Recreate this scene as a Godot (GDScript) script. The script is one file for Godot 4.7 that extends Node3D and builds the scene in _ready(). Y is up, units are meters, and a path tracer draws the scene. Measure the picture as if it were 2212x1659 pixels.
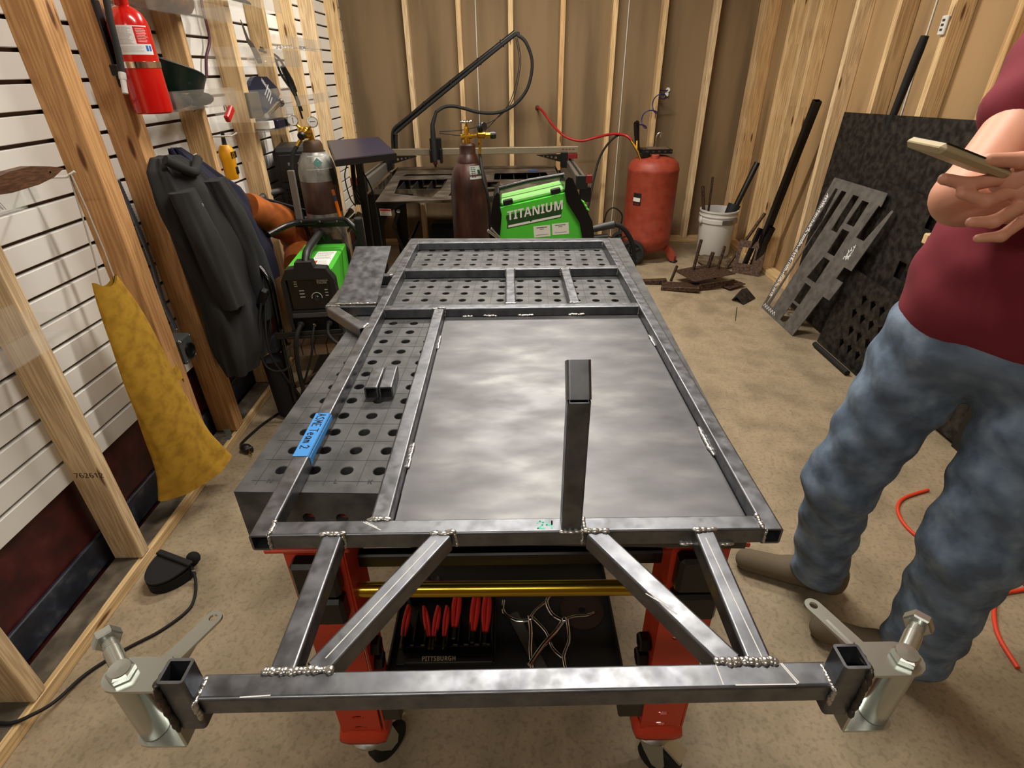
extends Node3D

const PALE := Color(0.8, 0.8, 0.8)
var mats := {}
var used := {}
var origin_of := {}
var rng := RandomNumberGenerator.new()


# ---------------------------------------------------------------- mesh builder
class Mb:
	var v := PackedVector3Array()
	var n := PackedVector3Array()
	var t := PackedVector2Array()
	var x := Transform3D()

	func put(p: Vector3, m: Vector3, uv := Vector2.ZERO) -> void:
		v.append(x * p)
		n.append((x.basis * m).normalized())
		t.append(uv)

	# corners run counter-clockwise seen from outside
	func tri(a: Vector3, b: Vector3, c: Vector3) -> void:
		var m := (b - a).cross(c - a)
		if m.length_squared() < 1e-20:
			return
		m = m.normalized()
		put(a, m)
		put(c, m)
		put(b, m)

	func quad(a: Vector3, b: Vector3, c: Vector3, d: Vector3) -> void:
		tri(a, b, c)
		tri(a, c, d)

	func quad_uv(a: Vector3, b: Vector3, c: Vector3, d: Vector3) -> void:
		var m := (b - a).cross(c - a).normalized()
		var u := [Vector2(0, 1), Vector2(1, 1), Vector2(1, 0), Vector2(0, 0)]
		put(a, m, u[0])
		put(c, m, u[2])
		put(b, m, u[1])
		put(a, m, u[0])
		put(d, m, u[3])
		put(c, m, u[2])

	func tri_n(a: Vector3, b: Vector3, c: Vector3, na: Vector3, nb: Vector3, nc: Vector3) -> void:
		if (b - a).cross(c - a).length_squared() < 1e-22:
			return
		put(a, na)
		put(c, nc)
		put(b, nb)

	func box(c: Vector3, s: Vector3, bevel := 0.0, b := Basis()) -> Mb:
		var h := s * 0.5
		var e: float = minf(bevel, minf(h.x, minf(h.y, h.z)) * 0.98)
		if e <= 0.0:
			for k in 3:
				for sg: float in [-1.0, 1.0]:
					var i := (k + 1) % 3
					var j := (k + 2) % 3
					var q := []
					for w in [[-1, -1], [1, -1], [1, 1], [-1, 1]]:
						var p := Vector3()
						p[k] = sg * h[k]
						p[i] = w[0] * h[i] * sg
						p[j] = w[1] * h[j]
						q.append(c + b * p)
					quad(q[0], q[1], q[2], q[3])
			return self
		for k in 3:
			var i := (k + 1) % 3
			var j := (k + 2) % 3
			for sg: float in [-1.0, 1.0]:
				var q := []
				for w in [[-1, -1], [1, -1], [1, 1], [-1, 1]]:
					var p := Vector3()
					p[k] = sg * h[k]
					p[i] = w[0] * (h[i] - e) * sg
					p[j] = w[1] * (h[j] - e)
					q.append(c + b * p)
				quad(q[0], q[1], q[2], q[3])
			for si: float in [-1.0, 1.0]:
				for sj: float in [-1.0, 1.0]:
					var p1 := Vector3()
					p1[i] = si * h[i]
					p1[j] = sj * (h[j] - e)
					p1[k] = -(h[k] - e)
					var p2 := p1
					p2[k] = h[k] - e
					var p3 := p2
					p3[i] = si * (h[i] - e)
					p3[j] = sj * h[j]
					var p4 := p3
					p4[k] = -(h[k] - e)
					if si * sj > 0:
						quad(c + b * p4, c + b * p1, c + b * p2, c + b * p3) if false else quad(c + b * p1, c + b * p4, c + b * p3, c + b * p2)
					else:
						quad(c + b * p1, c + b * p2, c + b * p3, c + b * p4)
		for sx: float in [-1.0, 1.0]:
			for sy: float in [-1.0, 1.0]:
				for sz: float in [-1.0, 1.0]:
					var a := c + b * Vector3(sx * h.x, sy * (h.y - e), sz * (h.z - e))
					var d := c + b * Vector3(sx * (h.x - e), sy * h.y, sz * (h.z - e))
					var f := c + b * Vector3(sx * (h.x - e), sy * (h.y - e), sz * h.z)
					if sx * sy * sz > 0:
						tri(a, d, f)
					else:
						tri(a, f, d)
		return self

	# rows of points; outward is to the right-hand side of (along columns x along rows)
	func grid(rows: Array, closed := false, flip := false) -> Mb:
		var h := rows.size()
		var w: int = rows[0].size()
		var nm := []
		for i in h:
			var line := PackedVector3Array()
			for j in w:
				var jl := (j - 1 + w) % w if closed else maxi(j - 1, 0)
				var jr := (j + 1) % w if closed else mini(j + 1, w - 1)
				var du: Vector3 = rows[i][jr] - rows[i][jl]
				var dv: Vector3 = rows[mini(i + 1, h - 1)][j] - rows[maxi(i - 1, 0)][j]
				if du.length_squared() < 1e-14:
					var ii := mini(i + 1, h - 1) if i == 0 else maxi(i - 1, 0)
					du = rows[ii][jr] - rows[ii][jl]
				var m := du.cross(dv)
				line.append(-m.normalized() if flip else m.normalized())
			nm.append(line)
		for i in h - 1:
			for j in (w if closed else w - 1):
				var k := (j + 1) % w
				var a: Vector3 = rows[i][j]
				var b: Vector3 = rows[i][k]
				var c: Vector3 = rows[i + 1][k]
				var d: Vector3 = rows[i + 1][j]
				if flip:
					tri_n(a, c, b, nm[i][j], nm[i + 1][k], nm[i][k])
					tri_n(a, d, c, nm[i][j], nm[i + 1][j], nm[i + 1][k])
				else:
					tri_n(a, b, c, nm[i][j], nm[i][k], nm[i + 1][k])
					tri_n(a, c, d, nm[i][j], nm[i + 1][k], nm[i + 1][j])
		return self

	# a thin sheet with both faces and its rim
	func cloth(rows: Array, thick := 0.003) -> Mb:
		var back := []
		var h := rows.size()
		var w: int = rows[0].size()
		for i in h:
			var line := []
			for j in w:
				var du: Vector3 = rows[i][mini(j + 1, w - 1)] - rows[i][maxi(j - 1, 0)]
				var dv: Vector3 = rows[mini(i + 1, h - 1)][j] - rows[maxi(i - 1, 0)][j]
				line.append(rows[i][j] - du.cross(dv).normalized() * thick)
			back.append(line)
		grid(rows)
		grid(back, false, true)
		for i in h - 1:
			quad(rows[i][0], rows[i + 1][0], back[i + 1][0], back[i][0])
			quad(rows[i + 1][w - 1], rows[i][w - 1], back[i][w - 1], back[i + 1][w - 1])
		for j in w - 1:
			quad(rows[0][j + 1], rows[0][j], back[0][j], back[0][j + 1])
			quad(rows[h - 1][j], rows[h - 1][j + 1], back[h - 1][j + 1], back[h - 1][j])
		return self

	# swept round (or any ring) along a path
	func tube(path: Array, r: float, seg := 8, caps := true, radii := []) -> Mb:
		var d0: Vector3 = (path[1] - path[0]).normalized()
		var u := d0.cross(Vector3.UP if absf(d0.y) < 0.9 else Vector3.RIGHT).normalized()
		var rows := []
		for i in path.size():
			var d: Vector3 = (path[mini(i + 1, path.size() - 1)] - path[maxi(i - 1, 0)]).normalized()
			u = (u - d * u.dot(d)).normalized()
			var w := d.cross(u)
			var rr: float = radii[i] if radii.size() else r
			var ring := []
			for k in seg:
				var a := TAU * k / seg
				ring.append(path[i] + (u * cos(a) + w * sin(a)) * rr)
			rows.append(ring)
		grid(rows, true)
		if caps:
			for e in [0, path.size() - 1]:
				for k in range(1, seg - 1):
					var q: Array = rows[e]
					if e == 0:
						tri(q[0], q[k + 1], q[k])
					else:
						tri(q[0], q[k], q[k + 1])
		return self

	# profile of (radius, height) from bottom to top on the outside; creases where it bends sharply
	func lathe(pr: Array, seg := 24, xf := Transform3D(), crease := 35.0) -> Mb:
		var nn := []
		for i in pr.size() - 1:
			var d: Vector2 = pr[i + 1] - pr[i]
			nn.append(Vector2(d.y, -d.x).normalized())
		for i in pr.size() - 1:
			var n0: Vector2 = nn[i]
			var n1: Vector2 = nn[i]
			if i > 0 and rad_to_deg(absf(nn[i - 1].angle_to(nn[i]))) < crease:
				n0 = (nn[i - 1] + nn[i]).normalized()
			if i < nn.size() - 1 and rad_to_deg(absf(nn[i].angle_to(nn[i + 1]))) < crease:
				n1 = (nn[i] + nn[i + 1]).normalized()
			for k in seg:
				var a := TAU * k / seg
				var b := TAU * (k + 1) / seg
				var ca := Vector3(cos(a), 0, -sin(a))
				var cb := Vector3(cos(b), 0, -sin(b))
				var p: Vector2 = pr[i]
				var q: Vector2 = pr[i + 1]
				var up := Vector3.UP
				var bs := xf.basis
				tri_n(xf * (ca * p.x + up * p.y), xf * (cb * p.x + up * p.y), xf * (cb * q.x + up * q.y), bs * (ca * n0.x + up * n0.y), bs * (cb * n0.x + up * n0.y), bs * (cb * n1.x + up * n1.y))
				tri_n(xf * (ca * p.x + up * p.y), xf * (cb * q.x + up * q.y), xf * (ca * q.x + up * q.y), bs * (ca * n0.x + up * n0.y), bs * (cb * n1.x + up * n1.y), bs * (ca * n1.x + up * n1.y))
		return self

	# square tube from a to b with rounded corners; hollow
	func sq(a: Vector3, b: Vector3, w := 0.0254, up := Vector3.UP, h := 0.0, wall := 0.0028, rad := 0.0034) -> Mb:
		var d := (b - a).normalized()
		var s := d.cross(up).normalized()
		var u := s.cross(d)
		var hh := (h if h > 0 else w) * 0.5
		var hw := w * 0.5
		var ring := func(inset: float, r: float) -> Array:
			var o := []
			for k in 4:
				var sx: float = [1, -1, -1, 1][k]
				var sy: float = [1, 1, -1, -1][k]
				for i in 4:
					var an := PI * 0.5 * k + PI * 0.5 * i / 3.0
					o.append(Vector2(sx * (hw - inset - r) + cos(an) * r, sy * (hh - inset - r) + sin(an) * r))
			return o
		var out: Array = ring.call(0.0, rad)
		var inn: Array = ring.call(wall, maxf(rad - wall, 0.0006))
		var m := out.size()
		for i in m:
			var j := (i + 1) % m
			for layer in 2:
				var r: Array = out if layer == 0 else inn
				var p: Vector2 = r[i]
				var q: Vector2 = r[j]
				var sg := 1.0 if layer == 0 else -1.0
				var cor := i / 4
				var flat_edge := (i % 4) == 3
				var np: Vector2
				var nq: Vector2
				if flat_edge:
					var e := (q - p)
					np = Vector2(e.y, -e.x).normalized()
					nq = np
				else:
					np = Vector2(cos(PI * 0.5 * cor + PI * 0.5 * (i % 4) / 3.0), sin(PI * 0.5 * cor + PI * 0.5 * (i % 4) / 3.0))
					nq = Vector2(cos(PI * 0.5 * cor + PI * 0.5 * (i % 4 + 1) / 3.0), sin(PI * 0.5 * cor + PI * 0.5 * (i % 4 + 1) / 3.0))
				var pa := a + s * p.x + u * p.y
				var qa := a + s * q.x + u * q.y
				var pb := pa + (b - a)
				var qb := qa + (b - a)
				var n3p := (s * np.x + u * np.y) * sg
				var n3q := (s * nq.x + u * nq.y) * sg
				if layer == 0:
					tri_n(pa, pb, qb, n3p, n3p, n3q)
					tri_n(pa, qb, qa, n3p, n3q, n3q)
				else:
					tri_n(pa, qb, pb, n3p, n3q, n3p)
					tri_n(pa, qa, qb, n3p, n3q, n3q)
			var oa: Vector3 = a + s * out[i].x + u * out[i].y
			var ob: Vector3 = a + s * out[j].x + u * out[j].y
			var ia: Vector3 = a + s * inn[i].x + u * inn[i].y
			var ib: Vector3 = a + s * inn[j].x + u * inn[j].y
			var l := b - a
			quad(oa, ob, ib, ia)
			quad(oa + l, ia + l, ib + l, ob + l)
		return self

	# flat outline (counter-clockwise, in x and y) extruded to -depth .. 0 along z, with holes
	func plate(outer: PackedVector2Array, holes: Array, depth: float, xf := Transform3D()) -> Mb:
		if Geometry2D.is_polygon_clockwise(outer):
			outer.reverse()
		var hs := []
		for h: PackedVector2Array in holes:
			if not Geometry2D.is_polygon_clockwise(h):
				h.reverse()
			hs.append(h)
		var all: PackedVector2Array = outer.duplicate()
		var order := range(hs.size())
		var far := func(h: PackedVector2Array) -> float:
			var best := -1e9
			for p in h:
				best = maxf(best, p.x)
			return best
		order.sort_custom(func(a, b): return far.call(hs[a]) > far.call(hs[b]))
		for oi in order:
			var h: PackedVector2Array = hs[oi]
			var bi := 0
			for i in h.size():
				if h[i].x > h[bi].x:
					bi = i
			var best := -1
			var bd := 1e9
			for i in all.size():
				var p := all[i]
				var dd := p.distance_squared_to(h[bi])
				if dd >= bd:
					continue
				var clear := true
				for ring in [all] + hs:
					for k in ring.size():
						var c: Vector2 = ring[k]
						var e: Vector2 = ring[(k + 1) % ring.size()]
						if c.distance_squared_to(p) < 1e-12 or e.distance_squared_to(p) < 1e-12 or c.distance_squared_to(h[bi]) < 1e-12 or e.distance_squared_to(h[bi]) < 1e-12:
							continue
						if Geometry2D.segment_intersects_segment(p, h[bi], c, e) != null:
							clear = false
							break
					if not clear:
						break
				if clear:
					best = i
					bd = dd
			if best < 0:
				continue
			var joined := PackedVector2Array()
			for i in best + 1:
				joined.append(all[i])
			for i in h.size() + 1:
				joined.append(h[(bi + i) % h.size()])
			for i in range(best, all.size()):
				joined.append(all[i])
			all = joined
		var ix := clip(all)
		for i in range(0, ix.size(), 3):
			var a := all[ix[i]]
			var b := all[ix[i + 1]]
			var c := all[ix[i + 2]]
			tri(xf * Vector3(a.x, a.y, 0), xf * Vector3(b.x, b.y, 0), xf * Vector3(c.x, c.y, 0))
			tri(xf * Vector3(a.x, a.y, -depth), xf * Vector3(c.x, c.y, -depth), xf * Vector3(b.x, b.y, -depth))
		for ring in [outer] + hs:
			for k in ring.size():
				var c: Vector2 = ring[k]
				var e: Vector2 = ring[(k + 1) % ring.size()]
				quad(xf * Vector3(c.x, c.y, -depth), xf * Vector3(e.x, e.y, -depth), xf * Vector3(e.x, e.y, 0), xf * Vector3(c.x, c.y, 0))
		return self

	# ear clipping that bears the doubled edges of bridged holes
	func clip(p: PackedVector2Array) -> PackedInt32Array:
		var id := range(p.size())
		var o := PackedInt32Array()
		var guard := 0
		while id.size() > 2 and guard < 20000:
			guard += 1
			var found := false
			for k in id.size():
				var a := p[id[k - 1]]
				var b := p[id[k]]
				var c := p[id[(k + 1) % id.size()]]
				var cr := (b - a).cross(c - b)
				if cr <= 1e-13:
					continue
				var ok := true
				for m: int in id:
					var q := p[m]
					if q.is_equal_approx(a) or q.is_equal_approx(b) or q.is_equal_approx(c):
						continue
					if (b - a).cross(q - a) >= -1e-13 and (c - b).cross(q - b) >= -1e-13 and (a - c).cross(q - c) >= -1e-13:
						ok = false
						break
				if ok:
					o.append_array([id[k - 1], id[k], id[(k + 1) % id.size()]])
					id.remove_at(k)
					found = true
					break
			if not found:
				var worst := -1
				for k in id.size():
					if absf((p[id[k]] - p[id[k - 1]]).cross(p[id[(k + 1) % id.size()]] - p[id[k]])) <= 1e-12:
						worst = k
						break
				id.remove_at(worst if worst >= 0 else 0)
		return o

	func ball(c: Vector3, s: Vector3, seg := 10, rings := 6, b := Basis()) -> Mb:
		var rows := []
		for i in rings + 1:
			var f := PI * i / rings
			var ring := []
			for k in seg:
				var a := TAU * k / seg
				ring.append(c + b * (Vector3(sin(f) * cos(a), -cos(f), -sin(f) * sin(a)) * s))
			rows.append(ring)
		return grid(rows, true)

	# a run of overlapping weld ripples
	func bead(a: Vector3, b: Vector3, r: float, count: int, g: RandomNumberGenerator) -> Mb:
		var d := (b - a)
		var bs := Basis()
		if d.length() > 0.0001:
			var z := d.normalized()
			var xx := z.cross(Vector3.UP if absf(z.y) < 0.9 else Vector3.RIGHT).normalized()
			bs = Basis(xx, z.cross(xx), z)
		for i in count:
			var p := a.lerp(b, (i + 0.5) / count) + Vector3(g.randf_range(-1, 1), g.randf_range(-1, 1), g.randf_range(-1, 1)) * r * 0.22
			var k := r * g.randf_range(0.75, 1.2)
			ball(p, Vector3(k, k * 0.7, maxf(k * 0.8, d.length() / count * 1.5)), 8, 5, bs)
		return self

	func done() -> ArrayMesh:
		var am := ArrayMesh.new()
		var arr := []
		arr.resize(Mesh.ARRAY_MAX)
		arr[Mesh.ARRAY_VERTEX] = v
		arr[Mesh.ARRAY_NORMAL] = n
		arr[Mesh.ARRAY_TEX_UV] = t
		am.add_surface_from_arrays(Mesh.PRIMITIVE_TRIANGLES, arr)
		return am


# ---------------------------------------------------------------- nodes
func numbered(called: String) -> String:
	var k: int = used.get(called, 0)
	used[called] = k + 1
	return called if k == 0 else "%s_%03d" % [called, k]


func tag(o: Node3D, label: String, category: String, group := "") -> void:
	o.set_meta("label", label)
	o.set_meta("category", category)
	if group:
		o.set_meta("group", group)


func thing(called: String, label: String, category: String, at := Vector3.ZERO, group := "") -> Node3D:
	var o := Node3D.new()
	o.name = numbered(called)
	add_child(o)
	o.position = at
	origin_of[o] = at
	tag(o, label, category, group)
	return o


# a part whose mesh is written in world coordinates
func part(called: String, mb: Mb, m: Material, parent: Node3D, label := "") -> MeshInstance3D:
	var o := MeshInstance3D.new()
	o.name = called
	o.mesh = mb.done()
	o.material_override = m
	parent.add_child(o, true)
	var up: Vector3 = origin_of.get(parent, Vector3.ZERO)
	o.position = -up if not parent is MeshInstance3D else Vector3.ZERO
	if label:
		o.set_meta("label", label)
	return o


# a part whose mesh is written in its parent's own coordinates
func own(called: String, mb: Mb, m: Material, parent: Node3D, label := "") -> MeshInstance3D:
	var o := part(called, mb, m, parent, label)
	o.position = Vector3.ZERO
	return o


# a thing that is one mesh, written relative to its base
func single(called: String, mb: Mb, m: Material, label: String, category: String, at: Vector3, group := "") -> MeshInstance3D:
	var o := MeshInstance3D.new()
	o.name = numbered(called)
	mb.v = Transform3D(Basis(), -at) * mb.v
	o.mesh = mb.done()
	o.material_override = m
	add_child(o)
	o.position = at
	origin_of[o] = Vector3.ZERO
	tag(o, label, category, group)
	return o


func struct(called: String, mb: Mb, m: Material, parent: Node3D = self) -> MeshInstance3D:
	var o := MeshInstance3D.new()
	o.name = called
	o.mesh = mb.done()
	o.material_override = m
	parent.add_child(o, true)
	if parent == self:
		o.set_meta("kind", "structure")
	return o


func frame_of(called: String) -> Node3D:
	var o := Node3D.new()
	o.name = called
	add_child(o)
	o.set_meta("kind", "structure")
	return o


func words(txt: String, height: float, depth: float, xf: Transform3D, m: Material, parent: Node3D, called := "lettering", bold := true, mono := false) -> MeshInstance3D:
	var tm := TextMesh.new()
	var f := SystemFont.new()
	f.font_names = PackedStringArray(["Droid Sans Mono" if mono else "Droid Sans"])
	f.font_weight = 700 if bold else 400
	tm.font = f
	tm.text = txt
	tm.font_size = 64
	tm.pixel_size = height / 46.0
	tm.depth = depth
	tm.curve_step = 2.0
	tm.horizontal_alignment = HORIZONTAL_ALIGNMENT_LEFT
	tm.vertical_alignment = VERTICAL_ALIGNMENT_BOTTOM
	var o := MeshInstance3D.new()
	o.name = called
	o.mesh = tm
	o.material_override = m
	parent.add_child(o, true)
	o.transform = xf
	if not parent is MeshInstance3D:
		o.position -= origin_of.get(parent, Vector3.ZERO)
	return o


# pen strokes as thin raised ribbons on the plane of xf
func strokes(lines: Array, width: float, depth: float, xf: Transform3D) -> Mb:
	var mb := Mb.new()
	for ln: Array in lines:
		for i in ln.size() - 1:
			var a: Vector2 = ln[i]
			var b: Vector2 = ln[i + 1]
			var d := (b - a).normalized()
			var s := Vector2(-d.y, d.x) * width * 0.5
			var e := d * width * 0.3
			mb.plate(PackedVector2Array([a - e - s, b + e - s, b + e + s, a - e + s]), [], depth, xf)
	return mb


func bez(p: Array, steps := 8) -> Array:
	var c := Curve3D.new()
	for i in p.size():
		var a: Vector3 = p[maxi(i - 1, 0)]
		var b: Vector3 = p[mini(i + 1, p.size() - 1)]
		var h: Vector3 = (b - a) / 6.0
		c.add_point(p[i], -h, h)
	var o := []
	for i in p.size() - 1:
		for k in steps:
			o.append(c.sample(i, float(k) / steps))
	o.append(p[p.size() - 1])
	return o


func hexprism(mb: Mb, c: Vector3, axis: Vector3, r: float, h: float) -> void:
	var z := axis.normalized()
	var xx := z.cross(Vector3.UP if absf(z.y) < 0.9 else Vector3.RIGHT).normalized()
	var yy := z.cross(xx)
	var e := r * 0.12
	var rings := [[r - e, 0.0], [r, e], [r, h - e * 1.3], [r - e * 1.6, h]]
	for i in 3:
		for k in 6:
			var q := []
			for w in [[i, k], [i, k + 1], [i + 1, k + 1], [i + 1, k]]:
				var an: float = TAU * w[1] / 6.0
				q.append(c + z * rings[w[0]][1] + (xx * cos(an) + yy * sin(an)) * rings[w[0]][0])
			mb.quad(q[0], q[1], q[2], q[3])
	for k in range(1, 5):
		for e2 in [0, 3]:
			var pts := []
			for w in [0, k, k + 1]:
				var an: float = TAU * w / 6.0
				pts.append(c + z * rings[e2][1] + (xx * cos(an) + yy * sin(an)) * rings[e2][0])
			if e2 == 0:
				mb.tri(pts[0], pts[2], pts[1])
			else:
				mb.tri(pts[0], pts[1], pts[2])


func lookat(p: Vector3, y_axis: Vector3, z_hint: Vector3) -> Transform3D:
	var yy := y_axis.normalized()
	var xx := yy.cross(z_hint).normalized()
	return Transform3D(Basis(xx, yy, xx.cross(yy)), p)


# ---------------------------------------------------------------- materials
func mat(key: String, c: Color, rough := 0.6, metal := 0.0) -> StandardMaterial3D:
	if mats.has(key):
		return mats[key]
	var m := StandardMaterial3D.new()
	m.resource_name = key
	m.albedo_color = c
	m.roughness = rough
	m.metallic = metal
	mats[key] = m
	return m


func ramp(cols: Array, offs := []) -> Gradient:
	var g := Gradient.new()
	g.colors = PackedColorArray(cols)
	var o := PackedFloat32Array()
	for i in cols.size():
		o.append(offs[i] if offs.size() else float(i) / (cols.size() - 1))
	g.offsets = o
	return g


func noise_tex(sd: int, freq: float, cols: Array, offs := [], size := 512, oct := 4, normal := false, strength := 4.0, kind := FastNoiseLite.TYPE_SIMPLEX_SMOOTH) -> NoiseTexture2D:
	var f := FastNoiseLite.new()
	f.seed = sd
	f.noise_type = kind
	f.frequency = freq
	f.fractal_octaves = oct
	var t := NoiseTexture2D.new()
	t.width = size
	t.height = size
	t.seamless = true
	t.noise = f
	if normal:
		t.as_normal_map = true
		t.bump_strength = strength
	else:
		t.color_ramp = ramp(cols, offs)
	return t


func textured(key: String, c: Color, tex: Texture2D, scale: Vector3, rough := 0.6, metal := 0.0, world := true) -> StandardMaterial3D:
	var m := mat(key, c, rough, metal)
	m.albedo_texture = tex
	m.uv1_triplanar = true
	m.uv1_world_triplanar = world
	m.uv1_scale = scale
	m.uv1_triplanar_sharpness = 4.0
	return m


func wood_image() -> Image:
	var im := Image.create(256, 1024, false, Image.FORMAT_RGB8)
	var f := FastNoiseLite.new()
	f.seed = 11
	f.frequency = 0.006
	var g := FastNoiseLite.new()
	g.seed = 5
	g.frequency = 0.05
	var knots := [Vector2(70, 160), Vector2(190, 430), Vector2(40, 640), Vector2(150, 860), Vector2(220, 60)]
	for y in 1024:
		for x in 256:
			var px := float(x)
			var py := float(y)
			var knot := 0.0
			for k: Vector2 in knots:
				var dx := px - k.x
				if dx > 128: dx -= 256.0
				if dx < -128: dx += 256.0
				var dy := py - k.y
				var d := sqrt(dx * dx * 3.0 + dy * dy * 0.25)
				px += dx * 22.0 / (d + 14.0) * 0.5
				knot = maxf(knot, 1.0 - d / 13.0)
			# seamless across x by blending two looks
			var w := float(x) / 256.0
			var ring0 := f.get_noise_3d(px * 2.2, py * 0.16, 0.0) * 9.0
			var ring1 := f.get_noise_3d((px - 256.0) * 2.2, py * 0.16, 0.0) * 9.0
			var r := lerpf(ring0, ring1, w)
			var band := 0.5 + 0.5 * sin(r * TAU * 0.55)
			var fine := g.get_noise_2d(x * 3.0, y * 0.08) * 0.5 + 0.5
			var s := 0.80 + 0.11 * band + 0.09 * fine
			var c := Color(0.95, 0.84, 0.67) * s
			c = c.lerp(Color(0.74, 0.57, 0.39), (1.0 - band) * (1.0 - band) * 0.28)
			if knot > 0:
				c = c.lerp(Color(0.36, 0.22, 0.12), clampf(knot * 1.6, 0, 0.85))
			im.set_pixel(x, y, Color(c.r, c.g, c.b))
	return im


# ---------------------------------------------------------------- the scene
func _ready() -> void:
	rng.seed = 7
	var cam := Camera3D.new()
	cam.name = "camera"
	cam.fov = 70.752
	cam.near = 0.02
	cam.transform = Transform3D(Basis(Vector3(0.9999159, -0.0098519, 0.0084352), Vector3(0.012758, 0.864163, -0.5030502), Vector3(-0.0023334, 0.5031155, 0.864216)), Vector3(0, 1.376, 0))
	add_child(cam)
	cam.current = true
	var env := Environment.new()
	env.background_mode = Environment.BG_COLOR
	env.background_color = Color(0.02, 0.02, 0.02)
	env.ambient_light_source = Environment.AMBIENT_SOURCE_DISABLED
	env.tonemap_mode = Environment.TONE_MAPPER_LINEAR
	env.tonemap_exposure = 1.0
	env.sdfgi_enabled = true
	env.ssao_enabled = true
	env.ssil_enabled = true
	var we := WorldEnvironment.new()
	we.name = "environment"
	we.environment = env
	add_child(we)
	# ceiling lamps: x, z, length along x, energy
	for l in [[0.25, -1.55, 1.2, 3.6], [0.1, -3.3, 1.2, 6.2], [-0.4, 1.0, 1.2, 1.6]]:
		ceiling_lamp(l[0], l[1], l[2], l[3])
	make_materials()
	room()
	welding_table()
	kart_frame()
	spindles()
	table_things()
	left_wall_things()
	floor_left_things()
	cart_things()
	plasma_things()
	welder_things()
	compressor_things()
	right_things()
	person()


func ceiling_lamp(cx: float, cz: float, length: float, energy: float) -> void:
	var m := mat("lamp_glow", Color(1, 1, 1), 0.5)
	m.emission_enabled = true
	m.emission = Color(1.0, 0.97, 0.92)
	m.emission_energy_multiplier = 6.0
	var o := thing("ceiling_lamp", "long white tube lamp under the ceiling, " + ("behind the camera" if cz > 0 else ("nearest the back wall" if cz < -2.5 else "above the welding table")), "lamp", Vector3(cx, 2.66, cz), "ceiling lamps above the workshop")
	part("housing", Mb.new().box(Vector3(cx, 2.64, cz), Vector3(length + 0.04, 0.05, 0.14), 0.01), mat("lamp_white", Color(0.9, 0.9, 0.9), 0.5), o)
	part("diffuser", Mb.new().box(Vector3(cx, 2.608, cz), Vector3(length, 0.016, 0.11), 0.004), m, o)
	var a := AreaLight3D.new()
	a.name = "lamp_light"
	a.area_size = Vector2(length, 0.11)
	a.area_normalize_energy = true
	a.light_energy = energy
	a.light_color = Color(1.0, 0.97, 0.92)
	a.shadow_enabled = true
	a.area_range = 12.0
	add_child(a)
	a.transform = Transform3D(Basis(Vector3.RIGHT, -PI / 2), Vector3(cx, 2.597, cz))


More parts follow.
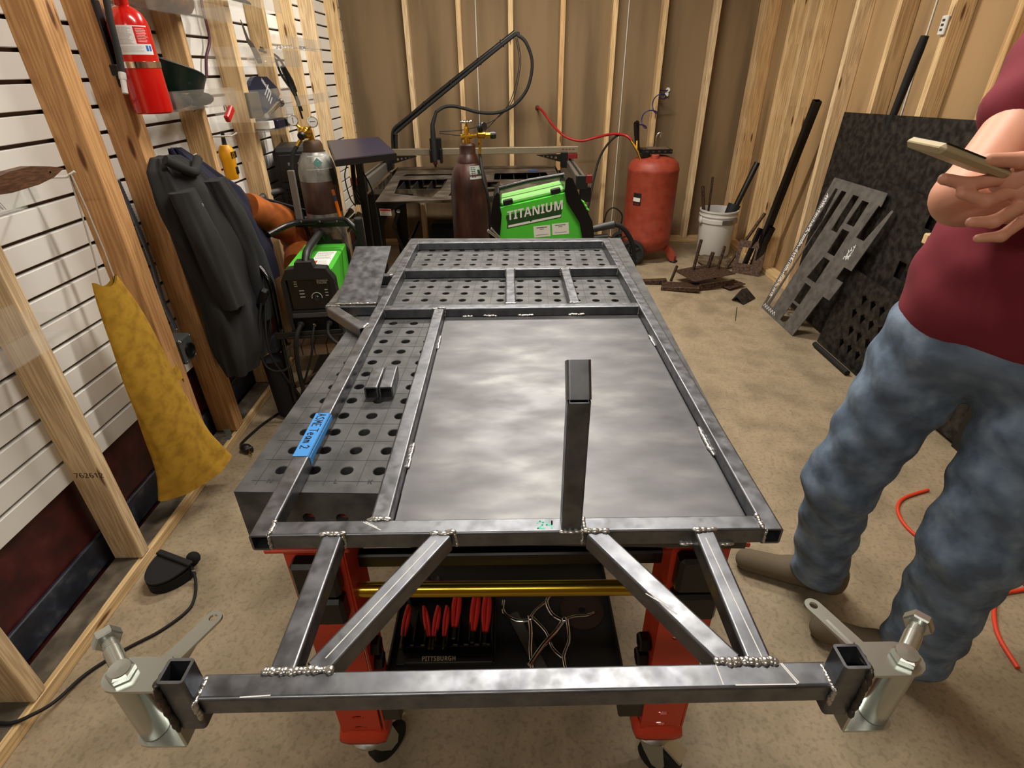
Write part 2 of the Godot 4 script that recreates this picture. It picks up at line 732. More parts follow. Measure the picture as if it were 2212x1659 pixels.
func make_materials() -> void:
	var wood := ImageTexture.create_from_image(wood_image())
	for i in 6:
		var tone: Color = [Color(1, 1, 1), Color(0.96, 0.93, 0.88), Color(1.0, 0.98, 0.93), Color(0.93, 0.86, 0.76), Color(1, 0.97, 0.9), Color(0.95, 0.92, 0.86)][i]
		var m := textured("wood_%d" % i, tone, wood, Vector3(3.4, 0.62, 3.4), 0.72, 0.0, false)
		m.uv1_offset = Vector3(0.37 * i, 0.23 * i, 0.61 * i)
	var dk := textured("wood_brown", Color(0.93, 0.81, 0.68), wood, Vector3(3.0, 0.6, 3.0), 0.72, 0.0, false)
	dk.uv1_offset = Vector3(0.1, 0.5, 0.3)
	# concrete
	var con := noise_tex(3, 0.006, [Color(0.56, 0.50, 0.41), Color(0.62, 0.56, 0.46), Color(0.66, 0.59, 0.49), Color(0.60, 0.54, 0.44)], [0.2, 0.45, 0.62, 0.85], 1024, 6)
	var cm := textured("concrete", Color(1, 1, 1), con, Vector3(0.55, 0.55, 0.55), 0.62)
	cm.detail_enabled = true
	cm.detail_blend_mode = BaseMaterial3D.BLEND_MODE_MUL
	cm.detail_uv_layer = BaseMaterial3D.DETAIL_UV_2
	cm.detail_albedo = noise_tex(8, 0.05, [Color(0.88, 0.88, 0.87), Color(1, 1, 1), Color(0.95, 0.94, 0.93)], [0.2, 0.5, 0.9], 512, 5)
	cm.uv2_triplanar = true
	cm.uv2_world_triplanar = true
	cm.uv2_scale = Vector3(1.9, 1.9, 1.9)
	# board on the back and right walls
	var bd := noise_tex(21, 0.004, [Color(0.42, 0.345, 0.25), Color(0.50, 0.415, 0.30), Color(0.54, 0.45, 0.33)], [0.2, 0.5, 0.85], 512, 5)
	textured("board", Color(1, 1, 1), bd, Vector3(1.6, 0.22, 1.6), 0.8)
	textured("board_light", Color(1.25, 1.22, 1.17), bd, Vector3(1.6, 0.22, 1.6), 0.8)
	mat("slat_white", Color(0.90, 0.895, 0.88), 0.42)
	mat("groove_brown", Color(0.33, 0.22, 0.16), 0.9)
	textured("maroon_board", Color(1, 1, 1), noise_tex(4, 0.02, [Color(0.20, 0.065, 0.07), Color(0.29, 0.09, 0.10), Color(0.36, 0.16, 0.17)], [0.2, 0.6, 0.95], 512, 5), Vector3(0.9, 0.9, 0.9), 0.5)
	textured("navy_rubber", Color(1, 1, 1), noise_tex(6, 0.02, [Color(0.10, 0.12, 0.17), Color(0.16, 0.19, 0.25), Color(0.36, 0.36, 0.36)], [0.25, 0.6, 1.0], 512, 5), Vector3(1.2, 1.2, 1.2), 0.55)
	mat("ceiling_paint", Color(0.86, 0.85, 0.82), 0.9)
	# steels
	var sc := noise_tex(31, 0.012, [Color(0.40, 0.41, 0.43), Color(0.46, 0.47, 0.50), Color(0.50, 0.51, 0.53), Color(0.44, 0.45, 0.47)], [0.15, 0.45, 0.7, 0.95], 512, 5)
	var sr := noise_tex(32, 0.02, [Color(0.30, 0.30, 0.30), Color(0.46, 0.46, 0.46)], [0.2, 0.8], 512, 4)
	var st := textured("steel", Color(1, 1, 1), sc, Vector3(3.0, 3.0, 3.0), 1.0, 0.9)
	st.roughness_texture = sr
	var sh := textured("steel_sheet", Color(1.0, 1.0, 1.0), noise_tex(41, 0.004, [Color(0.38, 0.38, 0.39), Color(0.405, 0.405, 0.42), Color(0.43, 0.43, 0.44), Color(0.48, 0.49, 0.49)], [0.15, 0.4, 0.65, 0.95], 1024, 7), Vector3(1.3, 1.3, 2.6), 1.0, 0.85)
	sh.roughness_texture = noise_tex(42, 0.01, [Color(0.40, 0.40, 0.40), Color(0.52, 0.52, 0.52)], [0.2, 0.8], 512, 5)
	textured("steel_dark", Color(1, 1, 1), noise_tex(33, 0.02, [Color(0.17, 0.16, 0.155), Color(0.26, 0.25, 0.24), Color(0.33, 0.31, 0.29)], [0.2, 0.55, 0.9], 512, 5), Vector3(2, 2, 2), 0.5, 0.75)
	textured("steel_rust", Color(1, 1, 1), noise_tex(34, 0.03, [Color(0.20, 0.15, 0.12), Color(0.33, 0.25, 0.20), Color(0.45, 0.33, 0.25)], [0.2, 0.55, 0.9], 512, 5), Vector3(3, 3, 3), 0.6, 0.5)
	textured("table_steel", Color(1, 1, 1), noise_tex(35, 0.015, [Color(0.27, 0.275, 0.28), Color(0.35, 0.355, 0.36), Color(0.40, 0.405, 0.41)], [0.2, 0.55, 0.95], 512, 5), Vector3(2, 2, 2), 0.5, 0.35)
	mat("table_line", Color(0.18, 0.18, 0.18), 0.7)
	mat("weld", Color(0.80, 0.80, 0.79), 0.28, 0.9)
	mat("weld_dark", Color(0.34, 0.32, 0.30), 0.45, 0.8)
	mat("zinc", Color(0.80, 0.82, 0.80), 0.25, 0.9)
	mat("zinc_yellow", Color(0.80, 0.66, 0.22), 0.2, 0.95)
	mat("brass", Color(0.86, 0.68, 0.26), 0.22, 0.95)
	mat("chrome", Color(0.88, 0.88, 0.88), 0.12, 1.0)
	mat("black_plastic", Color(0.055, 0.055, 0.058), 0.45)
	mat("black_rubber", Color(0.05, 0.05, 0.052), 0.75)
	mat("black_paint", Color(0.05, 0.05, 0.052), 0.35)
	mat("soft_black", Color(0.035, 0.035, 0.036), 0.9)
	mat("white_plastic", Color(0.86, 0.86, 0.84), 0.4)
	mat("red_paint", Color(0.78, 0.24, 0.13), 0.4)
	mat("tape_blue", Color(0.26, 0.60, 0.92), 0.7)
	mat("ink", Color(0.16, 0.07, 0.04), 0.8)
	mat("mint", Color(0.45, 0.90, 0.78), 0.8)
	mat("chalk", Color(0.92, 0.92, 0.92), 0.9)
	var ac := mat("acrylic", Color(0.93, 0.95, 0.95, 0.04), 0.06)
	ac.transparency = BaseMaterial3D.TRANSPARENCY_ALPHA


func stud(parent: Node3D, c: Vector3, s: Vector3, i: int, called := "stud", lean := 0.0, axis := Vector3.RIGHT) -> MeshInstance3D:
	var o := MeshInstance3D.new()
	o.name = called
	var mb := Mb.new()
	mb.box(Vector3.ZERO, s, 0.002)
	o.mesh = mb.done()
	o.material_override = mats["wood_brown" if i < 0 else "wood_%d" % (i % 6)]
	parent.add_child(o, true)
	o.transform = Transform3D(Basis(axis, lean), c)
	return o


func room() -> void:
	var top := 2.72
	struct("floor", Mb.new().box(Vector3(0.385, -0.05, -1.2), Vector3(3.6, 0.1, 7.9)), mats["concrete"])
	struct("ceiling", Mb.new().box(Vector3(0.385, top + 0.05, -1.2), Vector3(3.6, 0.1, 7.9)), mats["ceiling_paint"])
	# back wall: boards, studs, plate, wires
	var wb := frame_of("wall_back")
	struct("board", Mb.new().box(Vector3(0.385, top * 0.5, -5.02), Vector3(3.5, top, 0.05)), mats["board"], wb)
	var bx := [-0.757, -0.357, 0.034, 0.428, 0.822, 1.200, 1.595, 1.955]
	for i in bx.size():
		stud(wb, Vector3(bx[i], top * 0.5 + 0.019, -4.9495), Vector3(0.038, top - 0.038, 0.089), i)
	stud(wb, Vector3(2.0, top * 0.5 + 0.019, -4.9), Vector3(0.05, top - 0.04, 0.038), 2)
	var bp := stud(wb, Vector3(0.385, 0.019, -4.9495), Vector3(0.038, 3.3, 0.089), 1, "bottom_plate")
	bp.rotate_z(PI / 2)
	for xw: float in [-0.232, 0.935]:
		struct("cable", Mb.new().tube([Vector3(xw, 0.04, -4.988), Vector3(xw, top, -4.988)], 0.004, 6), mats["white_plastic"], wb)
	# right wall
	var wr := frame_of("wall_right")
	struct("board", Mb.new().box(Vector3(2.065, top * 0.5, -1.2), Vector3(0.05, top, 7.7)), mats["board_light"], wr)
	var rz := [-4.86, -4.44, -4.06, -3.64, -3.248, -2.852, -2.478, -2.07, -1.67, -1.27, -0.87, -0.47]
	for i in rz.size():
		stud(wr, Vector3(1.9945, top * 0.5 + 0.019, rz[i]), Vector3(0.089, top - 0.038, 0.038), i + 3)
	stud(wr, Vector3(1.9945, top * 0.5 + 0.019, -4.22), Vector3(0.089, top - 0.038, 0.038), 5)
	var rp := stud(wr, Vector3(1.9945, 0.019, -1.4), Vector3(0.089, 7.0, 0.038), 4, "bottom_plate")
	rp.rotate_x(PI / 2)
	struct("cable", Mb.new().tube([Vector3(2.036, 0.04, -3.1), Vector3(2.036, top, -3.1)], 0.004, 6), mats["white_plastic"], wr)
	# left wall: maroon board, rubber skirting, slats, studs
	var wl := frame_of("wall_left")
	struct("board", Mb.new().box(Vector3(-1.325, top * 0.5, -1.2), Vector3(0.06, top, 7.7)), mats["maroon_board"], wl)
	struct("slat_backing", Mb.new().box(Vector3(-1.292, (0.358 + top) * 0.5, -1.2), Vector3(0.012, top - 0.358, 7.6)), mats["groove_brown"], wl)
	var y := 0.36
	while y < top - 0.02:
		var mb := Mb.new()
		var hh := minf(0.0612, top - y)
		mb.box(Vector3(-1.277, y + hh * 0.5, -1.2), Vector3(0.018, hh, 7.6), 0.0015)
		struct("slat", mb, mats["slat_white"], wl)
		y += 0.0718
	struct("baseboard_left", Mb.new().box(Vector3(-1.289, 0.089, -1.2), Vector3(0.012, 0.102, 7.6), 0.003), mats["navy_rubber"])
	var ls := [[-0.785, 0.038, 0, 0.0], [-1.24, 0.038, 0, 0.0], [-1.697, 0.072, -1, 0.0], [-1.925, 0.066, -1, 0.022], [-2.36, 0.038, 3, 0.0], [-2.79, 0.055, 1, 0.02], [-3.205, 0.036, 5, 0.0], [-3.622, 0.038, 2, 0.0], [-4.03, 0.038, 0, 0.0], [-4.61, 0.04, 4, 0.0], [-0.33, 0.038, 2, 0.0], [0.1, 0.038, 3, 0.0]]
	for s in ls:
		stud(wl, Vector3(-1.2245, top * 0.5 + 0.019, s[0]), Vector3(0.089, top - 0.044, s[1]), s[2], "stud", s[3])
	var lp := stud(wl, Vector3(-1.2245, 0.019, -1.4), Vector3(0.089, 7.0, 0.038), 4, "bottom_plate")
	lp.rotate_x(PI / 2)
	var dust := textured("plate_dust", Color(1, 1, 1), noise_tex(61, 0.02, [Color(0.30, 0.27, 0.23), Color(0.42, 0.38, 0.32), Color(0.5, 0.46, 0.4)], [0.2, 0.6, 0.9], 256, 4), Vector3(2, 2, 2), 0.9)
	struct("plate_dust_film", Mb.new().box(Vector3(-1.232, 0.0385, -1.4), Vector3(0.074, 0.001, 6.8)), dust, wl)
	var n := words("762612", 0.017, 0.0006, Transform3D(Basis(Vector3.UP, 0.0), Vector3(-1.258, 0.365, -1.2205)), mats["ink"], wl.get_child(wl.get_child_count() - 13) as Node3D, "stamp", true, true)
	n.get_parent().remove_child(n)
	wl.add_child(n)
	var wf := frame_of("wall_front")
	struct("board", Mb.new().box(Vector3(0.385, top * 0.5, 2.7), Vector3(3.5, top, 0.06)), mats["board"], wf)


func table_frame() -> Transform3D:
	return Transform3D(Basis(Vector3.UP, -0.037), Vector3.ZERO)


func welding_table() -> void:
	var t := thing("welding_table", "steel welding table with a grid of round holes, orange-red legs and casters", "table", Vector3(0.05, 0, -1.25))
	var P := 0.05
	var fr := table_frame()
	var tx := func(j: float) -> float: return (j - 6.4823) * P
	var tz := func(r: float) -> float: return -(34.701 - r) * P
	var ty := 0.8525
	var mb := Mb.new()
	mb.x = fr
	var R := 0.0095
	var seg := 20
	# the top, cell by cell, each with its countersunk hole
	for j in range(-1, 13):
		for r in range(-3, 23):
			var cx: float = tx.call(j)
			var cz: float = tz.call(r)
			var x0 := cx - P * (1.0 if j == -1 else 0.5)
			var x1 := cx + P * (1.0 if j == 12 else 0.5)
			var z0 := cz - P * (1.0 if r == -3 else 0.5)
			var z1 := cz + P * (1.0 if r == 22 else 0.5)
			for k in seg:
				var a0 := TAU * (k + 0.0) / seg
				var a1 := TAU * (k + 1.0) / seg
				var d0 := Vector2(cos(a0), sin(a0))
				var d1 := Vector2(cos(a1), sin(a1))
				var rim := func(d: Vector2, rad: float, yy: float) -> Vector3: return Vector3(cx + d.x * rad, yy, cz - d.y * rad)
				var edge := func(d: Vector2) -> Vector3:
					var fx := 1e9 if absf(d.x) < 1e-6 else ((x1 - cx) / d.x if d.x > 0 else (x0 - cx) / d.x)
					var fz := 1e9 if absf(d.y) < 1e-6 else ((z0 - cz) / -d.y if d.y > 0 else (z1 - cz) / -d.y)
					var f2 := minf(fx, fz)
					return Vector3(cx + d.x * f2, ty, cz - d.y * f2)
				var e0: Vector3 = edge.call(d0)
				var e1: Vector3 = edge.call(d1)
				mb.quad(rim.call(d0, R + 0.001, ty), e0, e1, rim.call(d1, R + 0.001, ty))
				var corner := Vector3(e0.x if absf(absf(e0.x - cx) - (x1 - cx if e0.x > cx else cx - x0)) < 1e-6 else e1.x, ty, e1.z if absf(absf(e1.z - cz) - (z1 - cz if e1.z > cz else cz - z0)) < 1e-6 else e0.z)
				if (e0.x != e1.x) and (e0.z != e1.z):
					mb.tri(e0, corner, e1)
				mb.quad(rim.call(d0, R, ty - 0.001), rim.call(d0, R + 0.001, ty), rim.call(d1, R + 0.001, ty), rim.call(d1, R, ty - 0.001))
				mb.quad(rim.call(d0, R, ty - 0.016), rim.call(d0, R, ty - 0.001), rim.call(d1, R, ty - 0.001), rim.call(d1, R, ty - 0.016))
	var X0: float = tx.call(-2.0)
	var X1: float = tx.call(13.0)
	var Z0: float = tz.call(-4.0)
	var Z1: float = tz.call(23.0)
	part("table_top", mb, mats["table_steel"], t)
	# side walls, the front one with a row of holes
	var hb := 0.1
	var sd := Mb.new()
	sd.x = fr
	var holes := []
	for j in range(-1, 13):
		var h := PackedVector2Array()
		for k in 14:
			h.append(Vector2(tx.call(j) + 0.0095 * cos(TAU * k / 14), -0.05 + 0.0095 * sin(TAU * k / 14)))
		holes.append(h)
	sd.plate(PackedVector2Array([Vector2(X0, -hb), Vector2(X1, -hb), Vector2(X1, -0.0008), Vector2(X0, -0.0008)]), holes, 0.012, Transform3D(Basis(), Vector3(0, ty, Z1)))
	part("front_panel", sd, mats["table_steel"], t)
	for e in [[X0 + 0.006, 0], [X1 - 0.006, 1]]:
		var sb := Mb.new()
		sb.x = fr
		sb.box(Vector3(e[0], ty - 0.0505, (Z0 + Z1) * 0.5), Vector3(0.012, 0.0985, Z1 - Z0 - 0.024), 0.0)
		part("side_panel", sb, mats["table_steel"], t)
	var bb := Mb.new()
	bb.x = fr
	bb.box(Vector3((X0 + X1) * 0.5, ty - 0.0505, Z0 + 0.006), Vector3(X1 - X0, 0.0985, 0.012))
	part("back_panel", bb, mats["table_steel"], t)
	# scribed grid lines between the holes, and column letters
	var ln := Mb.new()
	ln.x = fr
	for j in range(-2, 13):
		ln.box(Vector3(tx.call(j + 0.5), ty + 0.0001, (Z0 + Z1) * 0.5), Vector3(0.0007, 0.0003, Z1 - Z0 - 0.03))
	for r in range(-4, 23):
		ln.box(Vector3((X0 + X1) * 0.5, ty + 0.0001, tz.call(r + 0.5)), Vector3(X1 - X0 - 0.03, 0.0003, 0.0007))
	part("scribed_lines", ln, mats["table_line"], t)
	var lab := "NMLKJHGFEDCBA"
	for j in range(-1, 5):
		var xf := fr * Transform3D(Basis(Vector3.RIGHT, -PI / 2), Vector3(tx.call(j) - 0.012, ty + 0.0002, tz.call(22.66)))
		words(lab[j + 1], 0.009, 0.0003, xf, mats["table_line"], t, "column_letter")
	base_of_table(t)



func kart_frame() -> void:
	var t := thing("kart_frame", "welded bare steel kart frame of square tubes lying on the welding table", "frame", Vector3(0, 0.8535, -1.15))
	var st: Material = mats["steel"]
	var y := 0.8655
	var tubes := [
		["side_rail", Vector3(-0.316, y, -0.4885), Vector3(-0.316, y, -1.8225)],
		["side_rail", Vector3(0.3253, y, -0.4885), Vector3(0.3253, y, -1.8225)],
		["cross_rail", Vector3(-0.303, y, -0.5012), Vector3(0.3126, y, -0.5012)],
		["cross_rail", Vector3(-0.303, y, -1.2337), Vector3(0.3126, y, -1.2337)],
		["cross_rail", Vector3(-0.303, y, -1.5257), Vector3(0.3126, y, -1.5257)],
		["cross_rail", Vector3(-0.303, y, -1.8098), Vector3(0.3126, y, -1.8098)],
		["inner_rail", Vector3(-0.1708, y, -0.514), Vector3(-0.1708, y, -1.221)],
		["short_rail", Vector3(0.0025, y, -1.2465), Vector3(0.0025, y, -1.513)],
		["short_rail", Vector3(0.1607, y, -1.2465), Vector3(0.1607, y, -1.513)],
		["diagonal_brace", Vector3(-0.224, y, -0.4885), Vector3(-0.224, y, -0.314)],
		["diagonal_brace", Vector3(-0.087, y, -0.4890), Vector3(-0.1915, y, -0.315)],
		["diagonal_brace", Vector3(0.1025, y, -0.4890), Vector3(0.211, y, -0.317)],
		["diagonal_brace", Vector3(0.2385, y, -0.4885), Vector3(0.2385, y, -0.316)],
		["crossbar", Vector3(-0.296, y, -0.2985), Vector3(0.2995, y, -0.3030)],
		["bracket_tube", Vector3(-0.452, y, -1.2555), Vector3(-0.3287, y, -1.2555)],
		["bracket_tube", Vector3(-0.440, y, -1.478), Vector3(-0.3287, y, -1.478)],
		["bracket_tube", Vector3(-0.440, y, -1.268), Vector3(-0.440, y, -1.466)],
		["bracket_tube", Vector3(-0.436, y, -1.243), Vector3(-0.327, y, -1.117)],
	]
	for q in tubes:
		part(q[0], Mb.new().sq(q[1], q[2]), st, t)
	# floor sheet of the frame
	part("floor_sheet", Mb.new().box(Vector3(0.0774, 0.8555, -0.868), Vector3(0.468, 0.0025, 0.704)), mats["steel_sheet"], t)
	# steering post with its tilted tube on top
	part("post", Mb.new().sq(Vector3(0.0735, 0.8785, -0.5012), Vector3(0.0735, 1.066, -0.5012), 0.0254, Vector3.FORWARD), st, t)
	var ax := Vector3(0, 0.85, -0.53).normalized()
	var nn := Vector3(0, 0.53, 0.85).normalized()
	var bs := Vector3(0.0735, 1.0705, -0.4895) - nn * 0.0127
	part("post_cap", Mb.new().sq(bs, bs + ax * 0.043, 0.0262, nn), st, t)
	# foot plate, tilted up towards the back
	var pb := Mb.new()
	var a := Vector3(-0.426, 0.883, -1.2525)
	var d := Vector3(0, 0.954 - 0.883, -0.24)
	pb.box(a + Vector3(0.0495, 0, 0) + d * 0.5, Vector3(0.099, 0.003, d.length()), 0.0005, Basis(Vector3.RIGHT, atan2(d.y, -d.z)))
	part("foot_plate", pb, mats["steel"], t)
	# welds
	var ht := 0.879
	var wb: Material = mats["weld"]
	var beads := [
		[Vector3(-0.2375, ht, -0.489), Vector3(-0.211, ht, -0.489), 0.0034, 7], [Vector3(-0.101, ht, -0.4885), Vector3(-0.073, ht, -0.4885), 0.004, 7],
		[Vector3(0.089, ht, -0.4885), Vector3(0.117, ht, -0.4885), 0.004, 7], [Vector3(0.225, ht, -0.488), Vector3(0.252, ht, -0.488), 0.004, 7],
		[Vector3(-0.240, ht, -0.3115), Vector3(-0.209, ht, -0.3115), 0.004, 12], [Vector3(-0.210, ht, -0.3125), Vector3(-0.176, ht, -0.3125), 0.0042, 12],
		[Vector3(0.196, ht, -0.3155), Vector3(0.253, ht, -0.3155), 0.0045, 20], [Vector3(-0.184, ht, -0.514), Vector3(-0.158, ht, -0.514), 0.0035, 7],
		[Vector3(-0.303, ht, -0.491), Vector3(-0.303, ht, -0.512), 0.003, 8], [Vector3(0.3126, ht, -0.491), Vector3(0.3126, ht, -0.512), 0.003, 8],
		[Vector3(0.0605, ht, -0.4875), Vector3(0.0865, ht, -0.4875), 0.003, 7],
		[Vector3(0.090, 0.879, -0.494), Vector3(0.090, 0.879, -0.511), 0.003, 6],
		[Vector3(-0.303, 0.879, -1.2235), Vector3(-0.303, 0.856, -1.2215), 0.0024, 8], [Vector3(0.3126, 0.879, -1.2235), Vector3(0.3126, 0.856, -1.2215), 0.0028, 8],
		[Vector3(-0.303, 0.879, -1.5155), Vector3(-0.303, 0.856, -1.5135), 0.0024, 8], [Vector3(0.3126, 0.879, -1.5155), Vector3(0.3126, 0.856, -1.5135), 0.0026, 8],
		[Vector3(-0.303, 0.879, -1.7995), Vector3(-0.303, 0.856, -1.7975), 0.0026, 8], [Vector3(0.3126, 0.879, -1.7995), Vector3(0.3126, 0.856, -1.7975), 0.0026, 8],
		[Vector3(-0.157, 0.879, -1.221), Vector3(-0.157, 0.856, -1.221), 0.0032, 8], [Vector3(-0.185, 0.879, -1.221), Vector3(-0.158, 0.879, -1.223), 0.0022, 6],
		[Vector3(-0.011, 0.879, -1.5125), Vector3(-0.011, 0.858, -1.5125), 0.003, 7], [Vector3(0.0155, 0.879, -1.5125), Vector3(0.0155, 0.858, -1.5125), 0.003, 7],
		[Vector3(0.1475, 0.879, -1.5125), Vector3(0.1475, 0.858, -1.5125), 0.003, 7], [Vector3(0.174, 0.879, -1.5125), Vector3(0.174, 0.858, -1.5125), 0.003, 7],
		[Vector3(-0.009, 0.879, -1.248), Vector3(0.014, 0.879, -1.248), 0.0024, 6], [Vector3(0.149, 0.879, -1.248), Vector3(0.172, 0.879, -1.248), 0.0024, 6],
		[Vector3(-0.113, 0.858, -1.219), Vector3(-0.092, 0.858, -1.219), 0.0038, 6], [Vector3(-0.062, 0.859, -1.2195), Vector3(-0.034, 0.859, -1.2195), 0.0038, 7],
		[Vector3(0.022, 0.859, -1.2195), Vector3(0.055, 0.859, -1.2195), 0.0038, 8], [Vector3(0.145, 0.860, -1.2195), Vector3(0.18, 0.860, -1.2195), 0.0042, 8],
		[Vector3(-0.1565, 0.858, -0.645), Vector3(-0.1565, 0.860, -0.700), 0.003, 12], [Vector3(-0.1565, 0.858, -1.05), Vector3(-0.1565, 0.860, -1.105), 0.003, 10],
		[Vector3(0.311, 0.859, -0.665), Vector3(0.311, 0.859, -0.735), 0.0034, 14], [Vector3(0.311, 0.859, -1.05), Vector3(0.311, 0.859, -1.095), 0.003, 8],
		[Vector3(-0.426, 0.882, -1.2515), Vector3(-0.332, 0.882, -1.2515), 0.0026, 22], [Vector3(-0.329, 0.879, -1.115), Vector3(-0.323, 0.879, -1.135), 0.004, 9],
		[Vector3(-0.329, 0.879, -1.4755), Vector3(-0.337, 0.879, -1.468), 0.0028, 5], [Vector3(-0.448, 0.879, -1.245), Vector3(-0.420, 0.879, -1.2445), 0.0022, 7],
		[Vector3(0.215, 0.856, -0.4875), Vector3(0.275, 0.855, -0.4875), 0.0036, 12], [Vector3(0.346 - 0.03, 0.876, -0.4875), Vector3(0.316, 0.857, -0.4875), 0.0028, 8], [Vector3(-0.3035, 0.876, -0.4875), Vector3(-0.3035, 0.857, -0.4875), 0.0028, 8],
		[Vector3(-0.2105, 0.876, -0.4885), Vector3(-0.2105, 0.858, -0.4885), 0.0036, 7], [Vector3(-0.072, 0.876, -0.4885), Vector3(-0.070, 0.858, -0.4885), 0.0036, 7], [Vector3(0.0875, 0.876, -0.4885), Vector3(0.0875, 0.858, -0.4885), 0.003, 7],
	]
	for q in beads:
		part("weld_bead", Mb.new().bead(q[0], q[1], q[2], q[3], rng), wb, t)


func base_of_table(t: Node3D) -> void:
	var red: Material = mats["red_paint"]
	var blk: Material = mats["black_paint"]
	var xs := [-0.313, 0.296]
	for i in 4:
		var lx: float = xs[i % 2]
		var lz: float = -0.642 if i < 2 else -1.72
		if i >= 2:
			lx += 0.045
		var sx := -1.0 if i % 2 == 0 else 1.0
		# folded channel, open at the back, its front pierced by slots
		var mb := Mb.new()
		var holes := []
		for hy in [[0.225, 0.0], [0.262, 0.0], [0.50, -0.008], [0.555, -0.008]]:
			var h := PackedVector2Array()
			for k in 12:
				var a := TAU * k / 12
				h.append(Vector2((0.0045 if hy[1] == 0.0 else 0.0) * signf(cos(a)) + hy[1] + 0.0072 * cos(a), hy[0] + 0.0055 * sin(a)))
			holes.append(h)
		mb.plate(PackedVector2Array([Vector2(-0.040, 0.205), Vector2(0.040, 0.205), Vector2(0.046, 0.742), Vector2(-0.046, 0.742)]), holes, 0.004, Transform3D(Basis(), Vector3(lx, 0, lz + 0.042)))
		for s: float in [-1.0, 1.0]:
			mb.plate(PackedVector2Array([Vector2(-0.04, 0.205), Vector2(0.036, 0.205), Vector2(0.036, 0.742), Vector2(-0.046, 0.742)]), [], 0.004, Transform3D(Basis(Vector3(0, 0, 1), Vector3.UP, Vector3(-1, 0, 0)), Vector3(lx + s * 0.042 + 0.002, 0, lz + 0.002)))
		mb.box(Vector3(lx, 0.747, lz), Vector3(0.13, 0.008, 0.12), 0.002)
		# flared foot
		var rows := []
		for r in [[0.0425, 0.215], [0.0435, 0.208], [0.050, 0.200], [0.052, 0.188], [0.050, 0.176], [0.02, 0.175]]:
			var ring := []
			for k in 24:
				var a := TAU * k / 24
				var cx := cos(a)
				var cz := sin(a)
				var f: float = r[0] / maxf(maxf(absf(cx), absf(cz)), 0.0001)
				ring.append(Vector3(lx + cx * minf(f, r[0] * 1.3), r[1], lz + cz * minf(f, r[0] * 1.3)))
			rows.append(ring)
		mb.grid(rows, true)
		var leg := part("leg", mb, red, t)
		# bolts on the inner side
		var bo := Mb.new()
		for by: float in [0.40, 0.445]:
			hexprism(bo, Vector3(lx - sx * 0.043, by, lz + 0.01), Vector3(-sx, 0, 0), 0.019, 0.02)
		own("bolt", bo, blk, leg)
		# black corner clamp that holds the rod
		var cl := Mb.new()
		cl.box(Vector3(lx - sx * 0.004, 0.688, lz + 0.055), Vector3(0.07, 0.075, 0.03), 0.006)
		cl.box(Vector3(lx - sx * 0.0, 0.61, lz + 0.052), Vector3(0.075, 0.06, 0.03), 0.006)
		part("corner_clamp", cl, blk, t)
		caster(t, Vector3(lx, 0, lz), [2.5, 0.9, 0.4, 2.0][i])
	for rod in [[0.605, -0.628, 0.0135], [0.205, -1.70, 0.0125]]:
		part("cross_rod", Mb.new().tube([Vector3(-0.29, rod[0], rod[1]), Vector3(0.275, rod[0] - 0.004, rod[1])], rod[2], 20), mats["zinc_yellow"], t, "yellow zinc plated rod")
	part("cross_rail", Mb.new().box(Vector3(0.0, 0.648, -0.66), Vector3(0.56, 0.03, 0.02), 0.003), blk, t)
	# drawer box under the top and the shelf between the legs
	part("drawer", Mb.new().box(Vector3(0.07, 0.70, -0.90), Vector3(0.24, 0.09, 0.42), 0.004), blk, t)
	part("drawer", Mb.new().box(Vector3(-0.1, 0.735, -0.88), Vector3(0.5, 0.03, 0.5), 0.004), blk, t)
	var sh := Mb.new()
	sh.box(Vector3(-0.02, 0.289, -1.16), Vector3(0.485, 0.006, 0.98), 0.001)
	for s: float in [-1.0, 1.0]:
		sh.box(Vector3(-0.02 + s * 0.242, 0.299, -1.16), Vector3(0.004, 0.026, 0.98))
	sh.box(Vector3(-0.02, 0.275, -0.668), Vector3(0.485, 0.034, 0.004))
	part("shelf", sh, mat("shelf_grey", Color(0.13, 0.13, 0.13), 0.5), t)
	for s: float in [-1.0, 1.0]:
		part("shelf_bracket", Mb.new().box(Vector3(-0.01 + s * 0.245, 0.262, -0.63), Vector3(0.052, 0.045, 0.05), 0.003), mat("bracket_olive", Color(0.22, 0.20, 0.15), 0.5), t)


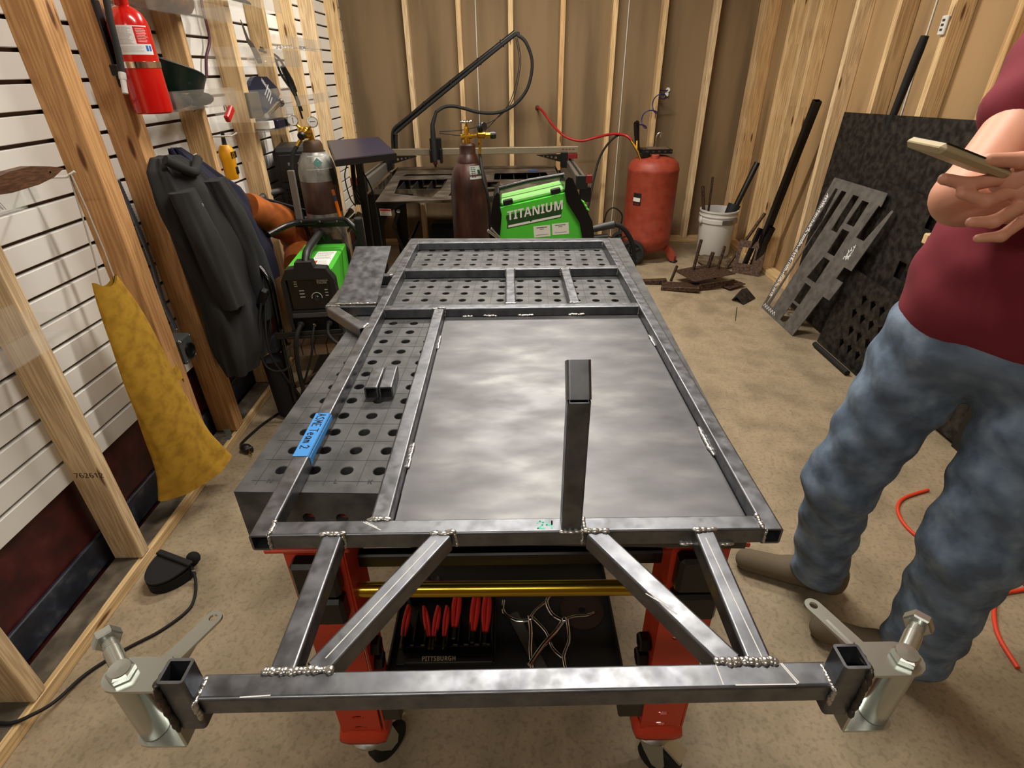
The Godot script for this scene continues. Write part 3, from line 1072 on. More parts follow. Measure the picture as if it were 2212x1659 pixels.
func caster(t: Node3D, at: Vector3, turn: float) -> void:
	var zn: Material = mats["zinc"]
	var pl := part("caster_swivel", Mb.new().lathe([Vector2(0.0, 0.135), Vector2(0.044, 0.137), Vector2(0.047, 0.150), Vector2(0.040, 0.157), Vector2(0.034, 0.160), Vector2(0.033, 0.165), Vector2(0.02, 0.168), Vector2(0.019, 0.175), Vector2(0.0, 0.175)], 28, Transform3D(Basis(), at)), zn, t)
	var dir := Basis(Vector3.UP, turn)
	var c := at + dir * Vector3(0, 0.048, 0.032)
	var fk := Mb.new()
	for s: float in [-1.0, 1.0]:
		var xf := Transform3D(dir * Basis(Vector3(0, 0, 1), Vector3.UP, Vector3(-1, 0, 0)), at + dir * Vector3(s * 0.021 + 0.0015, 0, 0))
		fk.plate(PackedVector2Array([Vector2(-0.03, 0.137), Vector2(0.035, 0.137), Vector2(0.05, 0.06), Vector2(0.044, 0.036), Vector2(0.024, 0.034), Vector2(0.0, 0.07)]), [], 0.003, xf)
	fk.box(at + dir * Vector3(0, 0.134, 0.004), Vector3(0.046, 0.004, 0.066), 0.001, dir)
	fk.box(at + dir * Vector3(0, 0.115, 0.058), Vector3(0.04, 0.006, 0.05), 0.002, dir * Basis(Vector3.RIGHT, 0.5))
	own("fork", fk, zn, pl)
	own("wheel", Mb.new().lathe([Vector2(0.008, -0.016), Vector2(0.03, -0.015), Vector2(0.042, -0.016), Vector2(0.0475, -0.011), Vector2(0.0475, 0.011), Vector2(0.042, 0.016), Vector2(0.03, 0.015), Vector2(0.008, 0.016), Vector2(0.008, -0.016)], 28, Transform3D(dir * Basis(Vector3(0, 0, 1), PI / 2), c)), mats["black_rubber"], pl)


func kingpin(t: Node3D, sx: float, off: Vector3) -> void:
	var zn: Material = mats["zinc"]
	var V := func(x: float, y: float, z: float) -> Vector3: return Vector3(sx * x, y, z) + off
	var k := part("end_block", Mb.new().sq(V.call(0.3075, 0.838, -0.2985), V.call(0.3075, 0.911, -0.2985), 0.0242, Vector3.FORWARD), mats["steel"], t)
	# U-shaped clevis of bent plate: top flange, web, bottom flange
	var fl := PackedVector2Array()
	for p in [[0.321, -0.283], [0.356, -0.283]]:
		fl.append(Vector2(p[0], p[1]))
	for i in 9:
		var a := -PI / 2 + PI * i / 8.0
		fl.append(Vector2(0.358 + 0.0165 * cos(a), -0.2995 - 0.0165 * -sin(a)) * Vector2(1, 1))
	fl = PackedVector2Array([Vector2(0.321, -0.283), Vector2(0.358, -0.283)])
	for i in range(1, 9):
		var a := PI / 2 - PI * i / 8.0
		fl.append(Vector2(0.358 + 0.0165 * cos(a), -0.2995 + 0.0165 * sin(a)))
	fl.append(Vector2(0.321, -0.316))
	var cm := Mb.new()
	for yy: float in [0.9055, 0.815]:
		var pts := PackedVector2Array()
		for p in fl:
			var w: Vector3 = V.call(p.x, yy, p.y)
			pts.append(Vector2(w.x, -w.z))
		cm.plate(pts, [], 0.003, Transform3D(Basis(Vector3.RIGHT, -PI / 2), Vector3(0, yy + off.y, 0)))
	cm.box(V.call(0.3205, 0.8588, -0.2995), Vector3(0.003, 0.0905, 0.033), 0.0008)
	var cl := part("clevis", cm, zn, t, "zinc plated clevis bracket")
	# kingpin bolt
	var bm := Mb.new()
	hexprism(bm, V.call(0.3575, 0.9055, -0.299), Vector3.UP, 0.0118, 0.0085)
	bm.lathe([Vector2(0.0, 0.0), Vector2(0.0098, 0.0), Vector2(0.0094, 0.0008), Vector2(0.0, 0.0012)], 20, Transform3D(Basis(), V.call(0.3575, 0.914, -0.299)))
	own("bolt_head", bm, zn, cl)
	var nm := Mb.new()
	hexprism(nm, V.call(0.3575, 0.812, -0.299), Vector3.DOWN, 0.0108, 0.009)
	own("nut", nm, mats["zinc_yellow"], cl)
	# spindle: barrel, stub axle with nut, steering arm
	var sp := part("spindle_barrel", Mb.new().lathe([Vector2(0.006, 0.8155), Vector2(0.0125, 0.8155), Vector2(0.0129, 0.8165), Vector2(0.0129, 0.9015), Vector2(0.006, 0.9020)], 24, Transform3D(Basis(), V.call(0.3585, 0.0, -0.2995))), zn, t, "zinc plated spindle with a stub axle")
	var d := (V.call(0.427, 0.87, -0.363) - V.call(0.361, 0.87, -0.30) as Vector3).normalized()
	var a0: Vector3 = V.call(0.361, 0.87, -0.30)
	own("stub_axle", Mb.new().tube([a0 + d * 0.008, a0 + d * 0.068], 0.0082, 20), zn, sp)
	var th := Mb.new()
	for i in 7:
		th.tube([a0 + d * (0.068 + i * 0.0021), a0 + d * (0.0695 + i * 0.0021)], 0.0074, 16, true)
	th.tube([a0 + d * 0.066, a0 + d * 0.09], 0.0068, 16)
	own("thread", th, zn, sp)
	var nu := Mb.new()
	hexprism(nu, a0 + d * 0.082, d, 0.0135, 0.012)
	own("axle_nut", nu, zn, sp)
	# steering arm: a flat eye end with a folded web under it
	var e := Vector2(0.3178, -0.3745)
	var b := Vector2(0.343, -0.318)
	var dir := (e - b).normalized()
	var sd := Vector2(-dir.y, dir.x)
	var hole := PackedVector2Array()
	var out := PackedVector2Array()
	var fix := func(p: Vector2) -> Vector2:
		var w: Vector3 = V.call(p.x, 0, p.y)
		return Vector2(w.x, -w.z)
	out.append(fix.call(b + sd * 0.0085))
	for i in 11:
		var an := PI / 2 - PI * i / 10.0
		out.append(fix.call(e + dir * cos(an) * 0.0088 + sd * sin(an) * 0.0088))
	out.append(fix.call(b - sd * 0.0085))
	for i in 12:
		hole.append(fix.call(e + Vector2(cos(TAU * i / 12), sin(TAU * i / 12)) * 0.0042))
	var am := Mb.new().plate(out, [hole], 0.003, Transform3D(Basis(Vector3.RIGHT, -PI / 2), Vector3(0, 0.882 + off.y, 0)))
	var w1: Vector3 = V.call(e.x + 0.0035, 0.882, e.y + 0.018)
	var w2: Vector3 = V.call(b.x - 0.008, 0.882, b.y - 0.004)
	var w3: Vector3 = V.call(b.x - 0.006, 0.862, b.y - 0.002)
	var nz := (w2 - w1).cross(w3 - w1).normalized() * 0.0028
	am.tri(w1, w2, w3)
	am.tri(w1 + nz, w3 + nz, w2 + nz)
	am.quad(w1, w1 + nz, w2 + nz, w2)
	am.quad(w2, w2 + nz, w3 + nz, w3)
	am.quad(w3, w3 + nz, w1 + nz, w1)
	own("steering_arm", am, zn, sp)
	# burnt weld lumps that join block, clevis and bar
	var lump := Mb.new()
	lump.bead(V.call(0.3195, 0.905, -0.285), V.call(0.3195, 0.842, -0.2845), 0.0036, 14, rng)
	lump.bead(V.call(0.3195, 0.908, -0.288), V.call(0.3195, 0.905, -0.310), 0.0032, 6, rng)
	own("burnt_weld", lump, mats["weld_dark"], k)
	var ln2 := Mb.new()
	ln2.bead(V.call(0.2955, 0.8775, -0.288), V.call(0.2955, 0.8775, -0.311), 0.0026, 9, rng)
	ln2.bead(V.call(0.2955, 0.877, -0.2865), V.call(0.2955, 0.856, -0.2865), 0.0034, 6, rng)
	own("weld_bead", ln2, mats["weld"], k)


func spindles() -> void:
	var t := get_node("kart_frame") as Node3D
	kingpin(t, 1.0, Vector3.ZERO)
	kingpin(t, -1.0, Vector3(0.0025, 0, 0.005))
	# masking tape with handwriting, folded over the rail
	var tp := Mb.new()
	tp.box(Vector3(-0.3168, 0.87865, -0.7065), Vector3(0.0225, 0.0005, 0.117))
	var side := PackedVector2Array([Vector2(-0.765, 0.8745), Vector2(-0.765, 0.868), Vector2(-0.74, 0.866), Vector2(-0.70, 0.865), Vector2(-0.66, 0.8655), Vector2(-0.655, 0.862), Vector2(-0.648, 0.861), Vector2(-0.648, 0.8745)])
	tp.plate(side, [], 0.0004, Transform3D(Basis(Vector3(0, 0, 1), Vector3.UP, Vector3(-1, 0, 0)), Vector3(-0.3031, 0, 0)))
	tp.quad(Vector3(-0.3056, 0.8789, -0.648), Vector3(-0.3026, 0.8745, -0.648), Vector3(-0.3026, 0.8745, -0.765), Vector3(-0.3056, 0.8789, -0.765))
	var tape := part("masking_tape", tp, mats["tape_blue"], t, "blue masking tape with handwriting")
	var gl := {
		"A": [[Vector2(0, 0), Vector2(0.45, 1), Vector2(0.9, 0)], [Vector2(0.2, 0.4), Vector2(0.75, 0.4)]],
		"S": [[Vector2(0.85, 0.9), Vector2(0.45, 1), Vector2(0.1, 0.8), Vector2(0.8, 0.3), Vector2(0.5, 0), Vector2(0, 0.1)]],
		"M": [[Vector2(0, 0), Vector2(0.12, 1), Vector2(0.45, 0.35), Vector2(0.85, 1), Vector2(0.95, 0)]],
		"E": [[Vector2(0.85, 1), Vector2(0.1, 1), Vector2(0, 0), Vector2(0.85, 0)], [Vector2(0.05, 0.5), Vector2(0.7, 0.5)]],
		"T": [[Vector2(-0.1, 1), Vector2(0.95, 1)], [Vector2(0.45, 1), Vector2(0.4, 0)]],
		"e": [[Vector2(0.05, 0.35), Vector2(0.75, 0.4), Vector2(0.6, 0.65), Vector2(0.2, 0.6), Vector2(0, 0.3), Vector2(0.3, 0), Vector2(0.8, 0.1)]],
		"a": [[Vector2(0.75, 0.6), Vector2(0.3, 0.65), Vector2(0, 0.3), Vector2(0.3, 0), Vector2(0.7, 0.25), Vector2(0.75, 0.6), Vector2(0.8, 0)]],
		"m": [[Vector2(0, 0), Vector2(0.05, 0.6), Vector2(0.35, 0.6), Vector2(0.42, 0), Vector2(0.42, 0.5), Vector2(0.75, 0.6), Vector2(0.9, 0)]],
		"2": [[Vector2(0, 0.75), Vector2(0.35, 1), Vector2(0.8, 0.8), Vector2(0.65, 0.45), Vector2(0, 0), Vector2(0.9, 0.02)]],
		"4": [[Vector2(0.65, 0), Vector2(0.75, 1), Vector2(0.7, 0.5), Vector2(0, 0.45), Vector2(0.15, 0.95)]],
	}
	var lines := []
	var cx := 0.0
	for ch in "ASME Team 2":
		if ch == " ":
			cx += 0.005
			continue
		var sc := Vector2(0.0078, 0.0135)
		for l: Array in gl[ch]:
			var q := []
			for p: Vector2 in l:
				q.append(Vector2(cx, 0) + p * sc)
			lines.append(q)
		cx += 0.0098
	var bs := Basis(Vector3(0, 0, 1), Vector3.RIGHT, Vector3.UP)
	own("handwriting", strokes(lines, 0.0016, 0.0002, Transform3D(bs, Vector3(-0.3235, 0.8792, -0.762))), mats["ink"], tape)
	var l24 := []
	for i in 2:
		for l: Array in gl["24"[i]]:
			var q := []
			for p: Vector2 in l:
				q.append(Vector2(0.0115 * i, 0) + p * Vector2(0.0095, 0.0125))
			l24.append(q)
	part("paint_mark", strokes(l24, 0.0019, 0.0002, Transform3D(Basis(Vector3.RIGHT, -PI / 2), Vector3(0.0315, 0.8784, -0.4945))), mats["mint"], t, "mint green number 24")
	# soapstone lines and bare scratches on the bars
	var so := []
	for q in [[[0.194, -0.3125], [0.1945, -0.293]], [[0.206, -0.2925], [0.262, -0.2925]], [[0.2565, -0.313], [0.264, -0.293]], [[0.258, -0.313], [0.2655, -0.294]], [[-0.253, -0.2875], [-0.226, -0.289]], [[-0.19, -0.509], [-0.165, -0.495]], [[-0.187, -0.5095], [-0.171, -0.5]], [[0.145, -0.395], [0.165, -0.378]], [[0.148, -0.3975], [0.163, -0.382]], [[0.158, -0.385], [0.172, -0.369]], [[0.236, -0.475], [0.2385, -0.39]], [[0.2385, -0.39], [0.2415, -0.32]], [[-0.094, -0.476], [-0.185, -0.325]]]:
		var a := []
		for p in q:
			a.append(Vector2(p[0], -p[1]))
		so.append(a)
	part("soapstone_mark", strokes(so, 0.0012, 0.0002, Transform3D(Basis(Vector3.RIGHT, -PI / 2), Vector3(0, 0.87845, 0))), mats["chalk"], t, "thin white soapstone lines")


func table_things() -> void:
	# two offcuts on the table top
	var n := 0
	for q in [[-0.2555, -0.850, -0.925, 0.0], [-0.2285, -0.8505, -0.9305, 0.012]]:
		var a := Vector3(q[0], 0.8655, q[1])
		var b := Vector3(q[0] - q[3] * 0.2 - 0.001, 0.8655, q[2])
		single("tube_offcut", Mb.new().sq(a, b, 0.0248), mats["steel"], ["short square steel tube offcut on the table, left of the pair", "short square steel tube offcut on the table, right of the pair"][n], "tube offcut", Vector3(q[0], 0.8531, -0.89), "tube offcuts on the welding table")
		n += 1
	# pliers rack on the shelf
	var rk := thing("pliers_rack", "black pliers rack with lettering on the lower shelf of the welding table", "rack", Vector3(-0.145, 0.292, -0.77))
	var rb: Material = mat("rack_black", Color(0.045, 0.043, 0.042), 0.5)
	var mb := Mb.new()
	mb.box(Vector3(-0.145, 0.297, -0.79), Vector3(0.21, 0.01, 0.21), 0.002)
	for i in 9:
		var x := -0.235 + 0.0235 * i
		mb.box(Vector3(x, 0.3225, -0.748), Vector3(0.003, 0.041, 0.075), 0.001)
	mb.box(Vector3(-0.141, 0.311, -0.715), Vector3(0.196, 0.018, 0.006), 0.001)
	mb.box(Vector3(-0.141, 0.318, -0.835), Vector3(0.196, 0.032, 0.012), 0.002)
	part("rack_body", mb, rb, rk)
	var cs := part("label_bar", Mb.new().box(Vector3(-0.137, 0.306, -0.686), Vector3(0.185, 0.016, 0.012), 0.002), rb, rk)
	words("PITTSBURGH", 0.0085, 0.0004, Transform3D(Basis(Vector3.RIGHT, -0.9), Vector3(-0.1925, 0.3155, -0.6795)), mat("letter_tan", Color(0.62, 0.58, 0.46), 0.7), cs)
	var lm := Mb.new()
	for i in 8:
		lm.box(Vector3(-0.216 + 0.0228 * i, 0.3204, -0.7155), Vector3(0.009, 0.0006, 0.003))
	part("size_mark", lm, mat("letter_tan", Color.WHITE), rk)
	# red handled pliers standing in the rack
	var hs := [[-0.231, -0.789, -0.236, -0.726, 0.008], [-0.197, -0.786, -0.181, -0.725, 0.007], [-0.165, -0.786, -0.17, -0.725, 0.008], [-0.146, -0.786, -0.148, -0.725, 0.007], [-0.126, -0.830, -0.128, -0.747, 0.011], [-0.082, -0.829, -0.088, -0.737, 0.011], [-0.058, -0.828, -0.062, -0.734, 0.011]]
	var which := ["leftmost", "second from the left", "third from the left", "fourth from the left", "fifth from the left with the longest reach", "sixth from the left with large handles", "rightmost with large handles"]
	for i in hs.size():
		var h: Array = hs[i]
		var a := Vector3(h[0], 0.352, h[1])
		var b := Vector3(h[2], 0.336, h[3])
		var p := thing("pliers", "red handled pliers in the black rack, " + which[i], "pliers", b, "red pliers in the rack")
		var d := (b - a).normalized()
		var s := d.cross(Vector3.UP).normalized()
		for w: float in [-1.0, 1.0]:
			var off: Vector3 = s * w * h[4] * 0.42
			var path := bez([a + off * 0.4 + Vector3(0, 0.004 * w, 0), a.lerp(b, 0.35) + off * 1.2, a.lerp(b, 0.75) + off * 1.1, b + off * 0.7], 3)
			var rad := []
			for k in path.size():
				rad.append(h[4] * (0.34 + 0.2 * sin(PI * minf(1.0, (k + 1.0) / path.size()))))
			part("handle", Mb.new().tube(path, 0.004, 8, true, rad), mat("grip_red", Color(0.78, 0.13, 0.09), 0.5), p)
		var jw := Mb.new()
		jw.box(b + d * 0.012 + Vector3(0, -0.003, 0), Vector3(h[4] * 0.9, 0.007, 0.03), 0.002)
		part("jaw", jw, mat("tool_steel", Color(0.30, 0.29, 0.26), 0.4, 0.8), p)
	for i in 3:
		var c := Vector3(-0.222 + 0.026 * i, 0.35, -0.845)
		single("pliers_grey", Mb.new().ball(c, Vector3(0.009, 0.03, 0.012)).box(c + Vector3(0, -0.025, 0), Vector3(0.01, 0.03, 0.01), 0.002), mat("grip_grey", Color(0.20, 0.20, 0.19), 0.5), "grey handled pliers at the back of the black rack, " + ["left", "middle", "right"][i], "pliers", c - Vector3(0, 0.04, 0), "grey pliers in the rack")
	# two locking clamps
	for q in [[Vector3(0.045, 0.304, -0.765), 0.35, "bright steel locking clamp lying on the lower shelf, nearer the red pliers"], [Vector3(0.105, 0.318, -0.75), -0.32, "bright steel locking clamp lying on the lower shelf, on top of the other clamp"]]:
		var cl := thing("locking_clamp", q[2], "clamp", q[0], "locking clamps on the lower shelf")
		var bs := Basis(Vector3.UP, q[1])
		var W := func(x: float, y: float, z: float) -> Vector3: return q[0] + bs * Vector3(x, y, z)
		part("handle", Mb.new().tube(bez([W.call(0.0, 0, -0.03), W.call(-0.012, 0, 0.01), W.call(-0.03, 0, 0.05), W.call(-0.045, 0, 0.10)], 4), 0.0055, 8), mats["chrome"], cl)
		part("release_lever", Mb.new().tube(bez([W.call(0.006, 0.0, -0.025), W.call(0.02, 0, 0.02), W.call(0.018, 0, 0.06), W.call(0.03, 0, 0.09)], 4), 0.0045, 8), mats["chrome"], cl)
		part("jaw", Mb.new().tube(bez([W.call(0.0, 0, -0.02), W.call(-0.03, 0, -0.03), W.call(-0.05, 0.0, -0.06), W.call(-0.04, 0, -0.09)], 4), 0.005, 8), mats["chrome"], cl)
		part("jaw", Mb.new().tube(bez([W.call(0.0, 0, -0.025), W.call(0.02, 0, -0.04), W.call(0.045, 0, -0.05), W.call(0.06, 0, -0.062)], 4), 0.004, 8), mats["chrome"], cl)
		part("rivet", Mb.new().ball(W.call(0, 0.006, -0.022), Vector3(0.006, 0.003, 0.006)), mats["chrome"], cl)
	# angle square under the clamps, round disc behind
	var sq := Mb.new()
	sq.plate(PackedVector2Array([Vector2(-0.005, -0.1), Vector2(0.022, -0.1), Vector2(0.10, 0.06), Vector2(0.10, 0.085), Vector2(0.09, 0.085), Vector2(0.0, -0.07)]), [], 0.006, Transform3D(Basis(Vector3.RIGHT, PI / 2), Vector3(-0.002, 0.293, -0.70)))
	single("clamp_pad", Mb.new().box(Vector3(0.03, 0.297, -0.735), Vector3(0.026, 0.008, 0.16), 0.003, Basis(Vector3.UP, 0.42)), mat("dull_grey", Color(0.27, 0.26, 0.25), 0.5), "flat grey bar lying under the locking clamps on the lower shelf", "bar", Vector3(0.03, 0.293, -0.735))
	single("grinding_disc", Mb.new().lathe([Vector2(0.008, 0.0), Vector2(0.05, 0.0), Vector2(0.05, 0.004), Vector2(0.012, 0.006), Vector2(0.008, 0.004)], 28, Transform3D(Basis(), Vector3(0.158, 0.2925, -0.815))), mat("disc_brown", Color(0.20, 0.13, 0.10), 0.8), "round brown grinding disc on the lower shelf behind the clamps", "disc", Vector3(0.158, 0.2925, -0.815))


# part of a cylinder skin, with print coordinates; angles are measured from +z towards +x
func arc(c: Vector3, r: float, y0: float, y1: float, a0: float, a1: float, n := 14, r1 := -1.0) -> Mb:
	var mb := Mb.new()
	var rt := r if r1 < 0 else r1
	for i in n:
		var f0 := float(i) / n
		var f1 := float(i + 1) / n
		var d0 := Vector3(sin(lerpf(a0, a1, f0)), 0, cos(lerpf(a0, a1, f0)))
		var d1 := Vector3(sin(lerpf(a0, a1, f1)), 0, cos(lerpf(a0, a1, f1)))
		var p := [c + d0 * r + Vector3(0, y0, 0), c + d1 * r + Vector3(0, y0, 0), c + d1 * rt + Vector3(0, y1, 0), c + d0 * rt + Vector3(0, y1, 0)]
		var u := [Vector2(f0, 1), Vector2(f1, 1), Vector2(f1, 0), Vector2(f0, 0)]
		for k in [0, 2, 1, 0, 3, 2]:
			mb.put(p[k], d0 if k == 0 or k == 3 else d1, u[k])
	return mb


func print_image(w: int, h: int, blocks: Array, sd: int) -> ImageTexture:
	var im := Image.create(w, h, false, Image.FORMAT_RGB8)
	var g := RandomNumberGenerator.new()
	g.seed = sd
	for b in blocks:
		var r: Rect2i = b[0]
		if b[1] is Color:
			im.fill_rect(r, b[1])
		else:
			# rows of small print in the colour given
			var y := r.position.y
			while y < r.end.y - 2:
				var x := r.position.x
				var stop := r.end.x - g.randi_range(0, r.size.x / 4)
				while x < stop:
					var l := g.randi_range(2, 9)
					im.fill_rect(Rect2i(x, y, mini(l, stop - x), b[3]), b[2])
					x += l + 2
				y += b[3] * 2 + 1
	return ImageTexture.create_from_image(im)


func print_mat(key: String, t: Texture2D, rough := 0.5) -> StandardMaterial3D:
	var m := mat(key, Color.WHITE, rough)
	m.albedo_texture = t
	return m


func tray(label: String, x0: float, x1: float, z0: float, z1: float, y: float, lip: float) -> Node3D:
	var t := thing("acrylic_tray", label, "tray", Vector3((x0 + x1) * 0.5, y, (z0 + z1) * 0.5), "clear acrylic trays on the slat wall")
	var a: Material = mats["acrylic"]
	var zc := (z0 + z1) * 0.5
	var xc := (x0 + x1) * 0.5
	var lz := absf(z1 - z0)
	part("tray_floor", Mb.new().box(Vector3(xc, y + 0.0015, zc), Vector3(x1 - x0, 0.003, lz)), a, t)
	part("front_lip", Mb.new().box(Vector3(x1 - 0.0015, y + lip * 0.5 + 0.003, zc), Vector3(0.003, lip, lz)), a, t)
	part("back_panel", Mb.new().box(Vector3(x0 + 0.0015, y + lip * 0.7 + 0.003, zc), Vector3(0.003, lip * 1.4, lz)), a, t)
	for z: float in [z0, z1]:
		part("side_lip", Mb.new().box(Vector3(xc, y + lip * 0.5 + 0.003, z + (0.0015 if z == minf(z0, z1) else -0.0015)), Vector3(x1 - x0 - 0.006, lip, 0.003)), a, t)
	return t


# closed cloth loft: levels of [y, x, z, half depth x, half width z]
func garment(levels: Array, folds: int, amp: float, ph: float, seg := 48, cap := true) -> Mb:
	var rows := []
	var steps := 5
	for i in levels.size() - 1:
		for k in (steps + (1 if i == levels.size() - 2 else 0)):
			var f := float(k) / steps
			var a: Array = levels[i]
			var b: Array = levels[i + 1]
			var l := []
			for q in 5:
				l.append(lerpf(a[q], b[q], f))
			var ring := []
			for s in seg:
				var an := TAU * s / seg
				var w := amp * (sin(folds * an + ph + l[0] * 7.0) * 0.6 + sin((folds * 2 + 1) * an + ph * 2.0 - l[0] * 11.0) * 0.3 + sin(3.0 * an - l[0] * 23.0 + ph) * 0.35)
				var ca := cos(an)
				var sa := sin(an)
				ring.append(Vector3(l[1] + signf(ca) * pow(absf(ca), 0.8) * (l[3] + w), l[0], l[2] - signf(sa) * pow(absf(sa), 0.8) * (l[4] + w)))
			rows.append(ring)
	rows.reverse()
	var mb := Mb.new().grid(rows, true)
	if cap:
		for e in [0, rows.size() - 1]:
			var q: Array = rows[e]
			var c := Vector3.ZERO
			for p in q:
				c += p
			c /= q.size()
			for k in seg:
				if e == 0:
					mb.tri(c, q[(k + 1) % seg], q[k])
				else:
					mb.tri(c, q[k], q[(k + 1) % seg])
	return mb


func left_wall_things() -> void:
	var blk: Material = mats["black_plastic"]
	var chrome: Material = mats["chrome"]
	# fire extinguisher
	var c := Vector3(-1.118, 0, -1.925)
	var fx := thing("fire_extinguisher", "red fire extinguisher with a white label hanging on a brown stud", "fire extinguisher", Vector3(c.x, 1.268, c.z))
	var red := mat("extinguisher_red", Color(0.80, 0.06, 0.05), 0.22)
	red.clearcoat_enabled = true
	red.clearcoat = 0.6
	red.clearcoat_roughness = 0.1
	var body := part("cylinder", Mb.new().lathe([Vector2(0.0, 1.266), Vector2(0.048, 1.266), Vector2(0.053, 1.27), Vector2(0.0545, 1.28), Vector2(0.0545, 1.49), Vector2(0.052, 1.51), Vector2(0.044, 1.528), Vector2(0.03, 1.541), Vector2(0.019, 1.547), Vector2(0.018, 1.575), Vector2(0.0, 1.575)], 40, Transform3D(Basis(), c)), red, fx)
	own("band", Mb.new().lathe([Vector2(0.0545, 1.389), Vector2(0.0562, 1.390), Vector2(0.0562, 1.406), Vector2(0.0545, 1.407)], 40, Transform3D(Basis(), c)), chrome, body)
	var lt := print_image(256, 200, [[Rect2i(0, 0, 256, 200), Color(0.92, 0.92, 0.92)], [Rect2i(12, 12, 128, 120), null, Color(0.45, 0.45, 0.47), 2], [Rect2i(12, 142, 190, 46), null, Color(0.6, 0.6, 0.62), 2], [Rect2i(152, 8, 104, 118), Color(0.82, 0.08, 0.07)], [Rect2i(166, 20, 80, 100), null, Color(0.95, 0.85, 0.85), 5], [Rect2i(206, 136, 18, 40), Color(0.15, 0.4, 0.75)], [Rect2i(230, 136, 18, 40), Color(0.15, 0.4, 0.75)]], 4)
	own("label", arc(c, 0.0549, 1.424, 1.497, -0.45, 1.45), print_mat("extinguisher_label", lt), body)
	var vm := Mb.new()
	vm.box(Vector3(c.x, 1.59, c.z), Vector3(0.034, 0.034, 0.034), 0.006)
	vm.box(Vector3(c.x + 0.02, 1.618, c.z + 0.01), Vector3(0.03, 0.012, 0.11), 0.004, Basis(Vector3.UP, 0.9))
	vm.box(Vector3(c.x + 0.02, 1.594, c.z + 0.012), Vector3(0.024, 0.008, 0.10), 0.003, Basis(Vector3.UP, 0.9) * Basis(Vector3.RIGHT, 0.2))
	part("valve", vm, mat("valve_grey", Color(0.75, 0.75, 0.75), 0.3, 0.6), fx)
	part("gauge", Mb.new().lathe([Vector2(0, 0), Vector2(0.014, 0), Vector2(0.014, 0.008), Vector2(0, 0.009)], 20, Transform3D(Basis(Vector3.RIGHT, PI / 2), Vector3(c.x + 0.012, 1.585, c.z + 0.017))), mats["white_plastic"], fx)
	var hz := part("hose", Mb.new().tube(bez([Vector3(c.x - 0.01, 1.592, c.z + 0.015), Vector3(-1.11, 1.60, -1.86), Vector3(-1.095, 1.57, -1.825), Vector3(-1.09, 1.50, -1.80), Vector3(-1.087, 1.43, -1.785), Vector3(-1.085, 1.375, -1.768)], 6), 0.0088, 12), mats["black_rubber"], fx)
	own("nozzle", Mb.new().tube([Vector3(-1.085, 1.378, -1.769), Vector3(-1.085, 1.362, -1.763), Vector3(-1.085, 1.361, -1.763), Vector3(-1.084, 1.327, -1.752)], 0.009, 12, true, [0.0095, 0.0095, 0.0075, 0.0075]), mat("nozzle_white", Color(0.82, 0.82, 0.82), 0.35, 0.3), hz)
	part("wall_bracket", Mb.new().box(Vector3(-1.1765, 1.45, -1.90), Vector3(0.008, 0.22, 0.03), 0.002).box(Vector3(-1.165, 1.385, -1.87), Vector3(0.025, 0.03, 0.012), 0.003), blk, fx)
	# clear trays along the wall
	var ext_tray := tray("clear acrylic tray behind the fire extinguisher top, holding brown leather", -1.265, -1.10, -2.03, -2.62, 1.545, 0.05)
	var lea := Mb.new()
	lea.tube(bez([Vector3(-1.19, 1.60, -2.08), Vector3(-1.17, 1.612, -2.2), Vector3(-1.17, 1.60, -2.34), Vector3(-1.18, 1.60, -2.46)], 5), 0.05, 14, true, [0.02, 0.035, 0.045, 0.05, 0.053, 0.055, 0.055, 0.055, 0.055, 0.055, 0.053, 0.05, 0.045, 0.035, 0.025, 0.01])
	single("leather_roll", lea, textured("leather_brown", Color(1, 1, 1), noise_tex(70, 0.02, [Color(0.25, 0.13, 0.06), Color(0.45, 0.27, 0.13)], [0.3, 0.8], 256, 4), Vector3(4, 4, 4), 0.6), "brown leather roll in the acrylic tray above the fire extinguisher", "leather", Vector3(-1.18, 1.549, -2.27))
	tray("smoky clear tray under the dark green visor", -1.265, -1.10, -2.03, -2.5, 1.263, 0.058)
	tray("clear acrylic tray with the steel scraper", -1.265, -1.10, -2.68, -3.36, 1.396, 0.07)
	tray("clear acrylic tray holding loose nails, right of the scraper tray", -1.265, -1.10, -3.24, -3.80, 1.474, 0.055)
	tray("topmost clear tray with a dark blade on it", -1.265, -1.10, -2.66, -3.22, 1.622, 0.05)
	tray("tall clear tray with the navy disc package", -1.265, -1.10, -2.62, -3.13, 1.185, 0.12)
	tray("dusty clear tray nearest the back corner, above the silver cylinder", -1.265, -1.10, -3.2, -3.82, 1.217, 0.045)
	tray("small clear tray under the wooden handled brush", -1.265, -1.05, -1.06, -1.225, 1.122, 0.05)
	tray("lowest clear tray, wrapped round the pale stamped stud", -1.178, -1.05, -0.97, -1.212, 0.834, 0.05)
	# visor of dark green plastic
	var rows := []
	for i in 13:
		var line := []
		var v := i / 12.0
		for j in 21:
			var u := j / 20.0
			var an := lerpf(-0.35, 3.3, u)
			var drop := 0.13 * pow(u, 0.8)
			var rr := 0.095 - 0.03 * v
			line.append(Vector3(-1.20 + sin(an) * rr * 1.0, 1.455 - drop - v * (0.125 - 0.05 * u) + 0.03 * sin(an) * v, -2.23 + cos(an) * rr * 1.25 - u * 0.03))
		rows.append(line)
	var vs := thing("visor", "dark green curved visor standing in the smoky tray beside the fire extinguisher", "visor", Vector3(-1.18, 1.268, -2.23))
	var gm := mat("visor_green", Color(0.04, 0.13, 0.10), 0.3)
	part("shield", Mb.new().cloth(rows, 0.004), gm, vs)
	var rim := []
	for p in rows[0]:
		rim.append(p)
	part("rim", Mb.new().tube(rim, 0.005, 8), mat("visor_rim", Color(0.02, 0.06, 0.05), 0.5), vs)
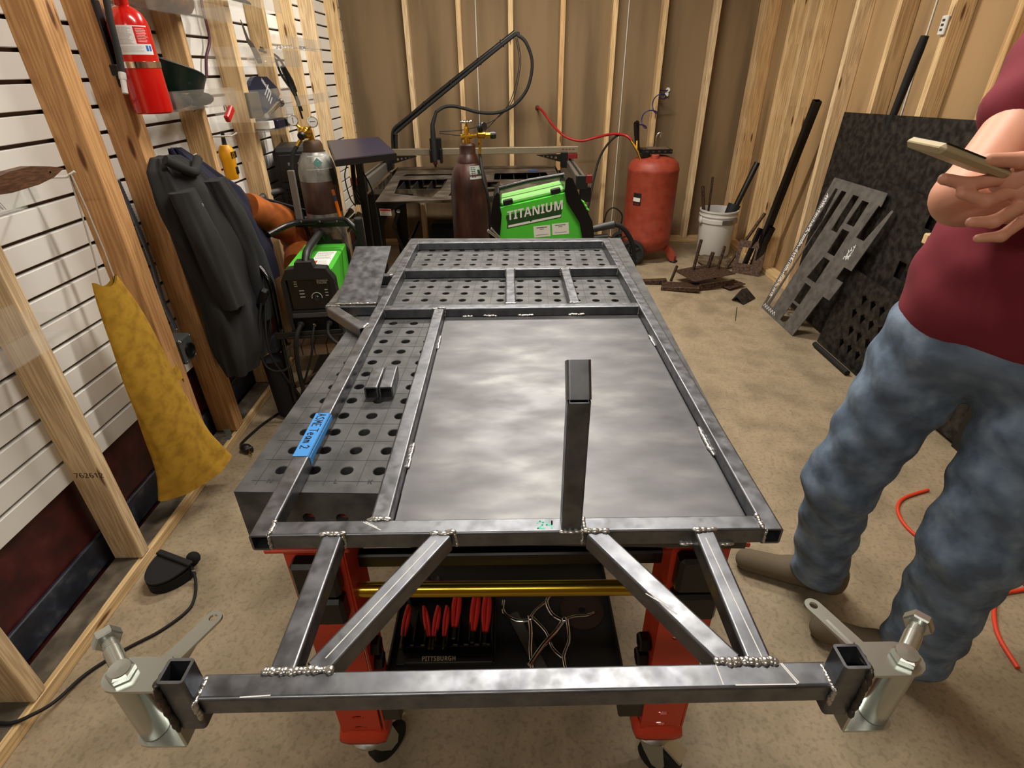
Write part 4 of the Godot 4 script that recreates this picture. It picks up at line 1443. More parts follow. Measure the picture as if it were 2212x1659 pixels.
	part("strap_loop", Mb.new().tube(bez([rows[0][1], rows[0][1] + Vector3(0.0, 0.03, 0.0), rows[0][3] + Vector3(0, 0.025, 0), rows[0][4]], 4), 0.004, 6), blk, vs)
	single("dark_goggles", Mb.new().ball(Vector3(-1.16, 1.292, -2.13), Vector3(0.05, 0.027, 0.09), 16, 8).ball(Vector3(-1.165, 1.29, -2.32), Vector3(0.045, 0.024, 0.075), 16, 8).box(Vector3(-1.16, 1.285, -2.22), Vector3(0.03, 0.02, 0.1), 0.008), mats["soft_black"], "black goggles lying in the smoky tray under the green visor", "goggles", Vector3(-1.16, 1.268, -2.22))
	# red tag, purple cord, black strip, hooks
	var lk := thing("padlock_tag", "small red lock hanging below the visor tray", "lock", Vector3(-1.12, 1.215, -2.44))
	part("lock_body", Mb.new().box(Vector3(-1.12, 1.232, -2.44), Vector3(0.02, 0.028, 0.075), 0.004, Basis(Vector3.RIGHT, 0.55)), mat("lock_red", Color(0.75, 0.10, 0.07), 0.4), lk)
	part("shackle", Mb.new().tube(bez([Vector3(-1.12, 1.245, -2.43), Vector3(-1.12, 1.262, -2.425), Vector3(-1.12, 1.262, -2.41), Vector3(-1.12, 1.245, -2.41)], 4), 0.0025, 6), chrome, lk)
	single("purple_cord", Mb.new().tube(bez([Vector3(-1.245, 1.70, -2.72), Vector3(-1.243, 1.60, -2.70), Vector3(-1.24, 1.50, -2.69), Vector3(-1.245, 1.43, -2.63), Vector3(-1.25, 1.36, -2.60)], 6), 0.006, 8), mat("cord_purple", Color(0.28, 0.06, 0.14), 0.5), "purple cord hanging down the white slats beside the visor", "cord", Vector3(-1.245, 1.36, -2.65))
	single("black_strip", Mb.new().box(Vector3(-1.235, 1.15, -2.465), Vector3(0.012, 0.26, 0.02), 0.003), blk, "narrow black strip running down the slats behind the coats", "strip", Vector3(-1.235, 1.02, -2.465))
	for h in [[-2.50, 1.143, 0.10, "wire hook beside the yellow power tool"], [-2.19, 1.10, 0.07, "wire hook carrying the black coat"], [-1.505, 1.142, 0.10, "white wire hook carrying the grey strap of the yellow leather"]]:
		var hk := thing("wall_hook", h[3], "hook", Vector3(-1.265, h[1] - 0.06, h[0]), "wire hooks on the slat wall")
		part("hook_plate", Mb.new().box(Vector3(-1.2645, h[1] - 0.02, h[0]), Vector3(0.004, 0.07, 0.045), 0.001), mats["acrylic"], hk)
		part("hook_wire", Mb.new().tube([Vector3(-1.263, h[1], h[0]), Vector3(-1.263 + h[2], h[1], h[0] - 0.01), Vector3(-1.263 + h[2] + 0.02, h[1] + 0.012, h[0] - 0.02)], 0.0035, 8), mats["white_plastic"], hk)
	# yellow power tool
	var pt := thing("power_tool", "yellow and black power tool hanging on the slats beside the navy coat", "power tool", Vector3(-1.215, 0.97, -2.53))
	var ye := mat("tool_yellow", Color(0.88, 0.62, 0.06), 0.4)
	var tb := part("tool_body", Mb.new().lathe([Vector2(0.0, 0.968), Vector2(0.028, 0.97), Vector2(0.032, 0.985), Vector2(0.033, 1.04), Vector2(0.036, 1.06), Vector2(0.034, 1.09), Vector2(0.022, 1.107), Vector2(0.0, 1.11)], 20, Transform3D(Basis.from_scale(Vector3(0.8, 1, 1.2)), Vector3(-1.212, 0, -2.525))), ye, pt)
	var vent := Mb.new()
	for i in 4:
		vent.box(Vector3(-1.184, 1.068, -2.548 + 0.013 * i), Vector3(0.004, 0.026, 0.004))
	own("vent", vent, blk, tb)
	own("switch", Mb.new().box(Vector3(-1.186, 1.005, -2.53), Vector3(0.006, 0.03, 0.022), 0.002), blk, tb)
	part("cord_guard", Mb.new().tube([Vector3(-1.212, 1.105, -2.525), Vector3(-1.21, 1.16, -2.53)], 0.009, 10, true, [0.01, 0.007]), blk, pt)
	# scraper and blade in the trays
	var scr := thing("scraper", "grey steel scraper with a broad tip standing in a clear tray", "scraper", Vector3(-1.15, 1.40, -2.93))
	var bs := Basis(Vector3(0, 0, -1), Vector3(0, 1, 0), Vector3(1, 0, 0))
	part("blade", Mb.new().plate(PackedVector2Array([Vector2(2.818, 1.572), Vector2(2.835, 1.55), Vector2(2.862, 1.505), Vector2(2.90, 1.485), Vector2(2.955, 1.44), Vector2(2.96, 1.412), Vector2(2.91, 1.41), Vector2(2.86, 1.475), Vector2(2.84, 1.49), Vector2(2.825, 1.535)]), [], 0.003, Transform3D(bs, Vector3(-1.145, 0, 0))), mat("blade_steel", Color(0.42, 0.41, 0.40), 0.35, 0.8), scr)
	single("plastic_bag", Mb.new().ball(Vector3(-1.17, 1.425, -3.02), Vector3(0.05, 0.024, 0.12), 14, 7), mats["acrylic"], "small clear bag beside the scraper in its tray", "bag", Vector3(-1.17, 1.40, -3.02))
	single("knife_blade", Mb.new().plate(PackedVector2Array([Vector2(2.73, 1.668), Vector2(2.95, 1.645), Vector2(2.96, 1.636), Vector2(2.73, 1.636)]), [], 0.004, Transform3D(bs, Vector3(-1.14, 0, 0))), mat("blade_dark", Color(0.12, 0.12, 0.125), 0.4, 0.6), "dark flat blade lying in the topmost clear tray", "blade", Vector3(-1.14, 1.636, -2.84))
	for i in 40:
		var z := -3.28 - 0.48 * rng.randf()
		if i == 0:
			single("nail", nail_mesh(Vector3(-1.17, 1.482, -3.4)), chrome, "loose shiny nail in the tray right of the scraper tray", "nail", Vector3(-1.17, 1.477, -3.4), "nails in the clear tray")
		else:
			var d := (get_node("nail") as MeshInstance3D).duplicate() as MeshInstance3D
			d.name = numbered("nail")
			add_child(d)
			d.position = Vector3(-1.235 + 0.12 * rng.randf(), 1.479 + 0.012 * rng.randf(), z)
			d.rotation = Vector3(0.2 * rng.randf(), TAU * rng.randf(), 0)
	# navy disc package, rod, boxes under the tray
	var dp := PackedVector2Array()
	for i in 9:
		var a := PI * 0.42 + PI * 0.75 * i / 8.0
		dp.append(Vector2(2.955 + 0.135 * cos(a), 1.26 + 0.10 * sin(a)))
	dp.append_array([Vector2(2.86, 1.195), Vector2(3.04, 1.195), Vector2(3.20, 1.275), Vector2(3.19, 1.30), Vector2(3.07, 1.356)])
	var pk := thing("disc_package", "navy blue round package with white print in the tall clear tray", "package", Vector3(-1.19, 1.19, -2.97))
	var pm := part("card", Mb.new().plate(dp, [], 0.02, Transform3D(bs, Vector3(-1.18, 0, 0))), mat("card_navy", Color(0.06, 0.11, 0.22), 0.4), pk)
	words("HERCULES", 0.016, 0.0005, Transform3D(bs * Basis(Vector3(0, 0, 1), -0.62), Vector3(-1.1795, 1.335, -2.985)), mats["white_plastic"], pm)
	var wm := Mb.new()
	for i in 4:
		wm.box(Vector3(-1.1795, 1.30 - 0.016 * i, -3.03 - 0.01 * i), Vector3(0.0006, 0.006, 0.08 - 0.01 * i), 0, Basis(Vector3(1, 0, 0), 0.55))
	own("print", wm, mats["white_plastic"], pm)
	single("steel_rod_tool", Mb.new().tube([Vector3(-1.115, 1.20, -2.80), Vector3(-1.105, 1.245, -2.96)], 0.011, 12).lathe([Vector2(0, 0), Vector2(0.02, 0), Vector2(0.02, 0.01), Vector2(0, 0.01)], 18, lookat(Vector3(-1.105, 1.246, -2.965), Vector3(0.3, 0.3, -0.9), Vector3.RIGHT)), mats["chrome"], "shiny rod with a round end leaning in the tall clear tray", "tool", Vector3(-1.115, 1.19, -2.87))
	single("sandpaper_block", Mb.new().box(Vector3(-1.12, 1.25, -2.70), Vector3(0.012, 0.10, 0.13), 0.002), mat("grit_olive", Color(0.30, 0.28, 0.23), 0.9), "square olive grey card in front of the navy disc package", "card", Vector3(-1.12, 1.19, -2.70))
	single("boxed_parts", Mb.new().box(Vector3(-1.16, 1.16, -2.83), Vector3(0.10, 0.034, 0.06), 0.003), mats["white_plastic"], "white carton on the ledge under the tall tray", "carton", Vector3(-1.16, 1.143, -2.83))
	single("boxed_parts", Mb.new().box(Vector3(-1.15, 1.158, -2.93), Vector3(0.10, 0.036, 0.10), 0.003), mat("carton_navy", Color(0.05, 0.05, 0.16), 0.4), "navy carton on the ledge under the tall tray", "carton", Vector3(-1.15, 1.143, -2.93))
	single("boxed_parts", Mb.new().box(Vector3(-1.15, 1.157, -3.05), Vector3(0.10, 0.034, 0.09), 0.003), mat("carton_teal", Color(0.06, 0.10, 0.12), 0.4), "dark teal carton at the right end of the ledge under the tall tray", "carton", Vector3(-1.15, 1.143, -3.05))
	single("ledge", Mb.new().box(Vector3(-1.18, 1.139, -2.92), Vector3(0.17, 0.004, 0.40)), mats["acrylic"], "clear flat ledge below the tall clear tray", "shelf", Vector3(-1.18, 1.137, -2.92))
	# brushed pliers hung on wires
	var hp := thing("hanging_holder", "dark electrode holder with looped leads hanging on the wall beside the disc tray", "holder", Vector3(-1.19, 1.27, -3.40))
	part("holder_body", Mb.new().tube([Vector3(-1.19, 1.40, -3.34), Vector3(-1.18, 1.33, -3.38), Vector3(-1.175, 1.28, -3.42)], 0.018, 10, true, [0.014, 0.02, 0.012]), blk, hp)
	part("lead", Mb.new().tube(bez([Vector3(-1.22, 1.47, -3.15), Vector3(-1.19, 1.44, -3.24), Vector3(-1.19, 1.36, -3.30), Vector3(-1.19, 1.26, -3.44), Vector3(-1.19, 1.14, -3.50)], 5), 0.006, 8), blk, hp)
	part("lead", Mb.new().tube(bez([Vector3(-1.22, 1.48, -3.17), Vector3(-1.19, 1.44, -3.30), Vector3(-1.19, 1.36, -3.40), Vector3(-1.19, 1.28, -3.46), Vector3(-1.19, 1.18, -3.52)], 5), 0.006, 8), blk, hp)
	# wooden handled brush near the front
	var br := thing("wire_brush", "wire brush with a brown wooden handle and a hole lying on a clear tray", "brush", Vector3(-1.08, 1.15, -1.22))
	var hs := PackedVector2Array([Vector2(1.06, 1.168), Vector2(1.12, 1.166), Vector2(1.20, 1.160), Vector2(1.28, 1.163), Vector2(1.33, 1.170), Vector2(1.372, 1.184), Vector2(1.33, 1.194), Vector2(1.28, 1.202), Vector2(1.22, 1.200), Vector2(1.14, 1.188), Vector2(1.06, 1.186)])
	var hol := PackedVector2Array()
	for i in 10:
		hol.append(Vector2(1.325 + 0.0045 * cos(TAU * i / 10), 1.182 + 0.0035 * sin(TAU * i / 10)))
	part("wooden_handle", Mb.new().plate(hs, [hol], 0.024, Transform3D(bs, Vector3(-1.05, 0, 0))), textured("walnut", Color(1, 1, 1), noise_tex(77, 0.02, [Color(0.30, 0.19, 0.12), Color(0.42, 0.28, 0.19)], [0.3, 0.8], 256, 4), Vector3(5, 40, 5), 0.5, 0.0, false), br)
	part("hole_rim", Mb.new().lathe([Vector2(0.003, 0), Vector2(0.0052, 0), Vector2(0.0052, 0.001), Vector2(0.003, 0.001)], 14, Transform3D(Basis(Vector3(0, 0, 1), -PI / 2), Vector3(-1.0505, 1.182, -1.325))), chrome, br)
	var bm := Mb.new()
	for i in 60:
		var z := -1.07 - 0.1 * rng.randf()
		var x := -1.072 + 0.02 * rng.randf()
		bm.tube([Vector3(x, 1.168, z), Vector3(x + 0.01 * rng.randf_range(-1, 1), 1.132, z + 0.02 * rng.randf_range(-1, 1))], 0.0006, 3, false)
	var bri := part("bristles", bm, mat("bristle", Color(0.2, 0.2, 0.2), 0.4, 0.7), br)
	bri.set_meta("kind", "stuff")
	# yellow leather with its strap
	var yl := thing("leather_apron", "mustard yellow suede leather hanging rolled from a grey strap in front of a brown stud", "apron", Vector3(-1.12, 0.14, -1.5))
	var ym := textured("suede_yellow", Color(1, 1, 1), noise_tex(80, 0.012, [Color(0.60, 0.45, 0.10), Color(0.68, 0.52, 0.13), Color(0.72, 0.56, 0.16), Color(0.65, 0.49, 0.12)], [0.15, 0.45, 0.7, 0.95], 512, 6), Vector3(3, 3, 3), 0.95)
	var lr := []
	for i in 31:
		var f := i / 30.0
		var y := lerpf(0.145, 0.868, f)
		var ctr := Vector3(lerpf(-1.122, -1.135, f), y, lerpf(-1.503, -1.468, f))
		var wv := Vector3(0.065 * (1 - f) + 0.010 * f, 0, -0.118 * (1 - f) - 0.036 * f)
		wv = wv.lerp(Vector3(0.0, 0, -0.095), 4 * f * (1 - f) * 0.55)
		var dv := Vector3(-wv.z, 0, wv.x).normalized() * lerpf(0.042, 0.014, f)
		var ring := []
		for k in 40:
			var a := TAU * k / 40
			var wr := 1.0 + 0.05 * sin(3 * a + f * 9) + 0.04 * sin(7 * a - f * 14) * (1 - f)
			var dip := -0.025 * sin(a) * (1 - f)
			ring.append(ctr + wv * cos(a) * wr + dv * sin(a) * wr + Vector3(0, dip + 0.012 * cos(2 * a) * f, 0))
		lr.append(ring)
	var ymb := Mb.new().grid(lr, true, true)
	var inner := []
	for r: Array in lr:
		var ctr := Vector3.ZERO
		for p in r:
			ctr += p
		ctr /= r.size()
		var ring := []
		for p in r:
			ring.append(p + (ctr - p).normalized() * 0.004)
		inner.append(ring)
	ymb.grid(inner, true)
	part("leather", ymb, ym, yl)
	part("flap", Mb.new().cloth([[Vector3(-1.13, 0.52, -1.575), Vector3(-1.125, 0.53, -1.61), Vector3(-1.13, 0.50, -1.63)], [Vector3(-1.13, 0.48, -1.58), Vector3(-1.12, 0.475, -1.615), Vector3(-1.13, 0.455, -1.625)]], 0.003), ym, yl)
	var sm := mat("strap_grey", Color(0.62, 0.58, 0.53), 0.85)
	for s in [[[Vector3(-1.15, 1.150, -1.508), Vector3(-1.148, 1.06, -1.495), Vector3(-1.145, 0.95, -1.475), Vector3(-1.14, 0.862, -1.450)]], [[Vector3(-1.148, 1.150, -1.512), Vector3(-1.145, 1.06, -1.515), Vector3(-1.14, 0.95, -1.512), Vector3(-1.135, 0.862, -1.503)]]]:
		var path: Array = s[0]
		var r0 := []
		var r1 := []
		for p in path:
			r0.append(p + Vector3(0.004, 0, 0.0065))
			r1.append(p + Vector3(-0.002, 0, -0.0065))
		part("strap", Mb.new().cloth([r1, r0], 0.0016), sm, yl)
	# flexible conduit and outlet box
	var cr := []
	var rad := []
	var n := 130
	var cpath := bez([Vector3(-1.258, 1.08, -1.845), Vector3(-1.256, 0.95, -1.858), Vector3(-1.256, 0.80, -1.866), Vector3(-1.256, 0.66, -1.856), Vector3(-1.25, 0.55, -1.862)], 32)
	for i in cpath.size():
		cr.append(cpath[i])
		rad.append(0.0085 if i % 2 == 0 else 0.0066)
	single("flexible_conduit", Mb.new().tube(cr, 0.008, 10, true, rad), mat("conduit_grey", Color(0.45, 0.48, 0.52), 0.3, 0.7), "ribbed metal conduit running down the slats between the two brown studs", "conduit", Vector3(-1.256, 0.55, -1.86))
	var ob := thing("outlet_box", "grey metal outlet box with a round black socket between the two brown studs", "outlet", Vector3(-1.225, 0.44, -1.815))
	part("box", Mb.new().box(Vector3(-1.228, 0.49, -1.815), Vector3(0.065, 0.10, 0.075), 0.006), mat("box_grey", Color(0.42, 0.44, 0.44), 0.4, 0.5), ob)
	part("socket", Mb.new().lathe([Vector2(0, 0), Vector2(0.027, 0), Vector2(0.027, 0.008), Vector2(0.02, 0.009), Vector2(0.019, 0.004), Vector2(0, 0.004)], 22, Transform3D(Basis(Vector3(0, 0, 1), -PI / 2), Vector3(-1.1955, 0.485, -1.815))), blk, ob)
	var scw := Mb.new()
	for a in [[0.04, 0.03], [-0.04, -0.03], [0.04, -0.03], [-0.04, 0.03]]:
		scw.ball(Vector3(-1.195, 0.49 + a[0], -1.815 + a[1]), Vector3(0.002, 0.004, 0.004), 8, 4)
	part("screw", scw, chrome, ob)
	single("corner_bracket", Mb.new().box(Vector3(-1.20, 0.058, -1.884), Vector3(0.028, 0.038, 0.002), 0.0006).box(Vector3(-1.20, 0.0395, -1.872), Vector3(0.028, 0.002, 0.026), 0.0006), mats["zinc"], "small zinc angle bracket at the foot of the brown stud", "bracket", Vector3(-1.20, 0.0385, -1.88))
	# coats
	var bc := thing("coat", "black cotton coat hanging on the slat wall beside the second brown stud", "coat", Vector3(-1.08, 0.35, -2.0))
	var bcm := mat("coat_black", Color(0.13, 0.13, 0.135), 0.92)
	part("coat_body", garment([[1.135, -1.15, -1.95, 0.03, 0.05], [1.10, -1.14, -1.955, 0.045, 0.10], [1.02, -1.125, -1.98, 0.055, 0.15], [0.88, -1.11, -2.0, 0.065, 0.175], [0.72, -1.10, -2.04, 0.07, 0.185], [0.55, -1.09, -2.05, 0.08, 0.20], [0.42, -1.09, -2.02, 0.075, 0.17], [0.34, -1.09, -1.98, 0.06, 0.12]], 7, 0.011, 0.4, 64), bcm, bc)
	part("collar", Mb.new().tube(bez([Vector3(-1.10, 1.135, -1.87), Vector3(-1.075, 1.10, -1.92), Vector3(-1.07, 1.085, -1.97), Vector3(-1.09, 1.115, -2.05)], 5), 0.016, 8), bcm, bc)
	part("sleeve", garment([[1.04, -1.075, -1.87, 0.03, 0.055], [0.9, -1.055, -1.875, 0.04, 0.062], [0.75, -1.045, -1.895, 0.042, 0.06], [0.62, -1.04, -1.91, 0.042, 0.052]], 4, 0.006, 1.2, 32), bcm, bc)
	part("sleeve", garment([[1.04, -1.07, -2.08, 0.03, 0.055], [0.9, -1.05, -2.12, 0.04, 0.06], [0.75, -1.03, -2.14, 0.045, 0.06], [0.60, -1.02, -2.12, 0.045, 0.055], [0.5, -1.02, -2.09, 0.04, 0.05]], 4, 0.008, 2.2, 32), bcm, bc)
	part("button", Mb.new().lathe([Vector2(0, 0), Vector2(0.006, 0), Vector2(0.006, 0.002), Vector2(0, 0.0025)], 12, Transform3D(Basis(Vector3(0, 0, 1), -PI / 2), Vector3(-1.047, 0.985, -1.915))), mat("button_grey", Color(0.5, 0.5, 0.5), 0.4), bc)
	var nc := thing("welding_jacket", "navy welding jacket with an orange leather sleeve hanging behind the black coat", "jacket", Vector3(-1.13, 0.5, -2.35))
	var ncm := mat("jacket_navy", Color(0.075, 0.08, 0.18), 0.9)
	part("jacket_body", garment([[1.145, -1.19, -2.10, 0.012, 0.02], [1.08, -1.18, -2.15, 0.035, 0.075], [0.96, -1.16, -2.26, 0.05, 0.14], [0.82, -1.15, -2.34, 0.055, 0.16], [0.68, -1.14, -2.38, 0.06, 0.15], [0.55, -1.14, -2.40, 0.06, 0.14]], 6, 0.010, 2.0, 48), ncm, nc)
	var om := textured("suede_orange", Color(1, 1, 1), noise_tex(84, 0.015, [Color(0.56, 0.29, 0.09), Color(0.64, 0.34, 0.11), Color(0.70, 0.38, 0.13)], [0.2, 0.6, 0.9], 256, 5), Vector3(3, 3, 3), 0.95)
	var sp := bez([Vector3(-1.13, 0.87, -2.41), Vector3(-1.09, 0.80, -2.53), Vector3(-1.05, 0.71, -2.66), Vector3(-1.03, 0.63, -2.70), Vector3(-1.01, 0.585, -2.62), Vector3(-1.01, 0.57, -2.52)], 5)
	var sl := []
	for i in sp.size():
		var f := float(i) / (sp.size() - 1)
		sl.append(lerpf(0.062, 0.092, minf(1.0, f * 1.6)) * (1.0 + 0.07 * sin(f * 31.0)) * (1.0 if f < 0.75 else 1.0 - (f - 0.75) * 1.1))
	part("leather_sleeve", Mb.new().tube(sp, 0.07, 24, true, sl), om, nc, "orange suede leather sleeve")


func nail_mesh(at: Vector3) -> Mb:
	return Mb.new().tube([at + Vector3(0, 0, -0.024), at + Vector3(0, 0, 0.022), at + Vector3(0, 0, 0.0245), at + Vector3(0, 0, 0.026)], 0.002, 6, true, [0.0004, 0.0018, 0.0018, 0.0045])


func floor_left_things() -> void:
	var blk: Material = mats["black_plastic"]
	# foot pedal: half-round body with a straight back edge
	var pts := PackedVector2Array([Vector2(-0.063, 0.030), Vector2(0.063, 0.030)])
	for i in range(1, 16):
		var a := -PI * i / 16.0
		pts.append(Vector2(0.066 * cos(a), 0.026 + 0.10 * sin(a)))
	var fp := thing("foot_pedal", "matt black half round foot pedal with a cable on the floor by the left wall", "foot pedal", Vector3(-1.075, 0.0, -1.185))
	fp.rotation.y = -0.38
	fp.scale = Vector3.ONE
	var lay := Transform3D(Basis(Vector3.RIGHT, -PI / 2), Vector3(0, 0.0, 0))
	var base := PackedVector2Array()
	for p in pts:
		base.append(Vector2(p.x, p.y))
	var mb := Mb.new()
	mb.plate(base, [], 0.035, Transform3D(Basis(Vector3.RIGHT, -PI / 2), Vector3(0, 0.036, 0)))
	own("base", mb, mats["soft_black"], fp)
	var top := Mb.new()
	top.plate(base, [], 0.006, Transform3D(Basis(Vector3.RIGHT, -PI / 2 + 0.10), Vector3(0, 0.052, 0)))
	var tp := own("tread", top, mat("pedal_top", Color(0.075, 0.075, 0.085), 0.75), fp)
	own("heel_bar", Mb.new().box(Vector3(0, 0.056, -0.022), Vector3(0.138, 0.012, 0.02), 0.003), mat("pedal_top", Color.WHITE), fp)
	own("hinge_knob", Mb.new().ball(Vector3(0.045, 0.045, -0.05), Vector3(0.022, 0.02, 0.02), 12, 8).box(Vector3(0.04, 0.03, -0.045), Vector3(0.03, 0.03, 0.03), 0.008), mats["soft_black"], fp)
	own("cable_gland", Mb.new().tube([Vector3(0.062, 0.035, -0.02), Vector3(0.078, 0.032, -0.016)], 0.006, 10), mats["chrome"], fp)
	single("pedal_cable", Mb.new().tube(bez([Vector3(-1.0, 0.03, -1.175), Vector3(-0.985, 0.012, -1.15), Vector3(-0.965, 0.005, -1.10), Vector3(-0.962, 0.005, -1.05), Vector3(-1.005, 0.005, -0.985), Vector3(-1.07, 0.005, -0.93), Vector3(-1.13, 0.007, -0.86), Vector3(-1.15, 0.02, -0.78), Vector3(-1.165, 0.042, -0.735), Vector3(-1.2, 0.044, -0.715), Vector3(-1.26, 0.044, -0.72)], 6), 0.0045, 8), mats["black_rubber"], "black cable curving from the foot pedal over the floor to the wall", "cable", Vector3(-1.0, 0.0, -0.95))
	# loose mains plug
	var pg := thing("mains_plug", "black three pin mains plug lying on the floor by the brown stud", "plug", Vector3(-1.11, 0.0, -1.82))
	part("plug_body", Mb.new().ball(Vector3(-1.112, 0.018, -1.83), Vector3(0.024, 0.017, 0.02), 16, 10).box(Vector3(-1.092, 0.018, -1.815), Vector3(0.012, 0.028, 0.034), 0.004, Basis(Vector3.UP, -0.9)), blk, pg)
	for p in [[0.0, 0.008], [0.008, -0.003], [-0.008, -0.003]]:
		part("pin", Mb.new().tube([Vector3(-1.09 + p[0], 0.018 + p[1], -1.812 + p[0] * 0.8), Vector3(-1.077 + p[0], 0.016 + p[1], -1.790 + p[0] * 0.8)], 0.0022, 6), mats["brass"], pg)
	part("cord", Mb.new().tube(bez([Vector3(-1.128, 0.016, -1.838), Vector3(-1.15, 0.009, -1.87), Vector3(-1.14, 0.007, -1.94), Vector3(-1.11, 0.007, -2.04), Vector3(-1.05, 0.007, -2.16), Vector3(-0.98, 0.007, -2.26)], 5), 0.0055, 8), blk, pg)


func grip_mesh(a: Vector3, b: Vector3, r: float) -> Mb:
	var mb := Mb.new()
	var path := []
	var rad := []
	for i in 37:
		path.append(a.lerp(b, i / 36.0))
		rad.append(r * (0.9 if i == 0 or i == 36 else (1.0 if i % 2 == 0 else 0.93)))
	return mb.tube(path, r, 14, true, rad)


func cart_things() -> void:
	var blk: Material = mats["black_paint"]
	var rub: Material = mats["black_rubber"]
	# welding cart
	var ct := thing("welding_cart", "black welding cart with two ribbed rubber grips carrying the small green welder", "cart", Vector3(-0.82, 0, -2.35))
	var sh := Mb.new()
	var by := Basis(Vector3.UP, 0.12)
	sh.box(Vector3(-0.80, 0.432, -2.24), Vector3(0.27, 0.012, 0.42), 0.002, by)
	sh.box(Vector3(-0.83, 0.441, -2.035), Vector3(0.27, 0.03, 0.006), 0.002, by)
	part("tray", sh, blk, ct)
	part("base_shelf", Mb.new().box(Vector3(-0.83, 0.10, -2.42), Vector3(0.30, 0.012, 0.62), 0.003, by), blk, ct)
	var l := bez([Vector3(-1.025, 0.76, -2.12), Vector3(-1.008, 0.715, -2.115), Vector3(-0.962, 0.65, -2.09), Vector3(-0.956, 0.56, -2.08), Vector3(-0.965, 0.40, -2.08), Vector3(-0.968, 0.24, -2.08), Vector3(-0.971, 0.09, -2.08)], 6)
	part("upright", Mb.new().tube(l, 0.012, 12), mat("gloss_black", Color(0.04, 0.04, 0.04), 0.15), ct)
	var bar := bez([Vector3(-0.645, 0.73, -2.37), Vector3(-0.665, 0.775, -2.38), Vector3(-0.69, 0.803, -2.39), Vector3(-0.722, 0.817, -2.40), Vector3(-0.82, 0.812, -2.40), Vector3(-0.915, 0.808, -2.40), Vector3(-0.965, 0.80, -2.36), Vector3(-1.0, 0.79, -2.26)], 5)
	part("handle_bar", Mb.new().tube(bar, 0.0125, 12), blk, ct)
	part("upright", Mb.new().tube([Vector3(-0.645, 0.73, -2.37), Vector3(-0.66, 0.45, -2.42), Vector3(-0.66, 0.09, -2.42)], 0.012, 12), blk, ct)
	for g in [[Vector3(-1.022, 0.872, -2.12), Vector3(-1.024, 0.755, -2.12)], [Vector3(-0.641, 0.835, -2.35), Vector3(-0.645, 0.70, -2.37)]]:
		part("grip", grip_mesh(g[0], g[1], 0.0185), rub, ct)
	var fl := Mb.new()
	fl.box(Vector3(-0.82, 0.800, -2.42), Vector3(0.24, 0.035, 0.005), 0.001)
	part("cross_plate", fl, blk, ct)
	var bo := Mb.new()
	for x: float in [-0.90, -0.82, -0.745]:
		bo.ball(Vector3(x, 0.812, -2.386), Vector3(0.006, 0.006, 0.004), 8, 5)
	part("bolt", bo, mats["weld_dark"], ct)
	part("ring_shelf", Mb.new().box(Vector3(-0.86, 0.762, -2.60), Vector3(0.26, 0.005, 0.07), 0.001), blk, ct)
	for x: float in [-0.97, -0.69]:
		part("wheel", Mb.new().lathe([Vector2(0.01, -0.02), Vector2(0.06, -0.02), Vector2(0.088, -0.016), Vector2(0.09, 0), Vector2(0.088, 0.016), Vector2(0.06, 0.02), Vector2(0.01, 0.02), Vector2(0.01, -0.02)], 24, Transform3D(Basis(Vector3(0, 0, 1), PI / 2), Vector3(x - 0.03, 0.09, -2.66))), rub, ct)
	part("post", Mb.new().box(Vector3(-0.967, 0.88, -2.56), Vector3(0.028, 0.235, 0.018), 0.002, Basis(Vector3(0, 0, 1), -0.02)), mat("post_grey", Color(0.55, 0.53, 0.50), 0.4, 0.5), ct)
	# things on the cart's lower shelf
	var cn := thing("parts_tray", "pale ribbed plastic tray hanging under the small green welder", "tray", Vector3(-0.87, 0.27, -2.3))
	for i in 5:
		part("tray_cell", Mb.new().box(Vector3(-0.985 + 0.055 * i, 0.272 + 0.002 * i, -2.27 - 0.007 * i), Vector3(0.052, 0.055, 0.12), 0.004, by), mat("pale_tan", Color(0.66, 0.58, 0.50), 0.6), cn)
	for i in 7:
		var p := Vector3(-0.98 + 0.045 * i, 0.112 + 0.012 * (i % 3), -2.20 - 0.05 * (i % 4))
		single("filler_rod_pack", Mb.new().box(p, Vector3(0.03, 0.014, 0.22), 0.003, Basis(Vector3.UP, 0.3 * i - 0.9)), mat("pale_tan" if i % 2 else "dull_grey", Color.WHITE), "flat pack on the base shelf of the welding cart, %s from the left" % ["first", "second", "third", "fourth", "fifth", "sixth", "seventh"][i], "pack", p - Vector3(0, 0.007, 0), "packs on the base shelf of the cart")
	# TIG welder
	var tw := thing("tig_welder", "small welder with a black control panel and bright green sides standing on the black cart", "welder", Vector3(-0.795, 0.4395, -2.065))
	tw.rotation.y = 0.10
	var grn := mat("welder_green", Color(0.30, 0.74, 0.22), 0.4)
	own("case", Mb.new().box(Vector3(0, 0.135, -0.20), Vector3(0.184, 0.255, 0.36), 0.006), grn, tw)
	var fp := PackedVector2Array([Vector2(-0.10, 0.0), Vector2(0.10, 0.0), Vector2(0.104, 0.06), Vector2(0.102, 0.225), Vector2(0.076, 0.272), Vector2(0.034, 0.276), Vector2(0.027, 0.300), Vector2(-0.036, 0.300), Vector2(-0.042, 0.276), Vector2(-0.076, 0.272), Vector2(-0.102, 0.225), Vector2(-0.104, 0.06)])
	var bez2 := PackedVector2Array([Vector2(-0.084, 0.10), Vector2(0.084, 0.10), Vector2(0.084, 0.232), Vector2(-0.084, 0.232)])
	var socket := PackedVector2Array([Vector2(-0.088, 0.006), Vector2(0.088, 0.006), Vector2(0.088, 0.07), Vector2(-0.088, 0.07)])
	var bl := mat("welder_black", Color(0.075, 0.078, 0.078), 0.5)
	own("front_bezel", Mb.new().plate(fp, [bez2, socket], 0.05, Transform3D(Basis(), Vector3(0, 0, 0.02))), bl, tw)
